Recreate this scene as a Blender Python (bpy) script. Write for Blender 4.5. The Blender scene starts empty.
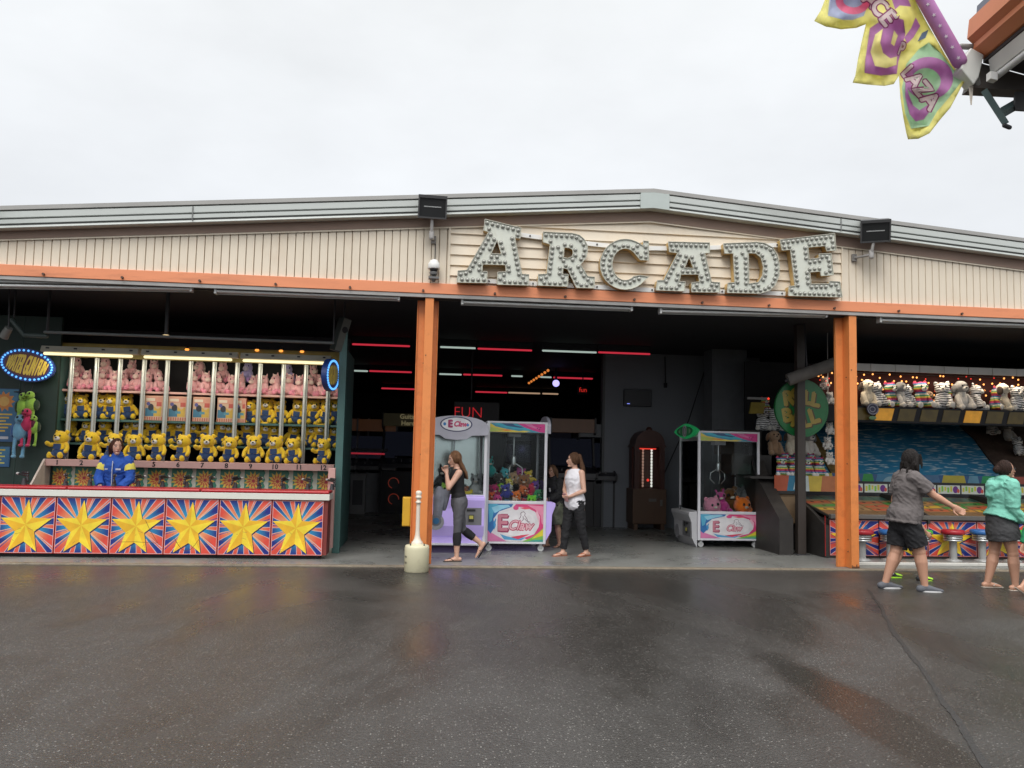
import bpy, bmesh, math, random
from mathutils import Vector, Matrix, noise
from mathutils.geometry import delaunay_2d_cdt, tessellate_polygon
random.seed(7)
PI = math.pi
rad = math.radians
scn = bpy.context.scene
COL = scn.collection
# ------------------------------------------------------------------ camera
CAMH = 1.55
F = 11.264                       # the shopfront's plane
PITCH, YAW, ROLL, FPX = 0.08279156, 0.10830684, 0.02237681, 828.0
_fw = Vector((math.sin(YAW)*math.cos(PITCH), math.cos(YAW)*math.cos(PITCH), math.sin(PITCH)))
_rt0 = Vector((math.cos(YAW), -math.sin(YAW), 0))
_up0 = _rt0.cross(_fw)
_rt = _rt0*math.cos(ROLL) + _up0*math.sin(ROLL)
_up = _up0*math.cos(ROLL) - _rt0*math.sin(ROLL)
CAM = Vector((0, 0, CAMH))
def ray(px, py):
    return (px-512)/FPX*_rt - (py-384)/FPX*_up + _fw
def at(px, py, Y):               # measured point of the photograph on the plane y = Y
    d = ray(px, py); return CAM + d*(Y/d.y)
def gnd(px, py, Z=0.0):          # measured point on the plane z = Z
    d = ray(px, py); return CAM + d*((Z-CAMH)/d.z)
cd = bpy.data.cameras.new('camera'); cam = bpy.data.objects.new('camera', cd); COL.objects.link(cam)
m = Matrix((_rt, _up, -_fw)).transposed().to_4x4(); m.translation = CAM; cam.matrix_world = m
cd.sensor_width = 36; cd.lens = FPX/1024*36; cd.clip_end = 2000; cd.clip_start = 0.05
scn.camera = cam

# ------------------------------------------------------------------ materials
MATS = {}
def newmat(name):
    ma = bpy.data.materials.new(name); ma.use_nodes = True
    nt = ma.node_tree; b = nt.nodes['Principled BSDF']
    return ma, nt, b
def N(nt, typ, **kw):
    n = nt.nodes.new(typ)
    for k, v in kw.items():
        if k.startswith('i_'):
            n.inputs[k[2:].replace('_', ' ')].default_value = v
        else: setattr(n, k, v)
    return n
def mixc(nt, fac, a, b, mode='MIX'):
    n = nt.nodes.new('ShaderNodeMix'); n.data_type = 'RGBA'; n.blend_type = mode
    for idx, v in ((0, fac), (6, a), (7, b)):
        if hasattr(v, 'node'): nt.links.new(v, n.inputs[idx])
        elif idx == 0: n.inputs[0].default_value = v
        else: n.inputs[idx].default_value = (*v, 1) if len(v) == 3 else v
    return n.outputs[2]
def s2l(c):                      # sRGB 0-255 -> linear
    return tuple(((v/255)/12.92 if v/255 <= 0.04045 else ((v/255+0.055)/1.055)**2.4) for v in c)
def mat(name, col, rough=0.6, metal=0.0, var=0.12, scale=6.0, bump=0.0, bscale=None, spec=0.5, emit=None, estr=0.0,
        stretch=(1, 1, 1), dirt=None, dirtscale=1.5):
    if name in MATS: return MATS[name]
    ma, nt, b = newmat(name); L = nt.links.new
    tc = N(nt, 'ShaderNodeTexCoord'); mp = N(nt, 'ShaderNodeMapping'); mp.inputs['Scale'].default_value = stretch
    L(tc.outputs['Object'], mp.inputs['Vector'])
    nz = N(nt, 'ShaderNodeTexNoise'); nz.inputs['Scale'].default_value = scale; nz.inputs['Detail'].default_value = 5
    L(mp.outputs[0], nz.inputs['Vector'])
    lo = tuple(max(0, c*(1-var*1.6)) for c in col); hi = tuple(min(1, c*(1+var*1.6)) for c in col)
    out = mixc(nt, nz.outputs['Fac'], lo, hi)
    if dirt:
        n2 = N(nt, 'ShaderNodeTexNoise'); n2.inputs['Scale'].default_value = dirtscale; n2.inputs['Detail'].default_value = 8
        n2.inputs['Roughness'].default_value = 0.7; L(mp.outputs[0], n2.inputs['Vector'])
        rp = N(nt, 'ShaderNodeValToRGB'); rp.color_ramp.elements[0].position = 0.52; rp.color_ramp.elements[1].position = 0.72
        rp.color_ramp.elements[1].color = (0.7, 0.7, 0.7, 1)
        L(n2.outputs['Fac'], rp.inputs[0])
        out = mixc(nt, rp.outputs[0], out, dirt)
    L(out, b.inputs['Base Color'])
    b.inputs['Roughness'].default_value = rough; b.inputs['Metallic'].default_value = metal
    b.inputs['Specular IOR Level'].default_value = spec if rough < .88 else .12
    if rough >= .9: b.inputs['Sheen Weight'].default_value = .35; b.inputs['Sheen Roughness'].default_value = .5
    if bump:
        n3 = N(nt, 'ShaderNodeTexNoise'); n3.inputs['Scale'].default_value = bscale or scale*4; n3.inputs['Detail'].default_value = 3
        L(mp.outputs[0], n3.inputs['Vector'])
        bp = N(nt, 'ShaderNodeBump'); bp.inputs['Strength'].default_value = bump; bp.inputs['Distance'].default_value = 0.02
        L(n3.outputs['Fac'], bp.inputs['Height']); L(bp.outputs[0], b.inputs['Normal'])
    if emit:
        b.inputs['Emission Color'].default_value = (*emit, 1); b.inputs['Emission Strength'].default_value = estr
    MATS[name] = ma; return ma
def glow(name, col, strength):
    if name in MATS: return MATS[name]
    ma, nt, b = newmat(name)
    b.inputs['Base Color'].default_value = (*[min(c, .8) for c in col], 1)
    b.inputs['Emission Color'].default_value = (*col, 1); b.inputs['Emission Strength'].default_value = strength
    MATS[name] = ma; return ma
def vcol_mat(name, rough=0.45, emit=0.0, bump=0.0, two=False):
    if name in MATS: return MATS[name]
    ma, nt, b = newmat(name); L = nt.links.new
    a = N(nt, 'ShaderNodeAttribute', attribute_name='Col')
    nz = N(nt, 'ShaderNodeTexNoise'); nz.inputs['Scale'].default_value = 9; nz.inputs['Detail'].default_value = 6
    tc = N(nt, 'ShaderNodeTexCoord'); L(tc.outputs['Object'], nz.inputs['Vector'])
    mr = N(nt, 'ShaderNodeMapRange'); mr.inputs['To Min'].default_value = 0.70; mr.inputs['To Max'].default_value = 1.14
    L(nz.outputs['Fac'], mr.inputs['Value'])
    hs = N(nt, 'ShaderNodeHueSaturation'); L(mr.outputs[0], hs.inputs['Value']); L(a.outputs['Color'], hs.inputs['Color'])
    L(hs.outputs[0], b.inputs['Base Color']); b.inputs['Roughness'].default_value = rough
    if emit:
        L(hs.outputs[0], b.inputs['Emission Color']); b.inputs['Emission Strength'].default_value = emit
    if two:
        tr = N(nt, 'ShaderNodeBsdfTranslucent'); L(hs.outputs[0], tr.inputs['Color'])
        mx = N(nt, 'ShaderNodeMixShader'); mx.inputs[0].default_value = 0.55
        L(b.outputs[0], mx.inputs[1]); L(tr.outputs[0], mx.inputs[2])
        L(mx.outputs[0], nt.nodes['Material Output'].inputs[0])
    MATS[name] = ma; return ma
def glass_mat(name, tint=(0.92, 0.95, 0.95), refl=0.20):
    if name in MATS: return MATS[name]
    ma, nt, b = newmat(name); L = nt.links.new
    tr = N(nt, 'ShaderNodeBsdfTransparent'); tr.inputs[0].default_value = (*tint, 1)
    gl = N(nt, 'ShaderNodeBsdfGlossy'); gl.inputs['Roughness'].default_value = 0.03
    lw = N(nt, 'ShaderNodeLayerWeight'); lw.inputs['Blend'].default_value = refl
    mx = N(nt, 'ShaderNodeMixShader'); L(lw.outputs['Fresnel'], mx.inputs[0]); L(tr.outputs[0], mx.inputs[1]); L(gl.outputs[0], mx.inputs[2])
    L(mx.outputs[0], nt.nodes['Material Output'].inputs[0])
    MATS[name] = ma; return ma

# ------------------------------------------------------------------ objects
def tag(o, label=None, cat=None, group=None, kind=None):
    if label: o['label'] = label
    if cat: o['category'] = cat
    if group: o['group'] = group
    if kind: o['kind'] = kind
    return o
def empty(name, loc=(0, 0, 0), rz=0.0, label=None, cat=None, group=None):
    o = bpy.data.objects.new(name, None); COL.objects.link(o); o.location = loc; o.rotation_euler = (0, 0, rz)
    o.empty_display_size = 0.1
    return tag(o, label, cat, group)
KIDS = {}
def setparent(o, p):
    o.parent = p; KIDS.setdefault(p.name, []).append(o)
class MB:
    def __init__(s): s.v = []; s.f = []; s.m = []; s.sm = []; s.mats = []; s.cur = 0
    def use(s, ma):
        if ma not in s.mats: s.mats.append(ma)
        s.cur = s.mats.index(ma); return s
    def add(s, vs, fs, smooth=False):
        b = len(s.v); s.v += [tuple(v) for v in vs]
        for f in fs: s.f.append([b+i for i in f]); s.m.append(s.cur); s.sm.append(smooth)
        return s
    def box(s, x0, x1, y0, y1, z0, z1, M=None):
        vs = [Vector(p) for p in ((x0,y0,z0),(x1,y0,z0),(x1,y1,z0),(x0,y1,z0),(x0,y0,z1),(x1,y0,z1),(x1,y1,z1),(x0,y1,z1))]
        if M: vs = [M @ v for v in vs]
        return s.add(vs, [(0,3,2,1),(4,5,6,7),(0,1,5,4),(1,2,6,5),(2,3,7,6),(3,0,4,7)])
    def cbox(s, c, d, M=None):
        return s.box(c[0]-d[0]/2, c[0]+d[0]/2, c[1]-d[1]/2, c[1]+d[1]/2, c[2]-d[2]/2, c[2]+d[2]/2, M)
    def tube(s, pts, rs, n=12, side=None, round_ends=True, smooth=True):
        pts = [Vector(p) for p in pts]
        if not isinstance(rs, (list, tuple)): rs = [rs]*len(pts)
        rs = [(r, r) if not isinstance(r, (list, tuple)) else r for r in rs]
        if round_ends:
            both = round_ends is True
            d0 = (pts[0]-pts[1]).normalized(); d1 = (pts[-1]-pts[-2]).normalized()
            a, b = rs[0], rs[-1]; ma, mb_ = min(a), min(b)
            pre = [(pts[0]+d0*ma*math.sin(t), (a[0]*math.cos(t), a[1]*math.cos(t))) for t in (1.35, 0.9, 0.45)]
            pos = [(pts[-1]+d1*mb_*math.sin(t), (b[0]*math.cos(t), b[1]*math.cos(t))) for t in (0.45, 0.9, 1.35)]
            if not both and round_ends == 'end': pre = []
            if not both and round_ends == 'start': pos = []
            pts = [p for p, _ in pre]+pts+[p for p, _ in pos]; rs = [r for _, r in pre]+rs+[r for _, r in pos]
        vs = []; K = len(pts); prev = None
        for i in range(K):
            t = (pts[min(i+1, K-1)]-pts[max(i-1, 0)]).normalized()
            if side is not None: a = Vector(side) - t*t.dot(Vector(side))
            elif prev is None:
                a = Vector((0, 0, 1)) if abs(t.z) < 0.9 else Vector((1, 0, 0)); a = a-t*t.dot(a)
            else: a = prev - t*t.dot(prev)
            a.normalize(); prev = a; b = t.cross(a)
            for k in range(n):
                w = 2*PI*k/n; vs.append(pts[i]+a*rs[i][0]*math.cos(w)+b*rs[i][1]*math.sin(w))
        fs = [(i*n+k, i*n+(k+1) % n, (i+1)*n+(k+1) % n, (i+1)*n+k) for i in range(K-1) for k in range(n)]
        s.add(vs, fs, smooth)
        s.add(vs[:n][::-1], [tuple(range(n))]); s.add(vs[-n:], [tuple(range(n))])
        return s
    def ell(s, c, r, M=None, nu=16, nv=10, fn=None):
        vs = []; c = Vector(c)
        for j in range(nv+1):
            ph = PI*j/nv - PI/2
            for i in range(nu):
                th = 2*PI*i/nu; d = Vector((math.cos(ph)*math.cos(th), math.cos(ph)*math.sin(th), math.sin(ph)))
                p = Vector((d.x*r[0], d.y*r[1], d.z*r[2]))
                if fn: p = fn(d, p)
                if M: p = M @ p
                vs.append(c+p)
        fs = [(j*nu+i, j*nu+(i+1) % nu, (j+1)*nu+(i+1) % nu, (j+1)*nu+i) for j in range(nv) for i in range(nu)]
        return s.add(vs, fs, True)
    def lathe(s, prof, c=(0, 0, 0), n=28, smooth=True):
        c = Vector(c); vs = [c+Vector((r*math.cos(2*PI*k/n), r*math.sin(2*PI*k/n), z)) for r, z in prof for k in range(n)]
        K = len(prof)
        fs = [(i*n+k, i*n+(k+1) % n, (i+1)*n+(k+1) % n, (i+1)*n+k) for i in range(K-1) for k in range(n)]
        s.add(vs, fs, smooth); s.add(vs[:n][::-1], [tuple(range(n))]); s.add(vs[-n:], [tuple(range(n))]); return s
    def prism(s, poly, y0, y1, axis='y', M=None):
        # polygon in (a, b); extruded along axis
        def P(a, b, t):
            v = Vector((a, t, b)) if axis == 'y' else (Vector((t, a, b)) if axis == 'x' else Vector((a, b, t)))
            return M @ v if M else v
        n = len(poly)
        vs = [P(a, b, y0) for a, b in poly]+[P(a, b, y1) for a, b in poly]
        tri = tessellate_polygon([[Vector((a, b, 0)) for a, b in poly]])
        fs = [tuple(t) for t in tri]+[tuple(n+i for i in t) for t in tri]
        fs += [(i, (i+1) % n, n+(i+1) % n, n+i) for i in range(n)]
        return s.add(vs, fs)
    def extrude(s, prof, p0, p1, side, up, caps=True):
        # profile (a along side, b along up) swept from p0 to p1
        p0, p1, side, up = map(Vector, (p0, p1, side, up)); n = len(prof)
        vs = [p0+side*a+up*b for a, b in prof]+[p1+side*a+up*b for a, b in prof]
        fs = [(i, (i+1) % n, n+(i+1) % n, n+i) for i in range(n)]
        if caps:
            tri = tessellate_polygon([[Vector((a, b, 0)) for a, b in prof]])
            fs += [tuple(t) for t in tri]+[tuple(n+i for i in t) for t in tri]
        return s.add(vs, fs)
    def mesh(s, name, fix=True):
        me = bpy.data.meshes.new(name); me.from_pydata(s.v, [], s.f)
        for ma in s.mats: me.materials.append(ma)
        me.polygons.foreach_set('material_index', s.m); me.polygons.foreach_set('use_smooth', s.sm)
        if fix:
            bm = bmesh.new(); bm.from_mesh(me); bmesh.ops.recalc_face_normals(bm, faces=bm.faces); bm.to_mesh(me); bm.free()
        me.update(); return me
    def build(s, name, ma=None, parent=None, bev=0.0, loc=None, rz=None, fix=True):
        if ma: s.mats = [ma]+[x for x in s.mats if x is not ma] if not s.mats else s.mats
        o = bpy.data.objects.new(name, s.mesh(name, fix)); COL.objects.link(o)
        if parent: setparent(o, parent)
        if loc is not None: o.location = loc
        if rz is not None: o.rotation_euler[2] = rz
        if bev:
            b = o.modifiers.new('bevel', 'BEVEL'); b.width = bev; b.segments = 2; b.limit_method = 'ANGLE'; b.angle_limit = rad(40)
        return o
def part(name, mb, ma, parent, bev=0.0, label=None):
    o = mb.build(name, ma, parent, bev)
    if label: o['label'] = label
    return o
def copy_tree(o, parent=None):
    c = o.copy(); COL.objects.link(c)
    if parent: c.parent = parent; KIDS.setdefault(parent.name, []).append(c)
    for ch in list(KIDS.get(o.name, [])): copy_tree(ch, c)
    return c
_used = set()
def place(proto, loc, rz=0.0, sc=1.0, label=None, group=None, cat=None, rx=0.0, ry=0.0):
    if proto.name not in _used: o = proto; _used.add(proto.name)
    else: o = copy_tree(proto)
    o.location = loc; o.rotation_euler = (rx, ry, rz); o.scale = (sc,)*3 if not isinstance(sc, tuple) else sc
    return tag(o, label, cat, group)
ORD = 'first second third fourth fifth sixth seventh eighth ninth tenth eleventh twelfth thirteenth fourteenth fifteenth sixteenth seventeenth eighteenth nineteenth twentieth'.split()
NUMW = 'one two three four five six seven eight nine ten eleven twelve'.split()

# ------------------------------------------------------------------ flat printed artwork
def inside(p, cs):               # even-odd over a list of contours
    x, y = p; r = False
    for c in cs:
        n = len(c); j = n-1
        for i in range(n):
            xi, yi = c[i]; xj, yj = c[j]
            if (yi > y) != (yj > y) and x < (xj-xi)*(y-yi)/(yj-yi)+xi: r = not r
            j = i
    return r
def art(name, polys, mapf, parent=None, ma=None, extra=(), label=None, fix=False):
    """polys: bottom to top, (contour or list of contours, colour or fn(u, v)); printed as ONE sheet"""
    P = []
    for cs, c in polys:
        if isinstance(cs[0][0], (int, float)): cs = [cs]
        xs = [p[0] for k in cs for p in k]; ys = [p[1] for k in cs for p in k]
        P.append((cs, c, min(xs), max(xs), min(ys), max(ys)))
    vs = []; es = []
    for cs, *_ in P:
        for c in cs:
            b = len(vs); vs += [Vector(p) for p in c]; n = len(c); es += [(b+i, b+(i+1) % n) for i in range(n)]
    vs += [Vector(p) for p in extra]
    ov, oe, of, *_ = delaunay_2d_cdt(vs, es, [], 0, 1e-6)
    faces = []; cols = []
    for f in of:
        cu = sum(ov[i][0] for i in f)/len(f); cv = sum(ov[i][1] for i in f)/len(f); hit = None
        for cs, c, x0, x1, y0, y1 in reversed(P):
            if x0 <= cu <= x1 and y0 <= cv <= y1 and inside((cu, cv), cs): hit = c; break
        if hit is None: continue
        faces.append(list(f)); cols.append(hit)
    me = bpy.data.meshes.new(name); me.from_pydata([mapf(*v) for v in ov], [], faces)
    ca = me.color_attributes.new('Col', 'FLOAT_COLOR', 'CORNER'); k = 0
    for f, c in zip(faces, cols):
        for i in f:
            cc = c(*ov[i]) if callable(c) else c
            ca.data[k].color = (*cc, 1); k += 1
    me.materials.append(ma or vcol_mat('printed_sheet'))
    o = bpy.data.objects.new(name, me); COL.objects.link(o)
    bm = bmesh.new(); bm.from_mesh(me)
    loose = [v for v in bm.verts if not v.link_faces]; bmesh.ops.delete(bm, geom=loose, context='VERTS')
    bm.to_mesh(me); bm.free()
    if parent: setparent(o, parent)
    if label: o['label'] = label
    return o
def rect(x0, x1, y0, y1): return [(x0, y0), (x1, y0), (x1, y1), (x0, y1)]
def oval(cx, cy, rx, ry, n=36, a0=0, a1=2*PI):
    return [(cx+rx*math.cos(a0+(a1-a0)*i/n), cy+ry*math.sin(a0+(a1-a0)*i/n)) for i in range(n)]
def band(pts, w):                # a stroke of width w (number or list) along points
    pts = [Vector((p[0], p[1])) for p in pts]; n = len(pts); L_ = []; R_ = []
    if not isinstance(w, (list, tuple)): w = [w]*n
    for i in range(n):
        t = (pts[min(i+1, n-1)]-pts[max(i-1, 0)]).normalized(); q = Vector((-t.y, t.x))*w[i]/2
        L_.append(tuple(pts[i]+q)); R_.append(tuple(pts[i]-q))
    return L_+R_[::-1]
def contours(txt, size=1.0, shear=0.0, res=3, align='CENTER', spacing=1.0):
    cu = bpy.data.curves.new('text', 'FONT'); cu.body = txt; cu.size = size; cu.shear = shear; cu.align_x = align; cu.align_y = 'CENTER'
    cu.space_character = spacing
    o = bpy.data.objects.new('text', cu); COL.objects.link(o)
    dg = bpy.context.evaluated_depsgraph_get(); c2 = o.evaluated_get(dg).to_curve(dg); out = []
    for sp in c2.splines:
        pts = []
        if sp.type == 'BEZIER':
            bp = sp.bezier_points; n = len(bp)
            for i in range(n):
                a, b = bp[i], bp[(i+1) % n]
                straight = (a.handle_right-a.co).length < 1e-6 and (b.handle_left-b.co).length < 1e-6
                for k in range(1 if straight else res):
                    t = k/res; q = 1-t
                    p = a.co*q**3+a.handle_right*3*q*q*t+b.handle_left*3*q*t*t+b.co*t**3
                    pts.append((p.x, p.y))
        else: pts = [(p.co.x, p.co.y) for p in sp.points]
        cl = []
        for p in pts:
            if not cl or (abs(p[0]-cl[-1][0])+abs(p[1]-cl[-1][1])) > 1e-5: cl.append(p)
        if len(cl) > 2: out.append(cl)
    o.evaluated_get(dg).to_curve_clear(); bpy.data.objects.remove(o); bpy.data.curves.remove(cu)
    return out
def text_obj(name, txt, size, ma, M, parent=None, ext=0.004, off=0.0, spacing=1.0, shear=0.0):
    cu = bpy.data.curves.new('text', 'FONT'); cu.body = txt; cu.size = size; cu.align_x = 'CENTER'; cu.align_y = 'CENTER'
    cu.extrude = ext; cu.offset = off; cu.space_character = spacing; cu.resolution_u = 3; cu.shear = shear
    o = bpy.data.objects.new('text', cu); COL.objects.link(o)
    dg = bpy.context.evaluated_depsgraph_get(); me = bpy.data.meshes.new_from_object(o.evaluated_get(dg))
    bpy.data.objects.remove(o); bpy.data.curves.remove(cu)
    me.name = name; me.materials.clear(); me.materials.append(ma); me.transform(M)
    r = bpy.data.objects.new(name, me); COL.objects.link(r)
    if parent: setparent(r, parent)
    return r
def facing(o, u=(1, 0, 0), v=(0, 0, 1)):     # matrix: plane axes u, v at point o
    u, v = Vector(u).normalized(), Vector(v).normalized(); n = u.cross(v)
    M = Matrix((u, v, n)).transposed().to_4x4(); M.translation = Vector(o); return M
def remesh(mb, voxel, smooth=3, ma=None, name='m'):
    me = mb.mesh(name); o = bpy.data.objects.new(name, me); COL.objects.link(o)
    r = o.modifiers.new('r', 'REMESH'); r.mode = 'VOXEL'; r.voxel_size = voxel; r.use_smooth_shade = True
    if smooth:
        s = o.modifiers.new('s', 'SMOOTH'); s.factor = 0.5; s.iterations = smooth
    dg = bpy.context.evaluated_depsgraph_get(); out = bpy.data.meshes.new_from_object(o.evaluated_get(dg))
    bpy.data.objects.remove(o); bpy.data.meshes.remove(me)
    out.materials.clear()
    if ma: out.materials.append(ma)
    for p in out.polygons: p.use_smooth = True
    return out
def fuzz(o, amp=.0045, f=95):
    # break up the outline of a soft toy
    bm = bmesh.new(); bm.from_mesh(o.data); bmesh.ops.subdivide_edges(bm, edges=bm.edges, cuts=1, use_grid_fill=True); bm.normal_update()
    nn = [(v, v.normal.copy()) for v in bm.verts]
    for v, n in nn: v.co += n*(amp*noise.noise(v.co*f)+amp*1.3*noise.noise(v.co*22))
    for fc in bm.faces: fc.smooth = True
    bm.to_mesh(o.data); bm.free(); return o
def meshobj(name, me, parent=None):
    o = bpy.data.objects.new(name, me); COL.objects.link(o)
    if parent: setparent(o, parent)
    return o
# ------------------------------------------------------------------ sky, sun
SUN_EL, SUN_AZ = rad(52), rad(200)           # high, behind the camera's back, veiled by cloud
w = bpy.data.worlds.new('World'); scn.world = w; w.use_nodes = True; nt = w.node_tree; L = nt.links.new
for n in list(nt.nodes): nt.nodes.remove(n)
wo = N(nt, 'ShaderNodeOutputWorld')
sky = N(nt, 'ShaderNodeTexSky'); sky.sky_type = 'NISHITA'; sky.sun_disc = False
sky.sun_elevation = SUN_EL; sky.sun_rotation = SUN_AZ; sky.dust_density = 6; sky.air_density = 1.0
hs = N(nt, 'ShaderNodeHueSaturation'); hs.inputs['Saturation'].default_value = 0.18; L(sky.outputs[0], hs.inputs['Color'])
b1 = N(nt, 'ShaderNodeBackground'); b1.inputs[1].default_value = 0.05; L(hs.outputs[0], b1.inputs[0])
tc = N(nt, 'ShaderNodeTexCoord'); sx = N(nt, 'ShaderNodeSeparateXYZ'); L(tc.outputs['Generated'], sx.inputs[0])
rp = N(nt, 'ShaderNodeValToRGB'); cr = rp.color_ramp
cr.elements[0].position = 0.0; cr.elements[0].color = (0.61, 0.64, 0.68, 1)
cr.elements[1].position = 1.0; cr.elements[1].color = (2.5, 2.5, 2.5, 1)
e = cr.elements.new(0.12); e.color = (0.70, 0.73, 0.775, 1)
e = cr.elements.new(0.52); e.color = (0.80, 0.82, 0.83, 1)
e = cr.elements.new(0.68); e.color = (1.45, 1.46, 1.48, 1)
L(sx.outputs[2], rp.inputs[0])
nz = N(nt, 'ShaderNodeTexNoise'); nz.inputs['Scale'].default_value = 2.6; nz.inputs['Detail'].default_value = 5; nz.inputs['Roughness'].default_value = 0.55
mp = N(nt, 'ShaderNodeMapping'); mp.inputs['Scale'].default_value = (1, 1, 2.2); L(tc.outputs['Generated'], mp.inputs[0]); L(mp.outputs[0], nz.inputs['Vector'])
mr = N(nt, 'ShaderNodeMapRange'); mr.inputs['From Min'].default_value = 0.3; mr.inputs['From Max'].default_value = 0.7; mr.inputs['To Min'].default_value = 0.90; mr.inputs['To Max'].default_value = 1.07
L(nz.outputs['Fac'], mr.inputs['Value'])
b2 = N(nt, 'ShaderNodeBackground'); L(rp.outputs[0], b2.inputs[0]); L(mr.outputs[0], b2.inputs[1])
ad = N(nt, 'ShaderNodeAddShader'); L(b1.outputs[0], ad.inputs[0]); L(b2.outputs[0], ad.inputs[1]); L(ad.outputs[0], wo.inputs[0])
sl = bpy.data.lights.new('sun', 'SUN'); sl.energy = 1.3; sl.angle = rad(28); sl.color = (1, 0.97, 0.92)
so = bpy.data.objects.new('sun', sl); COL.objects.link(so)
# the Sky Texture's rotation runs clockwise from +Y
sd = Vector((math.sin(SUN_AZ)*math.cos(SUN_EL), math.cos(SUN_AZ)*math.cos(SUN_EL), math.sin(SUN_EL)))
so.rotation_euler = sd.to_track_quat('Z', 'Y').to_euler(); so.location = sd*60
scn.view_settings.view_transform = 'Standard'; scn.view_settings.look = 'None'; scn.view_settings.gamma = 1
scn.view_settings.use_curve_mapping = False; scn.view_settings.exposure = 0.0
scn.render.engine = 'CYCLES'; scn.cycles.use_denoising = True; scn.cycles.max_bounces = 7; scn.cycles.transparent_max_bounces = 12
scn.cycles.sample_clamp_indirect = 4; scn.cycles.caustics_reflective = False; scn.cycles.caustics_refractive = False
try: scn.cycles.denoiser = 'OPENIMAGEDENOISE'
except Exception: pass

# ------------------------------------------------------------------ ground
def asphalt():
    ma, nt, b = newmat('damp_asphalt'); L = nt.links.new
    tc = N(nt, 'ShaderNodeTexCoord')
    fine = N(nt, 'ShaderNodeTexNoise'); fine.inputs['Scale'].default_value = 46; fine.inputs['Detail'].default_value = 6; fine.inputs['Roughness'].default_value = 0.8
    L(tc.outputs['Object'], fine.inputs[0])
    vor = N(nt, 'ShaderNodeTexVoronoi'); vor.inputs['Scale'].default_value = 68; L(tc.outputs['Object'], vor.inputs[0])
    big = N(nt, 'ShaderNodeTexNoise'); big.inputs['Scale'].default_value = 0.34; big.inputs['Detail'].default_value = 7; big.inputs['Roughness'].default_value = 0.62; big.inputs['Distortion'].default_value = 0.6
    mpb = N(nt, 'ShaderNodeMapping'); mpb.inputs['Scale'].default_value = (1.5, .62, 1); mpb.inputs['Rotation'].default_value = (0, 0, .35); mpb.inputs['Location'].default_value = (3.1, 1.7, 0); L(tc.outputs['Object'], mpb.inputs[0]); L(mpb.outputs[0], big.inputs[0])
    mid = N(nt, 'ShaderNodeTexNoise'); mid.inputs['Scale'].default_value = 2.3; mid.inputs['Detail'].default_value = 6; L(tc.outputs['Object'], mid.inputs[0])
    wet = N(nt, 'ShaderNodeMapRange'); wet.inputs['From Min'].default_value = 0.40; wet.inputs['From Max'].default_value = 0.62; acc = big.outputs['Fac']
    for (px, py), (rx, ry), amt in (((853, 705), (.30, 1.9), .24), ((424, 640), (.35, 1.6), .16), ((848, 600), (.5, 1.0), .15), ((700, 660), (.6, 1.2), -.10), ((180, 660), (2.2, 2.5), -.06)):
        q_ = gnd(px, py); m1 = N(nt, 'ShaderNodeMapping'); m1.inputs['Location'].default_value = (-q_.x/rx, -q_.y/ry, 0); m1.inputs['Scale'].default_value = (1/rx, 1/ry, 1); L(tc.outputs['Object'], m1.inputs[0])
        ln_ = N(nt, 'ShaderNodeVectorMath', operation='LENGTH'); L(m1.outputs[0], ln_.inputs[0])
        mr_ = N(nt, 'ShaderNodeMapRange'); mr_.interpolation_type = 'SMOOTHSTEP'; mr_.inputs['From Min'].default_value = 1.0; mr_.inputs['From Max'].default_value = .2; mr_.inputs['To Min'].default_value = 0; mr_.inputs['To Max'].default_value = amt; L(ln_.outputs['Value'], mr_.inputs['Value'])
        a_ = N(nt, 'ShaderNodeMath', operation='ADD'); L(acc, a_.inputs[0]); L(mr_.outputs[0], a_.inputs[1]); acc = a_.outputs[0]
    L(acc, wet.inputs['Value'])
    c = mixc(nt, fine.outputs['Fac'], (0.004, 0.004, 0.004), (0.108, 0.102, 0.095))
    mm = N(nt, 'ShaderNodeMapRange'); mm.inputs['From Min'].default_value = .35; mm.inputs['From Max'].default_value = .75; mm.inputs['To Max'].default_value = .55; L(mid.outputs['Fac'], mm.inputs['Value']); c = mixc(nt, mm.outputs[0], c, (0.040, 0.037, 0.033))
    n = nt.nodes[-1]
    # pale stone chips
    sp = N(nt, 'ShaderNodeMapRange'); sp.inputs['From Min'].default_value = 0.78; sp.inputs['From Max'].default_value = 0.96
    sep = N(nt, 'ShaderNodeSeparateColor'); L(vor.outputs['Color'], sep.inputs[0]); L(sep.outputs[0], sp.inputs['Value'])
    near = N(nt, 'ShaderNodeMapRange'); near.inputs['From Min'].default_value = 0.42; near.inputs['From Max'].default_value = 0.25; L(vor.outputs['Distance'], near.inputs['Value'])
    ml = N(nt, 'ShaderNodeMath', operation='MULTIPLY'); L(sp.outputs[0], ml.inputs[0]); L(near.outputs[0], ml.inputs[1])
    c = mixc(nt, ml.outputs[0], c, (0.235, 0.225, 0.208))
    WET = wet.outputs[0]
    dk = mixc(nt, wet.outputs[0], (1, 1, 1), (0.66, 0.65, 0.64))
    c = mixc(nt, 1.0, c, dk, 'MULTIPLY')
    L(c, b.inputs['Base Color'])
    ro = N(nt, 'ShaderNodeMapRange'); ro.inputs['To Min'].default_value = 0.42; ro.inputs['To Max'].default_value = 0.17; L(wet.outputs[0], ro.inputs['Value'])
    L(ro.outputs[0], b.inputs['Roughness']); b.inputs['Specular IOR Level'].default_value = 0.40
    ad = N(nt, 'ShaderNodeMath', operation='ADD'); L(fine.outputs['Fac'], ad.inputs[0]); L(vor.outputs['Distance'], ad.inputs[1])
    bp = N(nt, 'ShaderNodeBump'); bp.inputs['Distance'].default_value = 0.009
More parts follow.
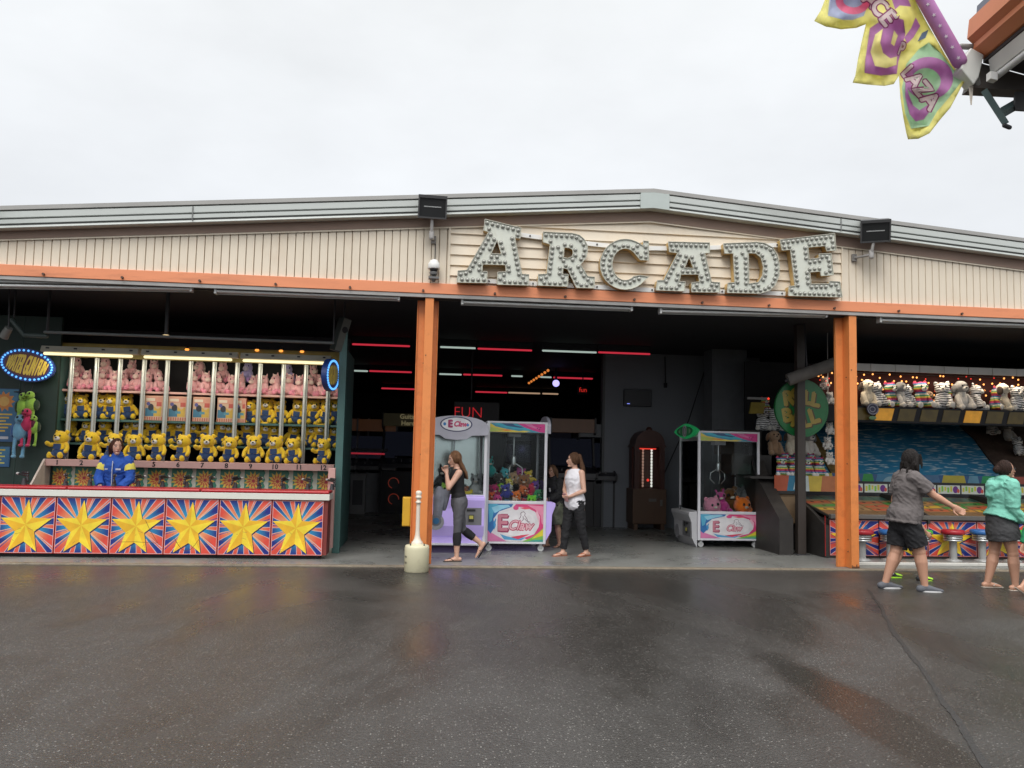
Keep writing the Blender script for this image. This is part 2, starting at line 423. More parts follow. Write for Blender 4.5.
    bs = N(nt, 'ShaderNodeMapRange'); bs.inputs['To Min'].default_value = 0.5; bs.inputs['To Max'].default_value = 0.16; L(wet.outputs[0], bs.inputs['Value'])
    L(bs.outputs[0], bp.inputs['Strength'])
    L(ad.outputs[0], bp.inputs['Height']); L(bp.outputs[0], b.inputs['Normal'])
    return ma
g = MB(); g.add([(-300, -300, 0), (300, -300, 0), (300, 300, 0), (-300, 300, 0)], [(0, 1, 2, 3)])
tag(g.build('asphalt_ground', asphalt()), kind='structure')
# tar-sealed joint running across the yard on the right
pts = [gnd(x, y) for x, y in ((868, 590), (880, 606), (893, 632), (908, 652), (925, 672), (942, 700), (958, 722), (975, 748), (1000, 790))]
fine_ = []
for i in range(len(pts)-1):
    for k in range(9): fine_.append(pts[i].lerp(pts[i+1], k/9))
pts = [p+Vector((noise.noise(p*2)*.022, 0, 0)) for p in fine_]
sm = MB(); wv = []
for i, p in enumerate(pts):
    t = (pts[min(i+1, len(pts)-1)]-pts[max(i-1, 0)]).normalized(); q = Vector((-t.y, t.x, 0))*(0.008+0.012*random.random()+.012*(noise.noise(p*2.3)+.5))
    wv += [(p+q)+Vector((0, 0, .004)), (p-q)+Vector((0, 0, .004))]
sm.add(wv, [(2*i, 2*i+1, 2*i+3, 2*i+2) for i in range(len(pts)-1)])
tag(sm.build('tar_joint', mat('tar', (0.026, 0.025, 0.024), 0.45, bump=0.6, bscale=60)), kind='structure')
# concrete slab of the arcade with its worn edge
def slab_mat():
    ma, nt, b = newmat('damp_concrete'); L = nt.links.new
    tc = N(nt, 'ShaderNodeTexCoord')
    n1 = N(nt, 'ShaderNodeTexNoise'); n1.inputs['Scale'].default_value = 1.1; n1.inputs['Detail'].default_value = 8; n1.inputs['Roughness'].default_value = 0.65
    L(tc.outputs['Object'], n1.inputs[0])
    n2 = N(nt, 'ShaderNodeTexNoise'); n2.inputs['Scale'].default_value = 30; n2.inputs['Detail'].default_value = 5; L(tc.outputs['Object'], n2.inputs[0])
    c = mixc(nt, n1.outputs['Fac'], (0.13, 0.135, 0.125), (0.33, 0.335, 0.315)); c = mixc(nt, n2.outputs['Fac'], c, (0.17, 0.17, 0.16))
    L(c, b.inputs['Base Color'])
    r = N(nt, 'ShaderNodeMapRange'); r.inputs['From Min'].default_value = 0.35; r.inputs['From Max'].default_value = 0.65; r.inputs['To Min'].default_value = 0.18; r.inputs['To Max'].default_value = 0.5
    L(n1.outputs['Fac'], r.inputs['Value']); L(r.outputs[0], b.inputs['Roughness'])
    bp = N(nt, 'ShaderNodeBump'); bp.inputs['Strength'].default_value = 0.15; bp.inputs['Distance'].default_value = 0.01; L(n2.outputs['Fac'], bp.inputs['Height']); L(bp.outputs[0], b.inputs['Normal'])
    return ma
SL = 0.02
sb = MB(); sb.box(-14, 16, F+0.07, 34, -0.2, SL)
tag(sb.build('concrete_floor', slab_mat()), kind='structure')
sb = MB(); sb.box(-14, 16, F-0.03, F+0.068, -0.2, SL+0.003)
tag(sb.build('concrete_kerb', mat('tan_concrete', (0.20, 0.165, 0.12), 0.6, var=0.3, scale=9, dirt=(0.08, 0.07, 0.06), dirtscale=2, bump=0.3), bev=0.012), kind='structure')

# ------------------------------------------------------------------ the arcade building
M_ORANGE = mat('orange_paint', (0.70, 0.235, 0.065), 0.45, var=0.08, scale=3, dirt=(0.50, 0.165, 0.05), dirtscale=5, bump=0.05)
M_BEAM = mat('faded_orange_paint', (0.74, 0.27, 0.13), 0.55, var=0.08, scale=4, stretch=(.3, 1, 2), dirt=(0.40, 0.15, 0.08), dirtscale=3.5)
M_SIDE = mat('cream_siding', (0.73, 0.645, 0.52), 0.5, var=0.05, scale=1.2, dirt=(0.62, 0.51, 0.38), dirtscale=1.8, stretch=(1, 1, .5))
M_GROOVE = mat('siding_shadow_gap', (0.45, 0.375, 0.29), 0.8)
M_FRIEZE = mat('brown_frieze', (0.27, 0.19, 0.15), 0.7, var=0.12, scale=5, stretch=(.4, 1, 1))
M_GUT = mat('grey_metal_trim', (0.50, 0.53, 0.51), 0.38, 0.0, var=0.05, scale=2, dirt=(0.30, 0.31, 0.29), dirtscale=1.4, stretch=(.25, 1, 1))
M_GUTD = mat('dark_trim_seam', (0.17, 0.175, 0.17), 0.6)
M_CAP = mat('roof_edge_metal', (0.34, 0.335, 0.32), 0.5, var=0.1, scale=3)
M_BLACK = mat('black_paint', (0.012, 0.012, 0.015), 0.75, var=0.3)
M_DARK = mat('dark_steel', (0.035, 0.035, 0.04), 0.6, var=0.25)
M_WHITE = mat('white_paint', (0.78, 0.78, 0.76), 0.45, var=0.04)
M_TUBE_OFF = mat('unlit_tube', (0.72, 0.73, 0.72), 0.3)
M_FIXT = mat('grey_fixture', (0.30, 0.31, 0.31), 0.4, var=0.1)
M_CHROME = mat('bare_metal', (0.55, 0.56, 0.56), 0.3, 0.9)
bld = empty('arcade_building', (3.0, F, 0), 0, 'low gabled amusement hall with cream siding, orange beam and dark open front', 'building')
INV = Matrix.Translation((-3.0, -F, 0))
def bpart(name, mb, ma=None, bev=0.0, label=None, root=None):
    o = mb.build(name, ma, root or bld, bev)
    r = root or bld
    o.matrix_parent_inverse = Matrix.Translation(-Vector(r.location))
    if label: o['label'] = label
    return o
XL, XR = -13.0, 15.0
RX = at(651, 205, F).x
def slope(pl, pr, pk, Y):        # roof-line height as a function of x, from three measured points
    k = at(*pk, Y); l = at(*pl, Y); r = at(*pr, Y)
    a = (k.z-l.z)/(k.x-l.x); b = (k.z-r.z)/(r.x-k.x); s = (a+b)/2
    return lambda x: k.z - (a if x < RX else b)*abs(x-RX)
YG = F-0.10
gt = slope((0, 206), (1024, 238.6), (651, 188.8), YG)          # top of the roof edge
gb = slope((0, 228.5), (1024, 257.6), (651, 208.7), YG)        # bottom of the metal trim
wt = slope((0, 240), (1024, 270.5), (651, 221.6), F+0.06)      # top of the siding
BB = at(410, 292.6, F).z; BT = at(410, 282, F).z
# beam
b = MB(); b.box(XL, XR, F, F+0.05, BB, BT); bpart('beam', b, M_BEAM, 0.006)
b = MB()
b.box(XL, XR, F+0.06, F+0.16, BB-0.035, BB-0.003); b.box(XL, XR, F+0.012, F+0.055, BB-0.05, BB-0.004)
bpart('conduit', b, mat('grey_conduit', (0.33, 0.32, 0.31), 0.4, var=0.15))
for i in range(20):
    x = at(44, 272, F).x + (i-6)*0.985
    if XL < x < XR:
        b = MB(); b.tube([(x, F-0.004, BB+0.035), (x, F-0.03, BB+0.035)], 0.017, 8, round_ends=False); bpart('beam_bolt', b, mat('rusty_bolt', (0.09, 0.05, 0.035), 0.7))
# siding: vertical ribs either side, lapped boards behind the lettering
HX0, HX1 = at(449, 265, F+.05).x, at(842, 275, F+.05).x
b = MB(); b.use(M_SIDE); wd = 0.108; x = XL; split_done = False
while x < XR:
    x1 = min(x+wd, XR)
    if x < HX0 < x1: x1 = HX0
    if x < HX1 <= x1: x = HX1; x1 = x+wd
    if x >= HX1-1e-6 and not split_done: bpart('ribbed_siding', b, M_SIDE); b = MB(); b.use(M_SIDE); split_done = True
    if x1 <= HX0+1e-6 or x >= HX1-1e-6:
        a, c = x+0.0032, x1-0.0032
        if c-a > 0.01:
            za, zc = wt(a), wt(c); y0, y1 = F+0.05, F+0.075
            b.add([(a-.002, y1, BT-.02), (c+.002, y1, BT-.02), (c+.002, y1, zc), (a-.002, y1, za), (a+.004, y0, BT-.02), (c-.004, y0, BT-.02), (c-.004, y0, zc), (a+.004, y0, za)],
                  [(4, 5, 6, 7), (0, 4, 7, 3), (5, 1, 2, 6), (3, 7, 6, 2)])
    x = x1
bpart('ribbed_siding', b, M_SIDE)
b = MB(); z = BT-0.02; hh = 0.148
xa, xb = HX0+.012, HX1-.012
while z < wt(RX)-0.02:
    z1 = z+hh
    # clip the board under the gable
    top = [(xx, min(z1, wt(xx))) for xx in [xa+(xb-xa)*i/24 for i in range(25)]]
    top = [(xx, zz) for xx, zz in top if zz > z+0.004]
    if len(top) > 1:
        n = len(top); vs = []
        for xx, zz in top: vs += [(xx, F+0.040, z), (xx, F+0.040+0.028*(zz-z)/hh, zz), (xx, F+0.08, z)]
        fs = []
        for i in range(n-1): fs += [(3*i, 3*i+3, 3*i+4, 3*i+1), (3*i+2, 3*i+5, 3*i+3, 3*i)]
        b.add(vs, fs)
    z = z1
bpart('lapped_siding', b, M_SIDE)
b = MB(); b.use(M_SIDE)
for xx in (HX0, HX1): b.box(xx-.014, xx+.014, F+.03, F+.08, BT-.02, wt(xx))
for s0, s1 in ((XL, RX), (RX, XR)):
    b.add([(s0, F+.028, wt(s0)-.022), (s1, F+.028, wt(s1)-.022), (s1, F+.028, wt(s1)), (s0, F+.028, wt(s0)), (s0, F+.09, wt(s0)), (s1, F+.09, wt(s1))], [(0, 1, 2, 3), (3, 2, 5, 4)])
bpart('siding_trim', b, M_SIDE)
b = MB(); b.prism([(XL, BT-.02), (XR, BT-.02), (XR, wt(XR)), (RX, wt(RX)), (XL, wt(XL))], F+.082, F+.2); bpart('gable_wall', b, M_GROOVE)
# frieze and metal roof edge
def run(name, profs, Y):
    b = MB()
    for ma, prof in profs:
        b.use(ma)
        for s0, s1 in ((XL, RX), (RX, XR)):
            vs = []
            for xx in (s0, s1): vs += [(xx, Y-a, (gb(xx)+(gt(xx)-gb(xx))*t) if not isinstance(t, str) else 0) for a, t in prof]
            n = len(prof); b.add(vs, [(i, (i+1) % n, n+(i+1) % n, n+i) for i in range(n)]+[tuple(range(n)), tuple(range(n, 2*n))])
    return bpart(name, b)
b = MB()
for s0, s1 in ((XL, RX), (RX, XR)):
    b.add([(s0, F+.02, wt(s0)), (s1, F+.02, wt(s1)), (s1, F+.02, gb(s1)+.05), (s0, F+.02, gb(s0)+.05), (s0, F+.09, wt(s0)), (s1, F+.09, wt(s1)), (s1, F+.09, gb(s1)+.05), (s0, F+.09, gb(s0)+.05)],
          [(0, 1, 2, 3), (0, 4, 5, 1), (4, 7, 6, 5)])
bpart('frieze', b, M_FRIEZE)
run('roof_edge', [
    (M_CAP, [(-.12, .79), (.03, .79), (.035, .80), (.035, .985), (.02, 1.0), (-.12, 1.0)]),
    (M_GUTD, [(-.12, .745), (.002, .745), (.002, .789), (-.12, .789)]),
    (M_GUT, [(-.12, .44), (.02, .44), (.026, .46), (.026, .73), (.014, .744), (-.12, .744)]),
    (M_GUTD, [(-.12, .39), (.0, .39), (.0, .439), (-.12, .439)]),
    (M_GUT, [(-.12, .19), (.026, .19), (.027, .21), (.027, .37), (.01, .389), (-.12, .389)]),
    (M_GUTD, [(-.12, .13), (.004, .13), (.004, .189), (-.12, .189)]),
    (M_GUT, [(-.12, .0), (.012, .0), (.02, .02), (.014, .11), (-.12, .129)])], YG)
for xx in (at(193, 218, YG).x, at(840, 226, YG).x, at(1050, 250, YG).x):
    b = MB(); z0, z1 = gb(xx), gt(xx); b.box(xx-.006, xx+.006, YG-.04, YG-.0, z0+.1*(z1-z0), z0+.72*(z1-z0)); bpart('trim_joint', b, M_GUTD)
b = MB(); x0, x1 = at(640, 200, YG).x, at(668.5, 200, YG).x
z0, z1 = gb(RX), gt(RX)
for a, c in ((x0, RX), (RX, x1)):
    b.add([(a, YG-.045, gb(a)+.0), (c, YG-.045, gb(c)+.0), (c, YG-.045, gb(c)+.78*(z1-z0)), (a, YG-.045, gb(a)+.78*(z1-z0)),
           (a, YG, gb(a)), (c, YG, gb(c)), (c, YG, gb(c)+.78*(z1-z0)), (a, YG, gb(a)+.78*(z1-z0))], [(0, 1, 2, 3), (0, 4, 5, 1), (0, 3, 7, 4), (1, 5, 6, 2), (3, 2, 6, 7)])
bpart('ridge_cap', b, mat('ridge_cap_metal', (0.44, 0.49, 0.47), 0.4, var=.06))
# roof deck, ceiling, side and rear walls
b = MB()
for s0, s1 in ((XL, RX), (RX, XR)):
    b.add([(s0, YG+.1, gt(s0)-.06), (s1, YG+.1, gt(s1)-.06), (s1, 33, gt(s1)-.06), (s0, 33, gt(s0)-.06), (s0, YG+.1, gt(s0)-.01), (s1, YG+.1, gt(s1)-.01), (s1, 33, gt(s1)-.01), (s0, 33, gt(s0)-.01)],
          [(0, 1, 2, 3), (4, 7, 6, 5), (0, 4, 5, 1), (2, 6, 7, 3)])
bpart('roof', b, mat('roof_sheet', (0.3, 0.31, 0.31), 0.5))
CEIL = BB+0.06
b = MB(); b.box(XL, XR, F+.2, 33, CEIL, CEIL+.1); bpart('ceiling', b, M_BLACK)
b = MB(); b.box(XL, XR, 32.9, 33.1, 0, CEIL-.002); bpart('rear_wall', b, M_BLACK)
for xx in (XL, XR-.15):
    b = MB(); b.box(xx, xx+.15, F+.21, 32.89, 0, CEIL-.002); bpart('side_wall', b, M_BLACK)
b = MB(); b.box(XL, XR, F+.17, F+.199, BB-.06, BT); bpart('header_channel', b, mat('brown_steel', (0.06, 0.05, 0.045), .6))
# T-section posts: broad plate behind, narrow stem in front
def post(pl, pr, sl, sr, lab):
    # pl/pr: plate edges in the photograph, sl/sr: stem edges (about half-way up)
    YP, YS = F+0.22, F+0.03
    x0, x1 = at(*pl, YP).x, at(*pr, YP).x; s0, s1 = at(*sl, YS).x, at(*sr, YS).x
    b = MB(); b.box(x0, x1, YP, YP+.03, SL, BB-.06); b.box(s0, s1, YS, YP-.001, SL+.004, BB-.052)
    b.box(x0, x0+.012, YP-.03, YP-.001, SL, BB-.07); b.box(x1-.012, x1, YP-.03, YP-.001, SL, BB-.07)
    o = bpart('post', b, M_ORANGE, 0.005, lab)
    for z in (0.25, 0.42, 1.5, 2.75):
        bm_ = MB(); bm_.tube([(s0+.004, YS+.09, z), (s0-.008, YS+.09, z)], 0.009, 8, round_ends=False); bm_.build('bolt', mat('rusty_bolt', (0, 0, 0)), o)
    bm_ = MB(); bm_.tube([((s0+s1)/2-.03, YS+.002, 2.85), ((s0+s1)/2-.03, YS-.008, 2.85)], .008, 8, round_ends=False); bm_.build('bolt', mat('rusty_bolt', (0, 0, 0)), o)
    # rust and grime creeping up from the foot
    bm_ = MB()
    for k in range(7):
        xx = s0+(s1-s0)*(k+.5)/7; hh = .03+.05*random.random(); bm_.add([(xx-.012, YS-.003, SL+.006), (xx+.012, YS-.003, SL+.006), (xx+.006, YS-.003, SL+hh), (xx-.007, YS-.003, SL+hh*.8)], [(0, 1, 2, 3)])
    bm_.build('rust_stain', mat('rust', (.16, .06, .025), .8, var=.4), o)
    return x0, x1
PL = post((413.5, 430), (435, 430), (421.3, 430), (430, 430), 'orange post behind the white bollard')
PR = post((835.5, 430), (853.5, 430), (850.2, 430), (857.8, 430), 'orange post beside the ball game booth')
# fluorescent battens hanging under the beam, not lit
def batten(x0, x1, y0, y1, Yb, lit=False):
    a = at(x0, y0, Yb); c = at(x1, y1, Yb); z = (a.z+c.z)/2; Lh = (c.x-a.x)/2; o = empty('fluorescent_batten', ((a.x+c.x)/2, Yb, z))
    tilt = math.atan2(c.z-a.z, c.x-a.x); o.rotation_euler[1] = -tilt
    b = MB(); b.box(-Lh, Lh, -.05, .05, .025, .075); b.box(-Lh, -Lh+.03, -.055, .055, -.05, .025); b.box(Lh-.03, Lh, -.055, .055, -.05, .025)
    b.box(-Lh, Lh, .04, .05, -.045, .025)
    part('housing', b, mat('white_batten', (.52, .53, .52), .4, var=.1), o, .004)
    for yy in (-.025, .022):
        b = MB(); b.tube([(-Lh+.03, yy, -.012), (Lh-.03, yy, -.012)], .017, 10, round_ends=False); part('tube', b, M_TUBE_OFF, o)
    return o
for a, lab in (((-60, 193, 283.5, 288.5), 'unlit fluorescent batten under the beam, cut by the left frame edge'),
               ((215, 400, 290.5, 297.5), 'unlit fluorescent batten under the beam just left of the bollard post'),
               ((461, 632, 301.5, 308.0), 'unlit fluorescent batten below the first two sign letters'),
               ((659, 826, 310.5, 314.5), 'unlit fluorescent batten below the last letters of the sign'),
               ((878, 1064, 319.5, 326), 'unlit fluorescent batten above the ball game booth front')):
    tag(batten(*a, F+.11), lab, 'light', 'unlit battens under the beam')
# ------------------------------------------------------------------ the big lettering
def z4(pts): return [(400+x/4.267, 180+y/4.267) for x, y in pts]
def z5(pts): return [(640+x/2.667, 180+y/2.667) for x, y in pts]
GA = (z4([(362,168),(516,205),(513,250),(490,246),(520,402),(550,404),(548,450),(414,446),(416,394),(452,392),(450,363),(352,360),(350,390),(372,392),(370,440),(243,437),(247,388),(285,385),(378,222),(357,215)]),
      z4([(414,258),(388,315),(432,317)]))
GR = (z4([(610,222),(735,228),(765,236),(786,254),(799,280),(800,305),(794,330),(770,362),(800,412),(830,415),(828,462),(752,460),(714,380),(695,376),(693,402),(717,404),(715,455),(587,450),(590,403),(625,402),(640,275),(610,265)]),
      z4([(700,288),(722,290),(735,298),(738,312),(733,328),(715,335),(697,332)]))
cx_, cy_ = 625, 264.5
GC = ([(643.2,241),(648.3,241.5),(648.6,260.5),(640,260)]+[(cx_+13*math.cos(t), cy_-16*math.sin(t)) for t in [rad(50+i*13) for i in range(21)]]+[(640.5,275.5),(648.5,277)]
      +[(cx_+25*math.cos(t), cy_-25.2*math.sin(t)) for t in [rad(322-i*13) for i in range(21)]]+[(643.0,246)],)
GA2 = (z5([(75,165),(185,168),(185,195),(172,195),(190,272),(212,274),(212,300),(137,299),(137,274),(158,272),(155,252),(108,252),(104,271),(120,272),(118,297),(42,294),(46,268),(62,268),(100,195),(78,192)]),
       z5([(130,205),(118,235),(142,236)]))
GD = (z5([(222,170),(310,166),(332,169),(352,180),(365,200),(371,228),(370,255),(360,280),(345,295),(320,303),(232,301),(234,275),(252,274),(248,196),(225,196)]),
      z5([(288,195),(308,196),(322,208),(328,232),(326,255),(315,273),(290,277)]))
GE = (z5([(373,160),(518,143),(522,188),(497,190),(493,176),(447,180),(450,212),(478,208),(476,198),(508,196),(515,254),(482,256),(480,244),(452,246),(455,278),(502,277),(506,270),(532,272),(538,313),(395,309),(397,284),(413,283),(400,186),(378,188)]),)
M_FACE = mat('pale_letter_face', (0.60, 0.62, 0.55), 0.5, var=0.06, scale=5, dirt=(0.45, 0.44, 0.36), dirtscale=5)
M_RET = mat('yellow_letter_side', (0.50, 0.33, 0.12), 0.5, var=0.15)
M_BULB = mat('frosted_bulb', (0.46, 0.46, 0.42), 0.6, var=0.1, spec=.25)
M_SOCK = mat('bulb_socket', (0.27, 0.27, 0.24), 0.6)
bulb_me = MB(); bulb_me.use(M_BULB).ell((0, -.012, 0), (.021, .026, .021), nu=10, nv=6)
bulb_me.use(M_SOCK).tube([(0, .004, 0), (0, -.006, 0)], .029, 12, round_ends=False); bulb_me = bulb_me.mesh('bulb')
YL = F-0.10
def seg_d(p, a, b):
    ab = b-a; t = max(0, min(1, (p-a).dot(ab)/max(ab.length_squared, 1e-12))); return (a+ab*t-p).length
def letter(name, conts, label):
    cs = [[at(x, y, YL) for x, y in c] for c in conts]
    cs = [[(p.x, p.z) for p in c] for c in cs]
    bx = sum(p[0] for p in cs[0])/len(cs[0]); bz = min(p[1] for p in cs[0])
    root = empty(name, (bx, YL, bz), 0, label, 'sign letter', 'letters of the hall sign')
    # outline as a filled curve, so the counters stay open
    def solid(nm, y0, y1, ma_face, ma_side, grow=0.0):
        cu = bpy.data.curves.new('c', 'CURVE'); cu.dimensions = '2D'; cu.fill_mode = 'BOTH'; cu.extrude = (y1-y0)/2; cu.offset = grow
        for c in cs:
            sp = cu.splines.new('POLY'); sp.points.add(len(c)-1); sp.use_cyclic_u = True
            for i, p in enumerate(c): sp.points[i].co = (p[0]-bx, p[1]-bz, 0, 1)
        o = bpy.data.objects.new('c', cu); COL.objects.link(o); dg = bpy.context.evaluated_depsgraph_get()
        me = bpy.data.meshes.new_from_object(o.evaluated_get(dg)); bpy.data.objects.remove(o); bpy.data.curves.remove(cu)
        me.materials.clear(); me.materials.append(ma_face); me.materials.append(ma_side)
        for p in me.polygons: p.material_index = 0 if abs(p.normal.z) > 0.6 else 1
        me.transform(facing((0, (y0+y1)/2, 0), (1, 0, 0), (0, 0, 1))); me.name = nm
        return meshobj(nm, me, root)
    solid('face', 0.0, 0.012, M_FACE, M_FACE); solid('side_return', 0.0125, 0.125, M_RET, M_RET, -0.002)
    # rim standing proud of the face
    b = MB()
    for c in cs:
        n = len(c)
        for i in range(n):
            a, d = Vector((c[i][0]-bx, 0, c[i][1]-bz)), Vector((c[(i+1) % n][0]-bx, 0, c[(i+1) % n][1]-bz))
            t = (d-a).normalized(); q = Vector((-t.z, 0, t.x))*.004
            b.add([a+q, d+q, d-q, a-q, a+q+Vector((0, -.018, 0)), d+q+Vector((0, -.018, 0)), d-q+Vector((0, -.018, 0)), a-q+Vector((0, -.018, 0))], [(4, 5, 6, 7), (0, 1, 5, 4), (2, 3, 7, 6), (0, 4, 7, 3), (1, 2, 6, 5)])
    part('rim', b, mat('letter_rim', (0.46, 0.45, 0.38), .5), root)
    # bulbs along the strokes
    V = [[Vector(p) for p in c] for c in cs]; acc = []
    def dist(p): return min(seg_d(p, c[i], c[(i+1) % len(c)]) for c in V for i in range(len(c)))
    for inset, sp in ((0.042, 0.078), (0.085, 0.085)):
        for c in V:
            n = len(c); area = sum(c[i].x*c[(i+1) % n].y-c[(i+1) % n].x*c[i].y for i in range(n))
            for i in range(n):
                a, d = c[i], c[(i+1) % n]; l = (d-a).length; t = (d-a)/l; q = Vector((-t.y, t.x))
                k = max(1, int(l/0.012))
                for j in range(k):
                    for sg in (1, -1):
                        p = a+t*l*(j+.5)/k+q*inset*sg
                        if inside(p, cs) and dist(p) > inset*.86 and all((p-e).length > sp*.86 for e in acc): acc.append(p)
    for p in acc[:100]:
        o = meshobj('bulb', bulb_me, root); o.location = (p.x-bx, -.004, p.y-bz)
letter('sign_letter', GA, 'first and tallest letter A of the sign, studded with bulbs, top edge sloping')
letter('sign_letter', GR, 'pale letter R with bulbs, second letter on the hall sign')
letter('sign_letter', GC, 'round letter C of bulbs in the middle of the hall sign')
letter('sign_letter', GA2, 'small letter A with bulbs between letters C and D')
letter('sign_letter', GD, 'bulb studded letter D on the lapped boards of the gable')
letter('sign_letter', GE, 'last letter E of the sign, its top edge rising to the right')
def rail(pts, label):
    P = [at(x, y, F-0.0) for x, y in pts]; o = empty('sign_rail', P[0], 0, label, 'rail', 'white rails behind the sign letters'); b = MB()
    for i in range(len(P)-1):
        a, c = P[i]-P[0], P[i+1]-P[0]
        b.add([a+Vector((0, .0, -.03)), c+Vector((0, 0, -.03)), c+Vector((0, 0, .03)), a+Vector((0, 0, .03)), a+Vector((0, .03, -.03)), c+Vector((0, .03, -.03)), c+Vector((0, .03, .03)), a+Vector((0, .03, .03))], [(0, 1, 2, 3), (4, 7, 6, 5), (0, 4, 5, 1), (3, 2, 6, 7), (0, 3, 7, 4), (1, 5, 6, 2)])
    part('bar', b, M_WHITE, o)
    b = MB()
    for i in range(1, len(P)-1):
        q = P[i]-P[0]; b.tube([q+Vector((0, -.002, 0)), q+Vector((0, -.012, 0))], .012, 8, round_ends=False)
    part('bolt', b, M_DARK, o)
rail([(500, 231), (530, 236), (570, 241), (597, 244.5), (632, 248), (690, 248.5), (725, 247), (777, 245), (815, 241)], 'white sagging rail behind the upper half of the sign letters')
rail([(470, 279.5), (489, 281), (533, 283.5), (597, 287), (652, 290), (722, 291.5), (782, 293.5), (820, 295)], 'white rail behind the feet of the sign letters')
# ------------------------------------------------------------------ floodlights, camera
def floodlight(px, base, w_, tilt, rz, label):
    c = at(px[0], px[1], F-.32); bs = at(base[0], base[1], F+.03)
    o = empty('floodlight', c, 0, label, 'floodlight', 'floodlights on the gable')
    R = Matrix.Rotation(rz, 4, 'Z') @ Matrix.Rotation(-tilt, 4, 'X')
    w2, h2 = w_/2, w_*.40
    b = MB(); f, k = .0, .22
    vs = [(-w2, f, -h2), (w2, f, -h2), (w2, f, h2), (-w2, f, h2), (-w2*.85, k, -h2*.55), (w2*.85, k, -h2*.55), (w2*.95, k*.8, h2*.98), (-w2*.95, k*.8, h2*.98)]
    b.add([R @ Vector(v) for v in vs], [(0, 3, 2, 1), (4, 5, 6, 7), (0, 1, 5, 4), (1, 2, 6, 5), (2, 3, 7, 6), (3, 0, 4, 7)])
    part('housing', b, mat('black_housing', (.022, .022, .024), .5, var=.2), o, .008)
    b = MB()
    b.box(-w2, w2, -.03, -.002, h2*.74, h2, R); b.box(-w2, w2, -.03, -.002, -h2, -h2*.86, R); b.box(-w2, -w2*.9, -.03, -.002, -h2*.86, h2*.74, R); b.box(w2*.9, w2, -.03, -.002, -h2*.86, h2*.74, R)
    part('bezel', b, mat('dark_grey_bezel', (.06, .06, .062), .5), o)
    b = MB(); b.box(-w2*.89, w2*.89, -.012, -.003, -h2*.85, h2*.73, R); part('lens', b, mat('dark_lens', (.02, .021, .022), .35, spec=.3), o)
    b = MB(); b.box(-w2*.6, w2*.6, -.018, -.013, -h2*.03, h2*.06, R); part('lamp', b, mat('lamp_strip', (.35, .36, .36), .3), o)
    b = MB(); j = bs-c; bot = Vector((0, .06, -h2*.95)); el = Vector((bot.x+.0, .12, min(-.02-h2*1.15, j.z)))
    b.tube([bot, el], .022, 10); b.tube([el, j], .019, 10); b.tube([el+Vector((0, 0, .045)), el-Vector((0, 0, .03))], .035, 10)
    part('arm', b, mat('grey_arm', (.34, .33, .32), .5, var=.2), o)
    b = MB(); b.cbox(j+Vector((0, -.0, 0)), (.07, .04, .11)); part('wall_plate', b, mat('grey_plate', (.2, .19, .18), .5), o, .005)
floodlight((432.5, 207), (433.5, 240), .385, rad(-14), rad(4), 'black floodlight above the bollard post, facing straight out')
floodlight((875.5, 231), (854, 258), .40, rad(-20), rad(-24), 'black floodlight near the letter E, turned aside on its arm')
c = at(433.5, 281, F-.05); o = empty('security_camera', c, 0, 'small white dome camera standing on the orange beam above the post', 'camera')
b = MB(); b.lathe([(.02, .30), (.05, .285), (.078, .24), (.085, .17), (.08, .165)], n=20); part('cap', b, M_WHITE, o)
b = MB(); b.ell((0, 0, .165), (.06, .06, .06)); part('dome', b, mat('smoked_dome', (.015, .015, .018), .08), o)
b = MB(); b.lathe([(.05, .085), (.055, .105), (.06, .12), (.03, .125)], n=16); b.box(-.07, .07, -.03, .06, .03, .06); b.tube([(0, .03, .02), (0, .03, .1)], .03, 10); part('bracket', b, mat('grey_bracket', (.14, .14, .14), .5), o)
b = MB(); b.tube([(.012, .07, .3), (.012, .09, .62)], .006, 6); part('cable', b, M_DARK, o)
# ------------------------------------------------------------------ bollard
c = gnd(416.3, 571.5); k = c.y/FPX
o = empty('bollard', (c.x, c.y, 0), 0, 'cream bollard with turned spindle on a round drum in front of the post', 'bollard')
M_CREAM = mat('cream_plastic', (.62, .58, .40), .4, var=.05, scale=3, dirt=(.42, .38, .26), dirtscale=5)
H_ = at(416.5, 490.5, c.y).z
b = MB(); r = .158; b.lathe([(r*.93, .0), (r, .012), (r, .29), (r*.985, .315), (r*.93, .335), (r*.55, .352), (.01, .356)], n=36); part('drum', b, M_CREAM, o)
b = MB(); s = H_-.36
b.lathe([(.075, .352), (.072, .375), (.06, .385), (.05, .40), (.038, .43), (.030, .47), (.027, .55), (.0255, .36+s*.70), (.026, .36+s*.755), (.036, .36+s*.762), (.038, .36+s*.78), (.034, .36+s*.79), (.026, .36+s*.795), (.025, .36+s*.845), (.036, .36+s*.85), (.040, .36+s*.87), (.036, .36+s*.895), (.03, .36+s*.90), (.038, .36+s*.93), (.040, .36+s*.95), (.036, .36+s*.98), (.02, .36+s*.997), (.004, .36+s)], n=24)
part('spindle', b, mat('pale_pink_paint', (.68, .60, .50), .4, var=.04), o)
b = MB()
for zz in (.19, .115):
    for dz in (0, .018):
        a0 = rad(208); b.cbox((0, 0, 0), (.05, .004, .007), Matrix.Translation((r*math.cos(a0)*1.003, r*math.sin(a0)*1.003, zz+dz*.7)) @ Matrix.Rotation(a0+PI/2, 4, 'Z'))
part('print_mark', b, mat('dark_print', (.06, .055, .04), .6), o)
b = MB()
for dx in (-.085, .09): b.box(dx-.008, dx+.008, -.1, -.08, .335, .365)
part('clip', b, mat('dark_clip', (.05, .05, .05), .5), o)
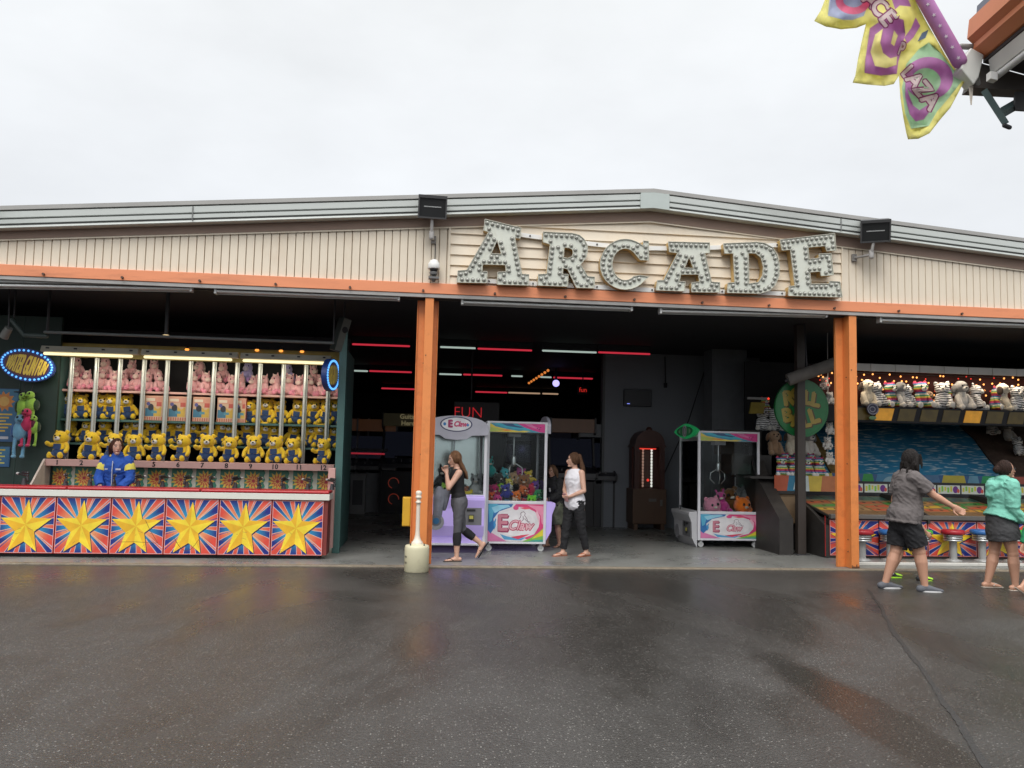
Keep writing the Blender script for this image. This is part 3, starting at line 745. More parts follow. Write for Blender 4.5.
# yellow box on the post
c = at(408, 511, F+.27); b = MB(); x0 = at(402.5, 511, F+.27).x; x1 = PL[0]-.002
o = empty('utility_box', (x0, F+.2, at(408, 526, F+.27).z), 0, 'yellow utility box fixed to the side of the post behind the bollard', 'box')
b.box(0, x1-x0, 0, .14, 0, at(408, 497, F+.27).z-at(408, 526, F+.27).z); part('case', b, mat('yellow_box_paint', (.62, .36, .02), .5, dirt=(.35, .2, .03)), o, .006)
b = MB(); b.box(.01, x1-x0-.01, -.012, -.001, .01, at(408, 497, F+.27).z-at(408, 526, F+.27).z-.01); part('lid', b, mat('yellow_box_lid', (.58, .33, .02), .5), o, .004)
# ------------------------------------------------------------------ roof corner of the next building, overhead on the right
YR = 5.0
DV = Vector((math.sin(YAW), math.cos(YAW), 0))
def sweep(mb, px, back, fwd=0.0, Y=YR):
    P = [at(x, y, Y) for x, y in px]; n = len(P); vs = [p+DV*fwd for p in P]+[p-DV*back for p in P]
    tri = tessellate_polygon([[Vector((x, y, 0)) for x, y in px]])
    return mb.add(vs, [tuple(t) for t in tri]+[tuple(n+i for i in t) for t in tri]+[(i, (i+1) % n, n+(i+1) % n, n+i) for i in range(n)])
rb = empty('shop_roof_corner', at(1000, 88, YR), 0, 'corner of a neighbouring roof with orange boarding, jutting in at top right', 'building')
def rp_(name, mb, ma, bev=0.0): return bpart(name, mb, ma, bev, root=rb)
M_TERRA = mat('terracotta_boards', (0.58, 0.20, 0.085), .55, var=.07, dirt=(.4, .13, .06))
b = MB(); sweep(b, [(969, 20), (967, 39), (973, 44.5), (1060, 60), (1060, 20)], 7)
rp_('fascia_board', b, M_TERRA)
b = MB(); sweep(b, [(972.3, 45), (972, 50.5), (981, 58.5), (1060, 80), (1060, 62)], 7)
rp_('fascia_board', b, M_TERRA)
b = MB(); sweep(b, [(977, 6), (976, 19.5), (1060, 19.5), (1060, 6)], 7, 0); rp_('roof_upstand', b, mat('slate_metal', (.12, .14, .18), .5))
b = MB(); sweep(b, [(983, 59.5), (983, 63), (1060, 84), (1060, 81)], 7); rp_('soffit', b, mat('dark_soffit', (.035, .03, .028), .7))
b = MB(); sweep(b, [(979, 62), (971.5, 87.5), (1060, 92), (1060, 85), (984, 64)], 0, .12); rp_('header', b, mat('brown_header', (.085, .075, .068), .6))
b = MB(); sweep(b, [(1013.5, 93), (1013.5, 111), (1060, 114), (1060, 92)], 0.02, .0); rp_('speaker_box', b, mat('black_box', (.02, .02, .02), .5))
b = MB(); b.tube([at(984, 90, YR), at(1006, 124, YR)], .028, 4, round_ends=False, smooth=False); b.tube([at(1003, 112, YR+.03), at(1045, 88, YR+.05)], .035, 4, round_ends=False, smooth=False)
rp_('strut', b, mat('grey_green_steel', (.13, .19, .19), .5))
b = MB(); b.tube([at(1004.5, 125.5, YR-.02), at(1009.5, 127.5, YR-.02)], .015, 8); rp_('strut_bolt', b, M_DARK)
o = empty('fluorescent_batten', at(991, 75, YR-.1), 0, 'grey fluorescent batten under the neighbouring roof corner at top right', 'light')
q = Matrix.Translation(-Vector(o.location))
b = MB(); sweep(b, [(983.5, 64), (985.5, 79), (990.5, 81), (1003, 74), (1003, 67)], 3.5, -.06); e = b.build('housing', mat('dusty_white', (.50, .50, .47), .5, dirt=(.3, .28, .25)), o); e.matrix_parent_inverse = q
b = MB(); b.tube([at(997, 76, YR-.1), at(997, 76, YR-.1)-DV*3.3], .022, 10, round_ends=False); e = b.build('tube', M_TUBE_OFF, o); e.matrix_parent_inverse = q
b = MB(); sweep(b, [(988, 73), (988, 80.5), (995, 82), (995, 74)], .03, .02, YR-.13); e = b.build('end_cap', M_WHITE, o); e.matrix_parent_inverse = q
# ------------------------------------------------------------------ banner on its raked pole
def zf(p): return (805+p[0]/5.294, p[1]/5.294)
P_YEL = s2l((252, 247, 168)); P_YEL2 = s2l((254, 248, 186)); P_PUR = s2l((212, 154, 206)); P_GRN = s2l((202, 232, 200)); P_BLU = s2l((200, 208, 230)); P_PNK = s2l((250, 150, 182)); P_LET = s2l((236, 222, 222)); P_OUT = s2l((160, 82, 130))
CL = [(150,-260),(118,-80),(105,0),(82,60),(50,112),(110,140),(190,155),(270,148),(322,128),(300,220),(280,320),(268,400),(252,438),(330,448),(420,455),(470,445),(497,400),(505,520),(520,620),(535,700),(545,738),(600,735),(660,705),(710,640),(770,570),(800,510),(845,430),(815,385),(780,350),(740,290),(640,110),(580,0),(490,-150),(420,-260)]
polys = [(CL, P_YEL),
    ([(170,-240),(135,-60),(120,85),(200,104),(250,105),(310,85),(328,40),(330,-60),(330,-240)], P_BLU),
    (oval(255, 5, 92, 72), P_PNK), (oval(255, 0, 52, 40), P_BLU),
    ([(470,-60),(545,0),(560,36),(500,30),(478,52),(455,-20)], P_PUR), ([(500,-160),(440,-150),(420,-60),(470,-40),(530,-30)], P_GRN),
    ([(345,150),(400,112),(470,88),(520,105),(530,180),(512,260),(492,330),(484,392),(400,400),(314,386),(322,290)], P_PUR),
    ([(372,185),(412,152),(398,225),(412,280),(450,310),(486,300),(482,345),(430,360),(368,350),(345,275)], P_YEL2),
    ([(470,160),(490,190),(470,245),(452,230)], P_YEL2),
    ([(584,92),(610,138),(572,200),(540,232),(525,200),(560,150)], P_PUR), ([(655,158),(620,176),(594,222),(638,202)], s2l((120,140,170))),
    ([(538,340),(600,262),(655,225),(720,285),(800,385),(830,432),(760,520),(700,590),(655,668),(560,682),(528,600),(512,470)], P_GRN),
    (oval(655, 415, 128, 112), P_PUR), (oval(640, 432, 78, 72), P_GRN),
    ([(532,400),(548,500),(572,560),(606,585),(648,556),(655,596),(628,632),(585,642),(552,606),(528,510)], P_PUR)]
def flagletter(ch, x, y, size, ang, sx=1.0):
    out = []
    for cc, g_ in ((P_OUT, 1.0), (P_LET, 0.0)):
        cs = contours(ch, size)
        big = []
        for c in cs:
            if g_:
                big.append(band(c+[c[0], c[1]], size*.19))
            a = rad(ang)
        tr = lambda c: [(x+(p[0]*sx*math.cos(a)+p[1]*math.sin(a)), y+(p[0]*sx*math.sin(a)-p[1]*math.cos(a))) for p in c]
        if g_:
            for c in big: out.append(([tr(c)], cc))
        else:
            for c in cs: out.append(([tr(band(c+[c[0], c[1]], size*.075))], cc))
            out.append(([tr(c) for c in cs], cc))
    return out
for ch, x, y, s, a, sx in (('A', 350, -2, 118, 42, 1), ('C', 392, 42, 118, 48, 1), ('E', 436, 98, 125, 52, 1), ('P', 510, 262, 100, 20, .6), ('L', 545, 385, 110, 48, .9), ('A', 578, 428, 110, 50, 1), ('Z', 620, 478, 118, 50, 1), ('A', 662, 535, 125, 52, 1)):
    polys += flagletter(ch, x, y, s, a, sx)
def flagmap(u, v):
    x, y = zf((u, v)); d = .045*math.sin(u*.021+v*.012)+.03*math.sin(u*.045-v*.01+1)+.02*math.sin(v*.05)
    hang = min(1, max(0, (v-(u-580)*1.35+40)/260)); return at(x, y, YR+.02+d*(.15+hang*.6))
bn = empty('banner', at(962, 70, YR), 0, 'yellow, purple and green scalloped banner hanging from a raked purple pole', 'banner')
q = Matrix.Translation(-Vector(bn.location))
ex = [(x, y) for x in range(60, 850, 26) for y in range(-250, 740, 26) if inside((x, y), [CL])]
e = art('cloth', polys, flagmap, bn, vcol_mat('banner_cloth', .8, two=True), ex); e.matrix_parent_inverse = q
for p in e.data.polygons: p.use_smooth = True
sd_ = e.modifiers.new('thickness', 'SOLIDIFY'); sd_.thickness = .003
a, c = at(*zf((818, 325)), YR-.02), at(*zf((530, -180)), YR-.02)
b = MB(); b.tube([a, c], .047, 18); e = b.build('pole', mat('purple_sleeve', (.40, .17, .39), .7, var=.08, bump=.2, bscale=12), bn); e.matrix_parent_inverse = q
b = MB(); ax = (c-a).normalized(); fr = Vector((0, -1, 0)); fr = (fr-ax*fr.dot(ax)).normalized(); sdv = ax.cross(fr)
for i in range(11):
    o_ = a+ax*(.02+i*.082)+fr*.0455-sdv*.0 ; vs = []
    sh = (fr*math.cos(.62)+sdv*math.sin(.62)*(1 if sdv.x < 0 else -1)); o_ = a+ax*(.02+i*.082)+sh*.0472; sv = ax.cross(sh)
    for kk in range(10):
        rr = .014 if kk % 2 == 0 else .006; w_ = PI*kk/5; vs.append(o_+ax*rr*math.cos(w_)+sv*rr*math.sin(w_))
    b.add(vs+[v+sh*.002 for v in vs], [tuple(range(10)), tuple(range(10, 20))]+[(k_, (k_+1) % 10, 10+(k_+1) % 10, 10+k_) for k_ in range(10)])
e = b.build('star_print', mat('white_star', (.62, .55, .62), .7), bn); e.matrix_parent_inverse = q
b = MB(); sweep(b, [(959.5, 62), (967, 51), (980, 58), (975, 80), (970, 88), (957, 72)], .05, .06); e = b.build('bracket', mat('white_bracket', (.62, .63, .6), .45), bn, .008); e.matrix_parent_inverse = q
b = MB(); b.tube([at(961, 46.5, YR), at(973, 47, YR)], .02, 8); b.tube([at(971, 62, YR+.02), at(976, 84, YR+.02)], .03, 8); e = b.build('clamp', mat('grey_clamp', (.22, .22, .21), .5), bn); e.matrix_parent_inverse = q
b = MB(); b.add([at(968.5, 87, YR), at(973, 86, YR), at(971.5, 105, YR), at(970.5, 105, YR)], [(0, 1, 2, 3)]); e = b.build('loose_strip', mat('pale_tape', (.66, .6, .52), .6), bn); e.matrix_parent_inverse = q
sd_ = e.modifiers.new('thickness', 'SOLIDIFY'); sd_.thickness = .004
# ------------------------------------------------------------------ toys
M_YEL = mat('yellow_plush', (.80, .54, .035), .95, var=.12, scale=14, bump=.35, bscale=120)
M_DENIM = mat('blue_cloth', (.035, .07, .17), .9, var=.15, scale=20)
M_INK = mat('black_toy_eye', (.01, .01, .012), .2)
M_SNOUT = mat('white_plush', (.68, .66, .62), .9, var=.08, bump=.3, bscale=120)
def fuzzy(name, col): return mat(name, col, .92, var=.14, scale=16, bump=.4, bscale=110)
def toy_face(root, y, z, s, sep=.4, mz=None, nose=True):
    for sx in (-1, 1):
        b = MB(); b.ell((sx*s*sep, y, z+s*.18), (s*.12, s*.1, s*.14), nu=10, nv=6); part('eye', b, M_INK, root)
    if mz:
        b = MB(); b.ell((0, y-s*.02, z-s*.22), (s*.42, s*.3, s*.32), nu=14, nv=8); part('muzzle', b, mz, root)
        if nose:
            b = MB(); b.ell((0, y-s*.32, z-s*.12), (s*.15, s*.1, s*.11), nu=10, nv=6); part('nose', b, M_INK, root)
def bear(name, ma, mz, trousers=None, h=.4, ear=.034, pose=0):
    b = MB(); k = h/.4
    b.use(ma).ell((0, 0, .135), (.098, .085, .125)); b.ell((0, -.008, .292), (.105, .094, .100))
    for s in (-1, 1):
        b.ell((s*.078, .0, .372), (ear, .018, ear), nu=12, nv=8)
        b.tube([(s*.085, -.01, .205), *(((s*.125, -.04, .15), (s*.128, -.07, .105)) if pose == 0 or (pose == 2 and s > 0) else ((s*.13, -.02, .14), (s*.135, -.03, .085)) if pose == 1 else ((s*.13, -.05, .19), (s*.15, -.085, .215)))], [.033, .031, .03], 10)
        b.tube([(s*.055, -.02, .055), (s*.075, -.10, .038)], [.045, .04], 10); b.ell((s*.078, -.125, .045), (.036, .022, .045), nu=12, nv=8)
    me_o = fuzz(b.build(name))
    if trousers:
        q = MB(); q.ell((0, -.002, .095), (.104, .091, .095)); q.box(-.05, .05, -.094, -.07, .13, .205)
        for s in (-1, 1): q.tube([(s*.055, -.015, .06), (s*.072, -.082, .042)], [.05, .045], 10)
        part('trousers', q, trousers, me_o)
    toy_face(me_o, -.098, .30, .1, .38, mz)
    return me_o
def ypos(px, py, Y): return at(px, py, Y)
G_Y = 'yellow plush bears on the water game shelves'
YBS = [bear('plush_bear', M_YEL, M_SNOUT, M_DENIM, pose=k) for k in range(3)]
class _R: pass
ryb = random.Random(5)
# ------------------------------------------------------------------ water gun booth: shelving and target wall
YC = gnd(160, 558.3, SL).y                # counter front
YLG, YT, YS_, YB = YC+1.55, YC+1.78, YC+1.95, YC+2.65
M_TEAL = mat('teal_paint', (.055, .135, .125), .5, var=.12, dirt=(.03, .07, .065))
M_PINK = mat('pink_paint', (.55, .33, .30), .5, var=.08, dirt=(.42, .24, .2))
M_OFFW = mat('cream_panel', (.56, .55, .46), .5, var=.06)
M_ALU = mat('aluminium', (.50, .52, .50), .38, .55, var=.06)
wb = empty('water_gun_booth', (at(200, 500, YS_).x, YS_, SL), 0, 'water gun game booth with teal shelving, pink ledge and numbered target panels', 'game booth')
def wp(name, mb, ma=None, bev=0.0, label=None): return bpart(name, mb, ma, bev, label, wb)
def zy(x, y, Y): return at(x, y, Y).z
XA, XB = at(58, 430, YS_).x, at(340, 430, YS_).x
ZT = zy(200, 358, YS_)
b = MB(); b.box(XA-.6, XB+.05, YB, YB+.05, SL, CEIL-.3); wp('back_panel', b, M_BLACK)
b = MB(); b.box(XA-.03, XA+.02, YS_-.12, YB-.002, SL, ZT); wp('side_panel', b, M_TEAL, .004)
XP = at(338.5, 450, YC+.75).x
b = MB(); b.box(XP-.04, XP+.07, YC+.72, YC+.82, SL, zy(338, 330, YC+.75)); b.box(XP+.0, XP+.03, YC+.822, YB-.002, SL, zy(338, 345, YC+.75)); wp('corner_post', b, M_TEAL, .005)
ledge_z0, ledge_z1 = zy(190, 468.5, YLG), zy(190, 461.8, YLG)
XL0, XL1 = at(45, 465, YLG).x, at(334, 465, YLG).x
b = MB(); b.box(XL0, XL1, YLG, YS_+.0, ledge_z0, ledge_z1); wp('ledge', b, M_PINK, .006)
b = MB(); b.box(XL0+.02, XL1-.01, YT, YT+.04, SL, ledge_z0-.002); wp('target_wall', b, M_OFFW)
b = MB(); b.prism([(YLG+.0, ledge_z1), (YLG-.55, ledge_z0-.42), (YLG-.55, SL), (YT+.04, SL), (YT+.04, ledge_z1)], XL0-.03, XL0-.002, 'x'); wp('end_cheek', b, mat('pale_pink_board', (.56, .48, .43), .5))
b = MB(); b.box(at(327.5, 500, YC+.55).x, at(334.5, 500, YC+.55).x, YC+.5, YC+.6, SL+.1, zy(330, 468, YC+.55)); wp('end_stile', b, M_PINK, .005)
SH = [391.5, 420.5, 444.0]
SZ = [zy(190, y+1, YS_) for y in SH]
b = MB(); b.box(XA+.021, XB, YS_, YB-.002, SZ[0]-.035, SZ[0]); wp('shelf', b, M_PINK, .003, 'pink top shelf')
for z in SZ[1:]:
    b = MB(); b.box(XA+.021, XB, YS_, YB-.002, z-.035, z); wp('shelf', b, M_TEAL, .003)
for x in (70, 95, 118.6, 142.7, 166, 189.3, 213, 236, 259, 282.5, 305, 328):
    xx = at(x, 385, YS_-.04).x
    b = MB(); b.tube([(xx, YS_-.04, ledge_z1+.001), (xx, YS_-.04, ZT)], .028, 12, round_ends=False); b.tube([(xx+.032, YS_-.03, ledge_z1+.001), (xx+.032, YS_-.03, ZT)], .012, 8, round_ends=False)
    wp('ball_tube', b, M_ALU)
# valance with a warm line of bulbs above the lamps
b = MB(); b.box(XA-.1, XB+.02, YS_-.1, YS_-.06, zy(190, 361, YS_-.1), zy(190, 347, YS_-.1)); wp('valance', b, mat('olive_valance', (.16, .12, .02), .6, var=.3, scale=8))
def burst(cx, cy, r0, r1, n, ph=0):
    return [(cx+(r1 if i % 2 == 0 else r0)*math.cos(ph+PI*i/n), cy+(r1 if i % 2 == 0 else r0)*math.sin(ph+PI*i/n)) for i in range(2*n)]
tw, th = .30, ledge_z0-.45
TXS = [57+24.2*i for i in range(12)]
for i, x in enumerate(TXS):
    xx = at(x+3, 478, YT).x; z1 = ledge_z0-.004; z0 = z1-.42
    cz = (z0+z1)/2+.03
    g = [(xx+.155+(.025 if k % 2 else 0)-.05*0, z0+(z1-z0)*k/8) for k in range(9)]
    polys = [([(xx-.14, z0), *g, (xx-.14, z1)], (.05, .22, .15)), (burst(xx, cz, .10, .16, 13, i*.3), (.75, .50, .08)), (burst(xx, cz, .065, .125, 12, i*.2+.2), (.55, .09, .05)), (burst(xx, cz, .04, .085, 11, .1), (.78, .40, .10)), (burst(xx, cz, .02, .05, 8), (.45, .03, .05))]
    o = art('target', polys, lambda u, v: (u, YT-.004, v), wb, vcol_mat('printed_sheet')); o.matrix_parent_inverse = Matrix.Translation(-Vector(wb.location))
    o = text_obj('number', str(i+1), .105, M_INK, facing((at(x, 465, YLG).x, YLG-.003, (ledge_z0+ledge_z1)/2)), wb, .002, .002); o.matrix_parent_inverse = Matrix.Translation(-Vector(wb.location))
# lit fluorescent fittings
M_LIT = glow('lit_tube', (1.0, .86, .50), 1.15)
def fitting(x0, y0, x1, y1, label):
    Y = YC+1.35; a = at(x0, y0, Y); c = at(x1, y1, Y); Lh = (c.x-a.x)/2; o = empty('shelf_light', ((a.x+c.x)/2, Y, (a.z+c.z)/2), 0, label, 'light', 'lit fluorescent fittings over the shelves')
    b = MB(); b.prism([(-.07, -.015), (-.03, .075), (.06, .075), (.07, -.015)], -Lh, Lh, 'x'); part('housing', b, mat('cream_housing', (.52, .50, .42), .4, var=.1, dirt=(.3, .28, .2)), o, .004)
    b = MB(); b.tube([(-Lh*.92, -.03, -.045), (Lh*.86, -.03, -.045)], .022, 12); part('tube', b, M_LIT, o)
    la = bpy.data.lights.new('tube_light', 'AREA'); la.shape = 'RECTANGLE'; la.size = Lh*1.7; la.size_y = .08; la.energy = 9; la.color = (1, .90, .70); lo = bpy.data.objects.new('tube_light', la); COL.objects.link(lo); lo.location = ((a.x+c.x)/2, Y-.03, (a.z+c.z)/2-.085); lo.rotation_euler = (rad(28), 0, 0)
    for k in range(4):
        b = MB(); b.box(-Lh+.1+k*(2*Lh-.2)/3-.02, -Lh+.1+k*(2*Lh-.2)/3+.02, -.045, -.02, .03, .05, Matrix.Translation((0, -.03, 0))); part('clip', b, M_DARK, o)
fitting(42, 350.5, 139, 354, 'leftmost of the three lit fittings above the pink plush shelf')
fitting(142, 354, 238, 357.5, 'middle one of the three lit fittings above the pink plush shelf')
fitting(241, 358, 331, 360.5, 'rightmost of the three lit fittings above the pink plush shelf')
for i, x in enumerate((187, 257, 281, 302)):
    b = MB(); p = at(x, 349.5+i*.7, YS_-.13); b.ell((0, 0, 0), (.035, .03, .022), nu=10, nv=6)
    o = b.build('amber_bulb', glow('amber_lamp', (1, .36, .06), 1.4), loc=p); q = MB(); q.tube([(0, .0, .015), (0, .03, .06)], .02, 8); part('socket', q, M_DARK, o)
    tag(o, 'small amber bulb above the ' + ('middle lit fitting' if i == 0 else 'rightmost lit fitting, %s of three' % ORD[i-1]), 'bulb', 'amber bulbs on the valance')
# ---- yellow bears
def row(xs, y, Y, z, name, hs=1.0):
    for i, x in enumerate(xs):
        p = at(x, y, Y); j = random.uniform(-.35, .35)
        lab = '%s yellow plush bear from the left %s' % (ORD[i], name) if i < len(xs)-1 else 'rightmost yellow plush bear %s' % name
        place(ryb.choice(YBS), (p.x, Y+random.uniform(-.05, .05), z+.004), j, hs*random.uniform(.90, 1.06), lab, G_Y, 'plush toy', rx=random.uniform(-.14, .08), ry=random.uniform(-.17, .17))
def row3():
    for i, x in enumerate((60, 90, 112, 135, 159, 183, 206.5, 229, 254, 277, 295, 324)):
        p = at(x, 450, YLG+.2)
        place(ryb.choice(YBS), (p.x, YLG+.2, ledge_z1+.002), random.uniform(-.4, .15), random.uniform(.98, 1.08)*1.03, 'yellow plush bear on the pink ledge above target number %s' % NUMW[i], G_Y, 'plush toy', rx=random.uniform(-.08, .05), ry=random.uniform(-.12, .12))
row3()
row((69, 86, 105, 125, 137, 152, 170, 180, 194, 206, 219, 232, 246, 264, 275, 291, 309, 319, 332), 433, YS_+.22, SZ[2], 'on the lower teal shelf', 1.02)
row((66, 83, 100, 113, 129), 410, YS_+.22, SZ[1], 'on the upper teal shelf, left of the boxes', 1.05)
row((252, 266, 281, 297, 313, 324, 334), 410, YS_+.22, SZ[1], 'on the upper teal shelf, right of the boxes', 1.05)
# ---- boxed toys
def toybox(x0, x1, label):
    a, c = at(x0, 409, YS_+.03).x, at(x1, 409, YS_+.03).x; w_ = c-a; h_ = .40
    o = empty('toy_box', ((a+c)/2, YS_+.03, SZ[1]), 0, label, 'box', 'printed toy boxes on the upper teal shelf')
    b = MB(); b.box(-w_/2, w_/2, 0, .2, .002, h_); part('carton', b, mat('red_carton', (.50, .13, .08), .5), o, .003)
    P = [(rect(-w_/2+.004, w_/2-.004, .006, h_-.004), (.60, .42, .30))]
    for k in range(8): P.append((rect(-w_/2+.01+k*w_/8, -w_/2+.01+k*w_/8+w_/20, .01, .06), (.55, .08, .06)))
    P += [(rect(-w_/2+.012, w_/2-.012, .30, .385), (.62, .30, .22)), (rect(-w_/2+.02, w_*.05, .315, .36), (.70, .62, .5)), (rect(-w_/2+.012, w_*.12, .07, .2), (.06, .20, .32)),
          (rect(w_*.0, w_*.4, .07, .22), (.62, .42, .08)), (oval(-w_*.16, .215, .045, .055, 12), (.03, .03, .04)), (oval(w_*.2, .24, .04, .05, 12), (.62, .45, .30)), (rect(w_*.14, w_*.42, .23, .30), (.5, .10, .08)), (oval(-w_*.3, .27, .03, .03, 10), (.1, .1, .3)), (rect(-.03, .05, .12, .16), (.1, .3, .4))]
    art('front_print', P, lambda u, v: (u, -.003, v), o)
for a in ((144.5, 163, 'first printed toy box from the left, next to the yellow bears'), (168, 187, 'second printed toy box from the left on the shelf'), (192.5, 211, 'third printed toy box from the left on the shelf'),
          (217, 235, 'fourth printed toy box from the left on the shelf'), (235.5, 246, 'narrow printed toy box, rightmost of the boxes on the shelf')): toybox(*a)
# ---- pink plush ponies heaped on the top shelf
def pony(name, col, muz):
    ma = fuzzy(name+'_fur', col); mz = fuzzy(name+'_muzzle', muz); b = MB(); b.use(ma)
    b.ell((0, 0, .11), (.085, .08, .11)); b.ell((0, -.01, .26), (.078, .082, .085)); b.tube([(0, 0, .15), (0, -.005, .24)], [.07, .06], 12)
    for s in (-1, 1):
        b.tube([(s*.045, .0, .33), (s*.058, -.005, .375)], [.022, .008], 8)
        b.tube([(s*.07, -.03, .17), (s*.105, -.09, .09)], [.034, .036], 10); b.tube([(s*.05, -.04, .05), (s*.085, -.13, .04)], [.042, .04], 10)
    o = fuzz(b.build(name))
    for s in (-1, 1):
        for cc, rr in (((s*.108, -.1, .075), (.038, .036, .036)), ((s*.09, -.145, .04), (.042, .034, .042))):
            b = MB(); b.ell(cc, rr, nu=12, nv=8); part('hoof', b, fuzzy(name+'_hoof', (col[0]*.95, col[1]*.62, col[2]*.8)), o)
    b = MB(); b.tube([(0, .02, .345), (0, .06, .31), (0, .085, .25), (0, .08, .18)], [.02, .03, .03, .02], 8); b.ell((0, -.03, .335), (.03, .03, .025), nu=10, nv=6); part('mane', b, fuzzy(name+'_mane', tuple(min(.9, c*1.15) for c in muz)), o)
    b = MB(); b.ell((0, -.085, .235), (.05, .045, .042), nu=12, nv=8); part('muzzle', b, mz, o)
    for s in (-1, 1):
        b = MB(); b.ell((s*.042, -.075, .285), (.011, .01, .014), nu=8, nv=6); part('eye', b, M_INK, o)
    return o
pp = pony('pink_plush_pony', (.72, .40, .42), (.72, .55, .50)); lp = pony('lavender_plush_pony', (.36, .32, .58), (.50, .46, .6))
bays = [(82.5, 'first'), (107, 'second'), (131, 'third'), (154, 'fourth'), (201, 'sixth'), (225, 'seventh'), (248, 'eighth'), (271, 'ninth'), (294, 'tenth'), (316, 'eleventh')]
PG = 'pink and lavender plush ponies on the top shelf'
for bx_, w_ in bays:
    for k, (dx, lvl) in enumerate(((-6.5, 0), (6.5, 0), (-1 if w_ not in ('first', 'tenth') else -6, 1))):
        if w_ == 'eighth' and lvl == 0 and k == 0: pass
        lav = lvl == 1 and w_ in ('eighth', 'tenth')
        if lvl == 1 and w_ in ('ninth',): continue
        p = at(bx_+dx, 385, YS_+.22+.16*lvl); pos = ('left', 'right', 'top')[k]
        if lav: lab = 'lavender plush pony on top of the pink heap in the %s bay' % w_
        elif k == 2: lab = 'pink plush pony atop the heap in the %s bay' % w_
        else: lab = 'pink plush pony low on the %s in the %s bay' % (pos, w_)
        place(lp if lav else pp, (p.x, YS_+.2+.2*lvl, SZ[0]+(.002 if lvl == 0 else .21)), random.uniform(-.7, .7), random.uniform(.88, 1.02), lab, PG, 'plush toy', rx=random.uniform(-.1, .15), ry=random.uniform(-.15, .15))
p = at(331, 385, YS_+.22); place(pp, (p.x, YS_+.25, SZ[0]+.002), .3, .95, 'last pink plush pony at the right end of the top shelf', PG, 'plush toy')
# ------------------------------------------------------------------ the counter in front with its star panels
def cliprect(poly, x0, x1, y0, y1):
    def cl(pts, f, ins):
        out = []
        for i in range(len(pts)):
            a, c = pts[i], pts[(i+1) % len(pts)]
            if ins(a): out.append(a)
            if ins(a) != ins(c): out.append(f(a, c))
        return out
    for ax, lim, sg in ((0, x0, 1), (0, x1, -1), (1, y0, 1), (1, y1, -1)):
        ins = lambda p: (p[ax]-lim)*sg >= -1e-9
        def f(a, c):
            t = (lim-a[ax])/(c[ax]-a[ax]); return (a[0]+(c[0]-a[0])*t, a[1]+(c[1]-a[1])*t)
        poly = cl(poly, f, ins)
        if len(poly) < 3: return []
    return poly
STAR_IN = None
def star_polys(w_, h_, seed=3):
    """sunburst and gold star printed on a panel w_ x h_, origin at its lower left"""
    rnd = random.Random(seed); c = (w_*.475, h_*.5); R_ = 2*max(w_, h_)
    def grad(a, bcol):
        def fn(u, v):
            r = min(1, math.hypot(u-c[0], v-c[1])/(h_*.55)); r = max(0, (r-.42)/.40); r = min(1, r); return tuple(x*(1-r)+y*r for x, y in zip(a, bcol))
        return fn
    red = grad((.78, .34, .16), (.68, .075, .05)); blue = grad((.03, .30, .52), (.014, .022, .20)); white = grad((.8, .62, .4), (.58, .42, .46))
    m = .012
    P = [(rect(0, w_, 0, h_), (.55, .04, .035)), (rect(m*.5, w_-m*.5, m*.5, h_-m*.5), (.62, .45, .42)), (rect(m, w_-m, m, h_-m), red)]
    a = .05
    def sect(a0, a1, col):
        q = cliprect([c, (c[0]+R_*math.cos(a0), c[1]+R_*math.sin(a0)), (c[0]+R_*math.cos((a0+a1)/2), c[1]+R_*math.sin((a0+a1)/2)), (c[0]+R_*math.cos(a1), c[1]+R_*math.sin(a1))], m, w_-m, m, h_-m)
        if q: P.append((q, col))
    n = 14
    for i in range(n):
        a0 = 2*PI*i/n+.1*rnd.random(); wd = rnd.choice((.13, .17, .23))
        sect(a0-.022, a0+wd+.022, white); sect(a0, a0+wd, blue)
        if rnd.random() < .6: sect(a0+wd+.055, a0+wd+.085, white if rnd.random() < .5 else blue)
    sc = lambda px, py: (px/317*w_, (315-py)/315*h_)
    O = [sc(160, 15), sc(298, 122), sc(220, 305), sc(55, 305), sc(5, 120)]; I = [sc(185, 117), sc(202, 195), sc(145, 250), sc(90, 195), sc(120, 117)]
    pts = [p for i in range(5) for p in (O[i], I[i])]; d = .012
    P.append(([(x+d, y-d*1.2) for x, y in pts], (.018, .02, .08)))
    cc = sc(150, 157)
    for i in range(10):
        q, r = pts[i], pts[(i+1) % 10]
        base = ((.93, .70, .05), (.85, .48, .03))[i % 2]
        def fn(u, v, base=base):
            t = min(1, math.hypot(u-cc[0], v-cc[1])/(h_*.5)); return tuple(b_*(.86+.22*t) for b_ in base)
        P.append(([cc, q, r], fn))
    return P, [(w_*i/9, h_*j/9) for i in range(1, 9) for j in range(1, 9)]
X0, X1 = at(-1, 525, YC).x, at(323.5, 525, YC).x
CZ0, CZ1, CZ2, CZ3 = zy(160, 554.3, YC), zy(160, 498.2, YC), zy(160, 491.0, YC), zy(160, 489.6, YC)
ct = empty('game_counter', ((X0+X1)/2, YC, SL), 0, 'long low counter faced with six gold star panels under a red padded top', 'counter')
IC = Matrix.Translation(-Vector(ct.location))
def cp(name, mb, ma, bev=0.0):
    return bpart(name, mb, ma, bev, root=ct)
b = MB(); b.box(X0-.9, X1+.05, YC+.012, YC+.42, CZ0+.005, CZ1+.02); cp('carcass', b, mat('dark_red_board', (.18, .03, .025), .5))
b = MB(); b.box(X0-.9, X1-.05, YC+.1, YC+.4, SL, CZ0+.004); cp('plinth', b, mat('black_plinth', (.02, .02, .02), .6))
b = MB(); b.box(X0-.9, X1+.07, YC-.03, YC+.45, CZ1+.006, CZ2-.006); cp('white_edge', b, mat('white_laminate', (.66, .66, .60), .4, var=.05), .004)
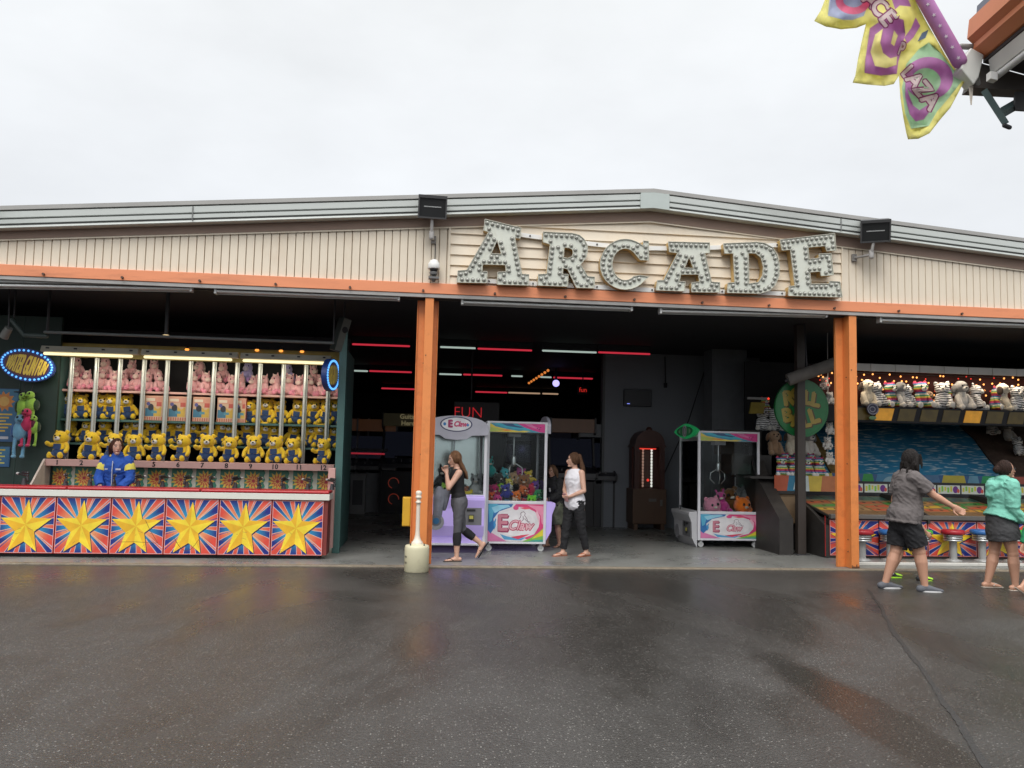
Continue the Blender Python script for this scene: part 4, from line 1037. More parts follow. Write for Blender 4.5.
for i in range(3):
    a = X0-.9+(X1+.97-X0)*i/3; c = X0-.9+(X1+.97-X0)*(i+1)/3
    b = MB(); b.box(a+.006, c-.006, YC-.035, YC+.46, CZ2-.004, CZ2+.035); cp('cushion', b, mat('red_vinyl', (.42, .012, .02), .35, var=.1), .015)
pw = (X1-X0)/6
for i in range(7):
    P, ex = star_polys(pw-.012, CZ1-CZ0-.004, 3)
    xo = X0+(i-1)*pw+.006
    hp = CZ1-CZ0-.004; zz = lambda x, y: (x/317*(pw-.012), (315-y)/315*hp)
    scr = random.Random(i+2)
    if i == 3: P += [(band([zz(205, 125), zz(235, 180), zz(285, 250)], .006), (.12, .05, .03)), (band([zz(55, 248), zz(150, 246), zz(285, 252)], .006), (.16, .09, .03))]
    if i == 4: P += [(band([zz(60+150*(k/12), 225+70*math.sin(PI*k/12)) for k in range(13)], .006), (.12, .06, .02))]
    for k in range(9):
        x_, y_ = scr.uniform(20, 300), scr.uniform(180, 305); P.append((band([zz(x_, y_), zz(x_+scr.uniform(-30, 30), y_-scr.uniform(2, 14))], .0035), (.22, .10, .07)))
    o = art('star_panel', P, lambda u, v: (xo+u, YC-.002, CZ0+v), ct, vcol_mat('glossy_print', .35), ex); o.matrix_parent_inverse = IC
    b = MB(); b.box(xo, xo+pw-.012, YC, YC+.011, CZ0, CZ1-.004); q = b.build('backing', mat('red_panel_edge', (.5, .05, .04), .5), o)
    q.matrix_parent_inverse = Matrix.Identity(4)
# water pistols along the back of the counter
def gun_proto():
    o = empty('water_gun'); b = MB(); b.tube([(0, 0, 0), (0, 0, .07)], [.03, .016], 10, round_ends=False); part('stand', b, M_DARK, o)
    b = MB(); b.tube([(0, -.05, .10), (0, .10, .115)], [.014, .012], 10); b.tube([(0, -.04, .10), (0, -.06, .045)], .012, 8); b.tube([(0, -.05, .125), (0, .03, .13)], .016, 8); part('barrel', b, mat('black_gun_plastic', (.02, .02, .022), .4), o)
    b = MB(); b.tube([(0, .10, .115), (0, .125, .117)], .014, 8); part('nozzle', b, mat('grey_nozzle', (.4, .4, .4), .4), o)
    return o
gp = gun_proto()
for i, x in enumerate(TXS):
    p = at(x+9, 486, YC+.40); place(gp, (p.x, YC+.38, CZ2+.036), random.uniform(-.7, .7), 1.2, 'black mounted water gun on the counter in front of target number %s' % NUMW[i], 'water guns on the counter', 'water gun')
p = at(25, 480, YC+.40); place(gp, (p.x, YC+.38, CZ2+.036), 1.0, 1.3, 'odd water gun at the far left of the counter, beside the green wall', 'water guns on the counter', 'water gun')
# ------------------------------------------------------------------ dark green side wall with sign, notices and hanging toys
YW = YC+1.75
gw = empty('booth_side_wall', (at(20, 480, YW).x, YW, SL), 0, 'dark green wall at the left end of the water game', 'wall')
b = MB(); b.box(at(-160, 400, YW).x, at(57, 400, YW).x, YW, YW+.06, SL, CEIL-.25); bpart('panel', b, mat('dark_green_paint', (.012, .03, .024), .6, var=.25), root=gw)
for k, x in enumerate((-60, 19)):
    b = MB(); xx = at(x, 400, YW).x; b.box(xx-.006, xx+.006, YW-.006, YW-.001, SL, CEIL-.26); bpart('batten', b, mat('green_batten', (.02, .05, .04), .6), root=gw)
def oval_sign(c, rx, ry, rz, tilt, text, label):
    o = empty('oval_sign', c, rz, label, 'sign', 'oval water game signs')
    R = Matrix.Rotation(tilt, 4, 'Y')
    b = MB(); n = 40; vs = [R @ Vector((rx*math.cos(2*PI*k/n), y, ry*math.sin(2*PI*k/n))) for y in (.0, .08) for k in range(n)]
    b.add(vs, [tuple(range(n)), tuple(range(n, 2*n))]+[(k, (k+1) % n, n+(k+1) % n, n+k) for k in range(n)]); part('board', b, mat('blue_sign_board', (.015, .045, .20), .4), o)
    P = [(oval(0, 0, rx*.80, ry*.74, 36), (.085, .018, .03)), (oval(0, 0, rx*.55, ry*.5, 30), (.10, .02, .035))]
    cs = contours(text, 1.0); xs = [p[0] for k in cs for p in k]; ys = [p[1] for k in cs for p in k]; sx = rx*1.42/(max(xs)-min(xs)); my = (max(ys)+min(ys))/2; mx = (max(xs)+min(xs))/2
    def warp(p):
        x = (p[0]-mx)*sx; hh = ry*.60*math.sqrt(max(.12, 1-(x/(rx*.86))**2)); return (x+(p[1]-my)*.04, (p[1]-my)/((max(ys)-min(ys))/2)*hh)
    fat = []
    for c_ in cs: fat.append((band([warp(p) for p in c_]+[warp(c_[0])], rx*.034), (.70, .52, .07)))
    P += fat+[([[warp(p) for p in k] for k in cs], (.70, .52, .07))]
    def mp_(u, v): return R @ Vector((u, -.004, v))
    art('sign_face', P, mp_, o, vcol_mat('sign_print', .4, emit=.12))
    bm_ = MB(); bm_.ell((0, 0, 0), (.017, .014, .017), nu=8, nv=6); bme = None
    for k in range(34):
        a = 2*PI*k/34; q = R @ Vector((rx*.91*math.cos(a), -.008, ry*.87*math.sin(a)))
        if bme is None:
            bm_.use(glow('blue_white_led', (.12, .42, 1.0), 1.3)); bm_.m = [0]*len(bm_.f); bme = bm_.mesh('bulb')
        e = meshobj('bulb', bme, o); e.location = q
    return o
c = at(27, 365, YW-.25); rx = (at(54, 365, YW-.25).x-c.x)
oval_sign(c, rx, rx*.64, rad(6), rad(11), 'WATER GUN FUN', 'oval blue sign with yellow lettering and blue lights on the dark green wall')
b = MB(); b.box(c.x-.03, c.x+.03, YW-.17, YW-.001, c.z-.03, c.z+.03); q = b.build('sign_stay', M_DARK, gw); q.matrix_parent_inverse = Matrix.Translation(-Vector(gw.location))
c = at(333, 375, YC+.62); oval_sign(c, rx*.85, rx*.62, rad(80), rad(-6), 'WATER GUN FUN', 'oval blue lit sign seen nearly edge on at the right end of the shelves')
# notices
def notice(x0, x1, y0, y1, lab, small=False):
    a = at(x0, y0, YW-.02); c = at(x1, y1, YW-.02); w_, h_ = c.x-a.x, a.z-c.z; o = empty('notice', (a.x, YW-.02, c.z), 0, lab, 'poster')
    b = MB(); b.box(0, w_, 0, .015, 0, h_); part('board', b, mat('blue_notice_board', (.03, .10, .22), .5), o)
    P = [(rect(.01, w_-.01, .01, h_-.01), lambda u, v: (.025+.02*v/h_, .10+.08*v/h_, .24+.06*v/h_))]
    if not small:
        P += [(burst(w_*.62, h_*.76, w_*.20, w_*.30, 11), (.60, .22, .04)), (oval(w_*.62, h_*.76, w_*.14, w_*.14, 16), (.68, .40, .10)), (rect(w_*.1, w_*.45, h_*.9, h_*.95), (.6, .5, .1))]
        for k in range(6): P.append((rect(w_*(.12+.03*(k % 2)), w_*(.86-.08*(k % 3)), h_*(.50-.062*k), h_*(.53-.062*k)), (.66, .44, .06)))
        P.append((rect(w_*.3, w_*.8, h_*.05, h_*.10), (.5, .5, .55)))
    else:
        for k in range(5): P.append((rect(w_*.12, w_*(.85-.1*(k % 2)), h_*(.80-.16*k), h_*(.87-.16*k)), (.55, .50, .10) if k else (.6, .45, .05)))
    art('print', P, lambda u, v: (u, -.003, v), o)
notice(-18, 15.5, 388, 442, 'blue notice with orange sunburst and yellow lines on the green wall')
notice(-22, 9, 446, 467, 'smaller blue notice with yellow lines below the sunburst notice', True)
def longplush(name, col, dark):
    b = MB(); ma = fuzzy(name+'_fur', col); b.use(ma); b.ell((0, 0, 0), (.085, .075, .12)); b.ell((0, -.03, .14), (.062, .062, .062)); b.tube([(0, -.0, .05), (0, -.03, .13)], [.05, .04], 10)
    for s in (-1, 1):
        b.tube([(s*.04, 0, -.08), (s*.05, -.01, -.2), (s*.045, -.02, -.30)], [.026, .02, .022], 8); b.ell((s*.045, -.04, -.31), (.03, .045, .022), nu=10, nv=6)
    o = b.build(name)
    b = MB(); b.ell((0, -.1, .13), (.026, .045, .02), nu=10, nv=6); part('beak', b, mat(name+'_beak', tuple(c*.5 for c in col), .8), o)
    for s in (-1, 1):
        b = MB(); b.ell((s*.075, .02, .0), (.03, .06, .08), nu=10, nv=8); part('wing', b, fuzzy(name+'_wing', dark), o)
        b = MB(); b.ell((s*.028, -.08, .165), (.015, .012, .018), nu=8, nv=6); part('eye', b, M_INK, o)
    b = MB(); b.tube([(0, -.02, .19), (0, .02, .32)], .004, 6); part('hanging_loop', b, M_DARK, o)
    return o
G1 = longplush('green_plush_bird', (.28, .50, .08), (.03, .06, .03)); G2 = longplush('pink_plush_bird', (.50, .04, .12), (.1, .02, .05)); G3 = longplush('blue_plush_bird', (.16, .36, .52), (.05, .12, .3))
HG = 'long legged plush birds hung on the green wall'
for pr, x, y, rz, sc, lab in ((G1, 23, 407, .4, 1.1, 'green plush bird hung upper left of the bunch on the green wall'), (G1, 31, 405, -.3, 1.05, 'green plush bird hung upper right of the bunch on the green wall'), (G1, 33.5, 427, .1, .9, 'smaller green plush bird hung below the other green ones'),
                           (G2, 27, 423, 0, 1.1, 'pink plush bird hung in the middle of the bunch'), (G3, 20, 431, .3, 1.25, 'pale blue plush bird hung lowest on the green wall')):
    p = at(x, y, YW-.12-.04*(pr is G3)-.05*(pr is G2)); place(pr, p, rz, sc, lab, HG, 'plush toy')
b = MB(); z = at(28, 394, YW-.06).z
o = empty('toy_hook', (at(27, 394, YW).x, YW-.06, z), 0, 'dark hook rail holding the plush birds on the green wall', 'hook'); b.tube([(-.16, 0, .03), (.16, 0, .03)], .008, 8); b.tube([(-.1, 0, .03), (-.1, .058, .03)], .006, 6); b.tube([(.1, 0, .03), (.1, .058, .03)], .006, 6); part('bar', b, M_DARK, o)
# ------------------------------------------------------------------ things under the booth ceiling
def pipe(name, pts, r, ma, label, cat='pipe'):
    P = [at(*p) for p in pts]; o = empty(name, P[0], 0, label, cat); b = MB(); b.tube([p-P[0] for p in P], r, 10); part('tube', b, ma, o)
    b = MB()
    for p in (P[0], P[-1]): b.tube([p-P[0]+Vector((0, .05, .0)), (p-P[0]).xy.to_3d()+Vector((0, .05, CEIL-.002-P[0].z))], .012, 6)
    part('hanger', b, M_DARK, o)
pipe('awning_pipe', [(45, 332, YC+.5), (333, 343, YC+.5)], .022, mat('dull_pipe', (.11, .12, .12), .5), 'long grey pipe running above the lit fittings')
pipe('awning_brace', [(12, 320, YC+.6), (24, 335, YC+.6), (46, 336, YC+.6)], .035, mat('green_pipe', (.06, .085, .08), .5), 'dull green bent brace at the upper left under the ceiling', 'brace')
p = at(6, 333, YC+.3); o = empty('spot_lamp', p, 0, 'grey spot lamp hanging at the far left above the oval sign', 'lamp')
b = MB(); R = Matrix.Rotation(rad(35), 4, 'Y') @ Matrix.Rotation(rad(20), 4, 'X'); b.tube([R @ Vector((0, 0, .09)), R @ Vector((0, 0, -.07))], [.05, .062], 16, round_ends=False); part('can', b, mat('grey_can', (.16, .16, .15), .5), o)
b = MB(); b.tube([R @ Vector((0, 0, -.072)), R @ Vector((0, 0, -.078))], .045, 16, round_ends=False); part('lamp_face', b, glow('spot_face', (1, .95, .8), .9), o)
b = MB(); b.tube([R @ Vector((0, 0, .08)), (0, 0, CEIL-.002-p.z)], .012, 6); part('stem', b, M_DARK, o)
p = at(166, 336, YC+.6); o = empty('ceiling_spot', p, 0, 'small warm lamp glowing on the ceiling above the second fitting', 'lamp'); b = MB(); b.ell((0, 0, 0), (.07, .05, .018), nu=12, nv=6); part('lens', b, glow('warm_spot', (1, .72, .38), 1.6), o); b = MB(); b.tube([(0, 0, .02), (0, 0, CEIL-.002-p.z)], .03, 8, round_ends=False); part('can', b, M_DARK, o)
p = at(343, 335, YC+.7); o = empty('loudspeaker', p, 0, 'grey loudspeaker tilted under the ceiling at the right end of the water game', 'speaker')
R = Matrix.Rotation(rad(14), 4, 'Y') @ Matrix.Rotation(rad(40), 4, 'Z'); b = MB(); b.box(-.07, .07, -.0, .14, -.26, .26, R); part('cabinet', b, mat('dark_green_cabinet', (.03, .04, .038), .6), o, .01)
b = MB(); b.box(-.065, .065, -.012, -.001, -.25, .25, R); part('front', b, mat('grey_speaker_front', (.12, .125, .11), .7), o)
b = MB(); b.tube([R @ Vector((0, -.013, .08)), R @ Vector((0, -.022, .08))], [.05, .035], 18, round_ends=False); part('cone', b, M_BLACK, o)
b = MB(); b.tube([(0, .06, .2), (0, .06, CEIL-.002-p.z)], .015, 6); part('bracket', b, M_DARK, o)
# ------------------------------------------------------------------ claw machines
M_GLASS = glass_mat('pane_glass')
M_MIRROR = mat('mirror_back', (.62, .66, .64), .12, .9, var=.04)
def swirl_low(w_, h_):
    u = lambda pts: [(x*w_, y*h_) for x, y in pts]
    P = [(rect(0, w_, 0, h_), (.72, .70, .72)),
         (u([(0,.35),(.08,.1),(.3,0),(0,0)]), (.60,.10,.28)), (u([(0,.0),(.35,0),(.2,.12),(.08,.22),(0,.3)]), (.66,.2,.4)),
         (u([(0,1),(0,.3),(.05,.2),(.12,.35),(.10,.6),(.2,.8),(.42,.92),(.45,1)]), (.03,.16,.42)), (u([(0,.95),(.03,.5),(.07,.55),(.1,.78),(.22,.95),(.15,1),(.02,1)]), (.10,.42,.62)),
         (u([(.06,.9),(.12,.75),(.25,.86),(.4,.93),(.36,.98),(.2,.97)]), (.30,.62,.78)), (u([(.12,.3),(.16,.5),(.14,.62),(.1,.5)]), (.05,.3,.6)),
         (u([(1,1),(.5,1),(.46,.93),(.68,.92),(.85,.8),(.93,.6),(.92,.4),(.84,.2),(.65,.1),(.72,.05),(.9,.14),(1,.3)]), (.68,.06,.20)), (u([(1,.95),(.7,.98),(.85,.86),(.95,.7),(.97,.5),(1,.45)]), (.80,.28,.42)),
         (u([(.88,.84),(.94,.66),(.93,.45),(.90,.6),(.86,.75)]), (.85,.5,.6)),
         (u([(.62,.0),(1,0),(1,.36),(.9,.22),(.78,.1)]), (.20,.50,.09)), (u([(.8,.08),(1,.16),(1,.34),(.92,.24)]), (.75,.62,.05)), (u([(.7,.0),(1,0),(1,.06),(.85,.05)]), (.06,.35,.3)),
         (u([(.22,.2),(.3,.05),(.6,.03),(.7,.12),(.5,.09),(.34,.14)]), (.10,.35,.6)), (u([(.42,.12),(.55,.06),(.68,.14),(.76,.2),(.6,.17)]), (.66,.06,.12)),
         (oval(.5*w_, .9*h_, .05*w_, .06*h_, 16), (.70,.08,.25)), (u([(.56,.9),(.66,.86),(.8,.88),(.7,.93)]), (.7,.1,.15))]
    P.append((oval(.5*w_, .5*h_, .36*w_, .34*h_), (.78, .76, .78)))
    def put(txt, size, x, y, col, fat, shear=0.0, sx=1.0):
        for c in contours(txt, size, shear):
            P.append((band([(x+p[0]*sx, y+p[1]) for p in c+[c[0]]], fat), col))
        P.append(([[(x+p[0]*sx, y+p[1]) for p in c] for c in contours(txt, size, shear)], col))
    put('E', h_*.62, .27*w_, .46*h_, (.30,.03,.10), h_*.075); put('E', h_*.60, .262*w_, .475*h_, (.58,.22,.28), h_*.03)
    put('Claw', h_*.36, .58*w_, .42*h_, (.45,.03,.10), h_*.05, .35, .9); put('Claw', h_*.36, .58*w_, .425*h_, (.75,.45,.5), h_*.008, .35, .9)
    ln = lambda pts, k=.012: P.append((band(u(pts), h_*k*1.6), (.25, .18, .22)))
    ln([(.58,.72),(.60,.78),(.64,.80),(.67,.76),(.66,.70),(.69,.64),(.71,.58),(.73,.5)]); ln([(.6,.72),(.58,.64),(.56,.6)]); ln([(.63,.68),(.64,.6),(.62,.55)]); ln([(.66,.62),(.70,.55),(.76,.52)])
    return P
def swirl_top(w_, h_):
    u = lambda pts: [(x*w_, y*h_) for x, y in pts]
    return [(rect(0, w_, 0, h_), (.06, .30, .42)), (u([(0,1),(.1,.6),(.3,.35),(.55,.1),(.7,0),(0,0)]), (.72, .58, .08)), (u([(0,.55),(.15,.4),(.3,.3),(.2,.1),(0,.0)]), (.45, .55, .12)),
            (u([(.08,1),(.2,.65),(.42,.42),(.7,.25),(.8,.5),(.55,.75),(.4,1)]), (.05, .42, .55)), (u([(.2,1),(.3,.7),(.55,.5),(.62,.6),(.45,.8),(.4,1)]), (.03, .10, .22)),
            (u([(1,1),(.5,1),(.62,.6),(.78,.25),(.9,.05),(1,.0)]), (.66, .05, .26)), (u([(.62,1),(.7,.7),(.85,.4),(.9,.5),(.78,.8),(.75,1)]), (.72,.18,.4)), (u([(.12,.22),(.3,.3),(.42,.2),(.3,.14)]), (.7,.15,.05)), (u([(.45,.05),(.6,.2),(.75,.16),(.62,.03)]), (.75,.6,.1))]+[(oval(w_*a, h_*c, .012*w_, .05*h_, 10), (.1,.02,.1)) for a, c in ((.86,.5),(.92,.6),(.9,.35))]
CW, CD, CH = .96, .96, 2.04
def claw_machine(loc, rz, label, body, topper, glow_body=0.0, frame=None, low=.40):
    o = empty('claw_machine', loc, rz, label, 'claw machine', 'claw machines in the arcade entrance')
    fr = frame or mat('white_machine_frame', (.66, .66, .70), .35, var=.04)
    bd = mat(body[0], body[1], .4, var=.06, emit=body[1] if glow_body else None, estr=glow_body)
    w2, d2 = CW/2, CD/2; z0 = .12; zl = z0+low*(CH-z0); zt = CH-.17
    b = MB(); t = .045
    for sx in (-1, 1):
        for sy in (-1, 1):
            x, y = sx*(w2-t/2), sy*(d2-t/2); b.box(x-t/2, x+t/2, y-t/2, y+t/2, z0, CH)
    for z, hh in ((z0, .035), (zl-.02, .045), (CH-.03, .03)):
        for sx in (-1, 1): b.box(sx*(w2-t/2)-t/2+.001, sx*(w2-t/2)+t/2-.001, -d2+t, d2-t, z, z+hh)
        for sy in (-1, 1): b.box(-w2+t, w2-t, sy*(d2-t/2)-t/2+.001, sy*(d2-t/2)+t/2-.001, z, z+hh)
    part('frame', b, fr, o, .006)
    b = MB(); b.box(-w2+t, w2-t, -d2+.02, d2-.02, z0+.036, zl-.021); part('cabinet', b, bd, o)
    b = MB(); b.box(-w2+.02, w2-.02, -d2+.02, d2-.02, CH-.10, CH-.031); part('roof_panel', b, fr, o)
    b = MB(); b.box(-w2+t, w2-t, -d2+t, d2-t, zl-.02, zl+.02); part('prize_tray', b, mat('prize_tray', (.3, .3, .31), .5), o)
    for sx in (-1, 1):
        b = MB(); b.box(sx*(w2-.022)-.003, sx*(w2-.022)+.003, -d2+t+.001, d2-t-.001, zl+.026, zt-.001); part('pane', b, M_GLASS, o)
    b = MB(); b.box(-w2+t+.001, w2-t-.001, -d2+.019, -d2+.025, zl+.026, zt-.001); part('pane', b, M_GLASS, o)
    # printed sides: lower picture and header strip
    for sx in (-1, 1):
        mp_ = lambda u, v, z: (sx*(w2+.002), (-d2+t+u) if sx > 0 else (d2-t-u), z+v)
        L_ = CD-2*t
        e = art('side_picture', swirl_low(L_, zl-z0-.06), lambda u, v: mp_(u, v, z0+.037), o, vcol_mat('glossy_print', .35))
        b = MB(); b.box(min(sx*w2, sx*(w2-.02)), max(sx*w2, sx*(w2-.02)), -d2+t+.001, d2-t-.001, z0+.036, zl-.021); part('side_board', b, fr, o)
        e = art('header_picture', swirl_top(L_, .135), lambda u, v: mp_(u, v, zt+.003), o, vcol_mat('glossy_print', .35))
        b = MB(); b.box(min(sx*(w2-.002), sx*(w2-.02)), max(sx*(w2-.002), sx*(w2-.02)), -d2+t+.001, d2-t-.001, zt, CH-.031); part('header_board', b, fr, o)
    # front: console that juts out, topper with oval badge
    zc = zl+.02
    b = MB(); b.prism([(-d2-.001, zc), (-d2-.15, zc-.02), (-d2-.15, zc-.07), (-d2-.10, zc-.2), (-d2-.09, zc-.46), (-d2-.001, zc-.62)], -w2+.03, w2-.03, 'x'); part('console', b, bd, o, .008)
    b = MB(); b.prism([(-d2-.098, zc-.17), (-d2-.106, zc-.17), (-d2-.106, zc-.44), (-d2-.098, zc-.44)], .02, w2-.07, 'x'); part('coin_panel', b, mat('grey_coin_panel', (.17, .17, .18), .4), o, .003)
    b = MB(); b.box(.1, .15, -d2-.115, -d2-.107, zc-.28, zc-.2); b.box(.19, .32, -d2-.115, -d2-.107, zc-.235, zc-.205); b.box(.22, .30, -d2-.118, -d2-.107, zc-.39, zc-.29)
    part('coin_slot', b, mat('black_slot', (.02, .02, .02), .3), o)
    b = MB(); b.box(.23, .29, -d2-.122, -d2-.1185, zc-.35, zc-.30); part('card_reader_screen', b, mat('reader_face', (.55, .5, .1), .4), o)
    b = MB(); b.tube([(-w2+.22, -d2-.105, zc-.40), (-w2+.22, -d2-.098, zc-.40)], .12, 28, round_ends=False); part('speaker_grille', b, mat('steel_grille', (.28, .28, .30), .5, bump=.5, bscale=160), o)
    b = MB(); b.tube([(-.18, -d2-.08, zc-.012), (-.18, -d2-.08, zc+.03)], .012, 8); b.ell((-.18, -d2-.08, zc+.045), (.02, .02, .02), nu=10, nv=8); part('joystick', b, M_DARK, o)
    n = 14; tp = [(-w2-.01, zt-.01)]+[(-(w2+.01)*math.cos(PI*k/n), CH-.06+.17*math.sin(PI*k/n)) for k in range(n+1)]+[(w2+.01, zt-.01), (w2*.5, zt-.02), (.16, zt-.075), (0, zt-.09), (-.16, zt-.075), (-w2*.5, zt-.02)]
    if topper == 'arch':
        b = MB(); b.prism(tp, -d2-.05, -d2-.002); part('topper', b, mat('grey_topper', (.40, .40, .46), .35), o, .006)
        P = [(oval(0, 0, .245, .115, 36), (.05, .05, .12)), (oval(0, 0, .225, .10, 36), (.72, .72, .74))]
    else:
        b = MB(); b.prism([(.60*math.cos(2*PI*k/32)*(1 if abs(math.cos(2*PI*k/32)) < .99 else 1.06), CH+.0+.135*math.sin(2*PI*k/32)*(1-.45*abs(math.cos(2*PI*k/32)))) for k in range(32)], -d2-.07, -d2-.002); part('topper', b, mat('green_lit_topper', (.02, .30, .10), .35, emit=(.03, .6, .18), estr=.16), o, .006)
        P = [(oval(0, 0, .44, .085, 36), (.03, .10, .05)), (oval(0, 0, .40, .072, 36), (.03, .40, .13)), (oval(0, 0, .125, .105, 26), (.66, .66, .68)), ([(-.34, 0), (-.24, .05), (-.24, -.05)], (.4, .7, .4)), ([(.34, 0), (.24, .05), (.24, -.05)], (.4, .7, .4)), (oval(0, 0, .095, .08, 26), (.3, .3, .32)), (oval(.01, 0, .06, .06, 20), (.6, .6, .62))]
    if topper == 'arch':
        for txt, s_, x, c_, f_, sh in (('E', .15, -.09, (.35, .03, .12), .022, 0), ('Claw', .11, .06, (.55, .06, .16), .012, .3)):
            cs = contours(txt, s_, sh)
            for c in cs: P.append((band([(x+p[0]*.9, p[1]) for p in c+[c[0]]], f_), c_))
            P.append(([[(x+p[0]*.9, p[1]) for p in c] for c in cs], c_))
        P += [(oval(-.175, 0, .022, .026, 12), (.03, .2, .5)), (oval(.175, -.01, .018, .022, 12), (.03, .2, .5))]
        art('badge', P, lambda u, v: (u, -d2-.053, CH-.02+v), o, vcol_mat('glossy_print', .35))
    else: art('badge', P, lambda u, v: (u, -d2-.073, CH+v), o, vcol_mat('glossy_print', .35))
    for sx in (-1, 1):
        for sy in (-1, 1):
            b = MB(); x, y = sx*(w2-.07), sy*(d2-.07); b.tube([(x-.018, y, .05), (x+.018, y, .05)], .048, 16, round_ends=False); b.box(x-.03, x+.03, y-.02, y+.02, .06, .121); part('caster', b, mat('grey_caster', (.45, .46, .46), .4), o)
    # gantry, cord and claw
    b = MB(); b.box(-.1, .1, -.1, .1, zt-.06, CH-.101); part('claw_carriage', b, fr, o)
    b = MB(); b.tube([(0, 0, zt-.06), (0, 0, zt-.40)], .012, 8); b.tube([(0, 0, zt-.40), (0, 0, zt-.50)], .04, 12)
    for k in range(3):
        a = 2*PI*k/3+.5; r = lambda q, z: (q*math.cos(a), q*math.sin(a), zt+z); b.tube([r(.03, -.49), r(.14, -.56), r(.15, -.66), r(.07, -.74)], .009, 6)
    part('claw', b, M_CHROME, o)
    return o
def backpane(o, side, ma):
    w2, d2 = CW/2, CD/2; b = MB(); zl = .12+.40*(CH-.12)
    if side == 'back': b.box(-w2+.046, w2-.046, d2-.03, d2-.02, zl+.026, CH-.171)
    part('rear_panel', b, ma, o)
Y2 = gnd(487, 551.5, SL).y; xa2, xb2 = at(485.5, 500, Y2).x, at(546.5, 500, Y2).x
CDv = xb2-xa2
LIL = ('lilac_lit_panel', (.46, .36, .74)); WHT = ('pale_grey_panel', (.50, .50, .52))
CW = CD = CDv; CH = at(515, 421.5, Y2).z-SL
m2 = claw_machine(((xa2+xb2)/2, Y2+CW/2, SL), rad(90), 'claw machine turned sideways showing its rainbow swirl side, beside the girl in white', LIL, 'arch', .25, low=.335, frame=mat('white_machine_frame', (.66, .66, .70), .35, var=.04))
# sideways: its front (local -y) looks to +x
w2, d2 = CW/2, CD/2; b = MB(); b.box(-w2+.046, w2-.046, d2-.03, d2-.02, .12+.335*(CH-.12)+.026, CH-.171); part('rear_panel', b, M_MIRROR, m2)
Y1 = gnd(482, 554, SL).y; xb1 = at(486.5, 500, Y1).x; CW = CD = .97; CH = at(460, 423, Y1).z-SL
m1 = claw_machine((xb1-CW/2-.005, Y1+CW/2+.02, SL), 0, 'claw machine facing out with arched grey top and lilac front behind the woman in black', LIL, 'arch', .35)
w2, d2 = CW/2, CD/2; b = MB(); b.box(-w2+.046, w2-.046, d2-.03, d2-.02, .12+.40*(CH-.12)+.026, CH-.171); part('rear_panel', b, M_MIRROR, m1)
Y3 = gnd(703, 547.5, SL).y; xa3, xb3 = at(698, 500, Y3).x, at(760, 500, Y3).x; CD = xb3-xa3; CW = 1.05; CH = at(730, 431.5, Y3).z-SL
m3 = claw_machine(((xa3+xb3)/2, Y3+CW/2, SL), rad(-90), 'claw machine near the grey wall with green eye topper, its front facing left', WHT, 'eye', low=.25)
w2, d2 = CW/2, CD/2; b = MB(); b.box(-w2+.046, w2-.046, d2-.03, d2-.02, .12+.25*(CH-.12)+.026, CH-.171); part('rear_panel', b, mat('dark_rear_panel', (.03, .03, .035), .3), m3)
# ---- toys inside: round headed plush
def ballplush(col, r, kind):
    ma = fuzzy('plush_%02d%02d%02d' % tuple(int(c*99) for c in col), col); b = MB(); b.use(ma)
    if kind == 'ball':
        b.ell((0, 0, r), (r, r*.92, r*.95))
        for s in (-1, 1): b.ell((s*r*.62, 0, r*1.78), (r*.28, r*.14, r*.28), nu=10, nv=8); b.ell((s*r*.5, -r*.75, r*.25), (r*.3, r*.3, r*.24), nu=10, nv=8)
    elif kind == 'tall':
        b.ell((0, 0, r*.8), (r*.8, r*.7, r*.85)); b.tube([(0, 0, r*1.2), (0, -r*.1, r*1.9)], [r*.45, r*.4], 10); b.ell((0, -r*.15, r*2.15), (r*.6, r*.62, r*.5))
        for s in (-1, 1): b.tube([(s*r*.35, 0, r*2.5), (s*r*.42, 0, r*2.85)], r*.12, 8); b.tube([(s*r*.5, -r*.3, r*.5), (s*r*.75, -r*.95, r*.3)], r*.28, 8)
    else:
        b.ell((0, 0, r*.75), (r*.85, r*.75, r*.78)); b.ell((0, -r*.12, r*1.65), (r*.72, r*.68, r*.65))
        for s in (-1, 1): b.ell((s*r*.6, 0, r*2.15), (r*.25, r*.14, r*.28), nu=10, nv=8); b.tube([(s*r*.6, -r*.2, r*.9), (s*r*.95, -r*.6, r*.55)], r*.24, 8)
    o = fuzz(b.build('plush_toy'), r*.035, 9/r); z = {'ball': r*1.15, 'tall': r*2.2, 'bear': r*1.7}[kind]; y = {'ball': -r*.86, 'tall': -r*.68, 'bear': -r*.74}[kind]
    for s in (-1, 1):
        b = MB(); b.ell((s*r*.34, y, z), (r*.15, r*.1, r*.17), nu=10, nv=8); part('eye', b, M_INK, o)
    b = MB(); b.ell((0, y-r*.02, z-r*.3), (r*.25, r*.14, r*.14), nu=10, nv=6); part('muzzle', b, fuzzy('pale_muzzle', (.6, .52, .45)), o)
    return o
def toy(col, px, py, Y, r, kind, lab, grp, rz=0.0, rx=0.0):
    o = ballplush(col, r, kind); p = at(px, py, Y); hh = {'ball': r, 'tall': r*1.3, 'bear': r*1.2}[kind]
    o.location = (p.x, Y, p.z-hh); o.rotation_euler = (rx, random.uniform(-.25, .25), rz); tag(o, lab, 'plush toy', grp); return o
TG2 = 'plush toys in the sideways claw machine'; yf, ym, yr = Y2+.2, Y2+.40, Y2+.62
in2 = ' in the sideways claw machine'
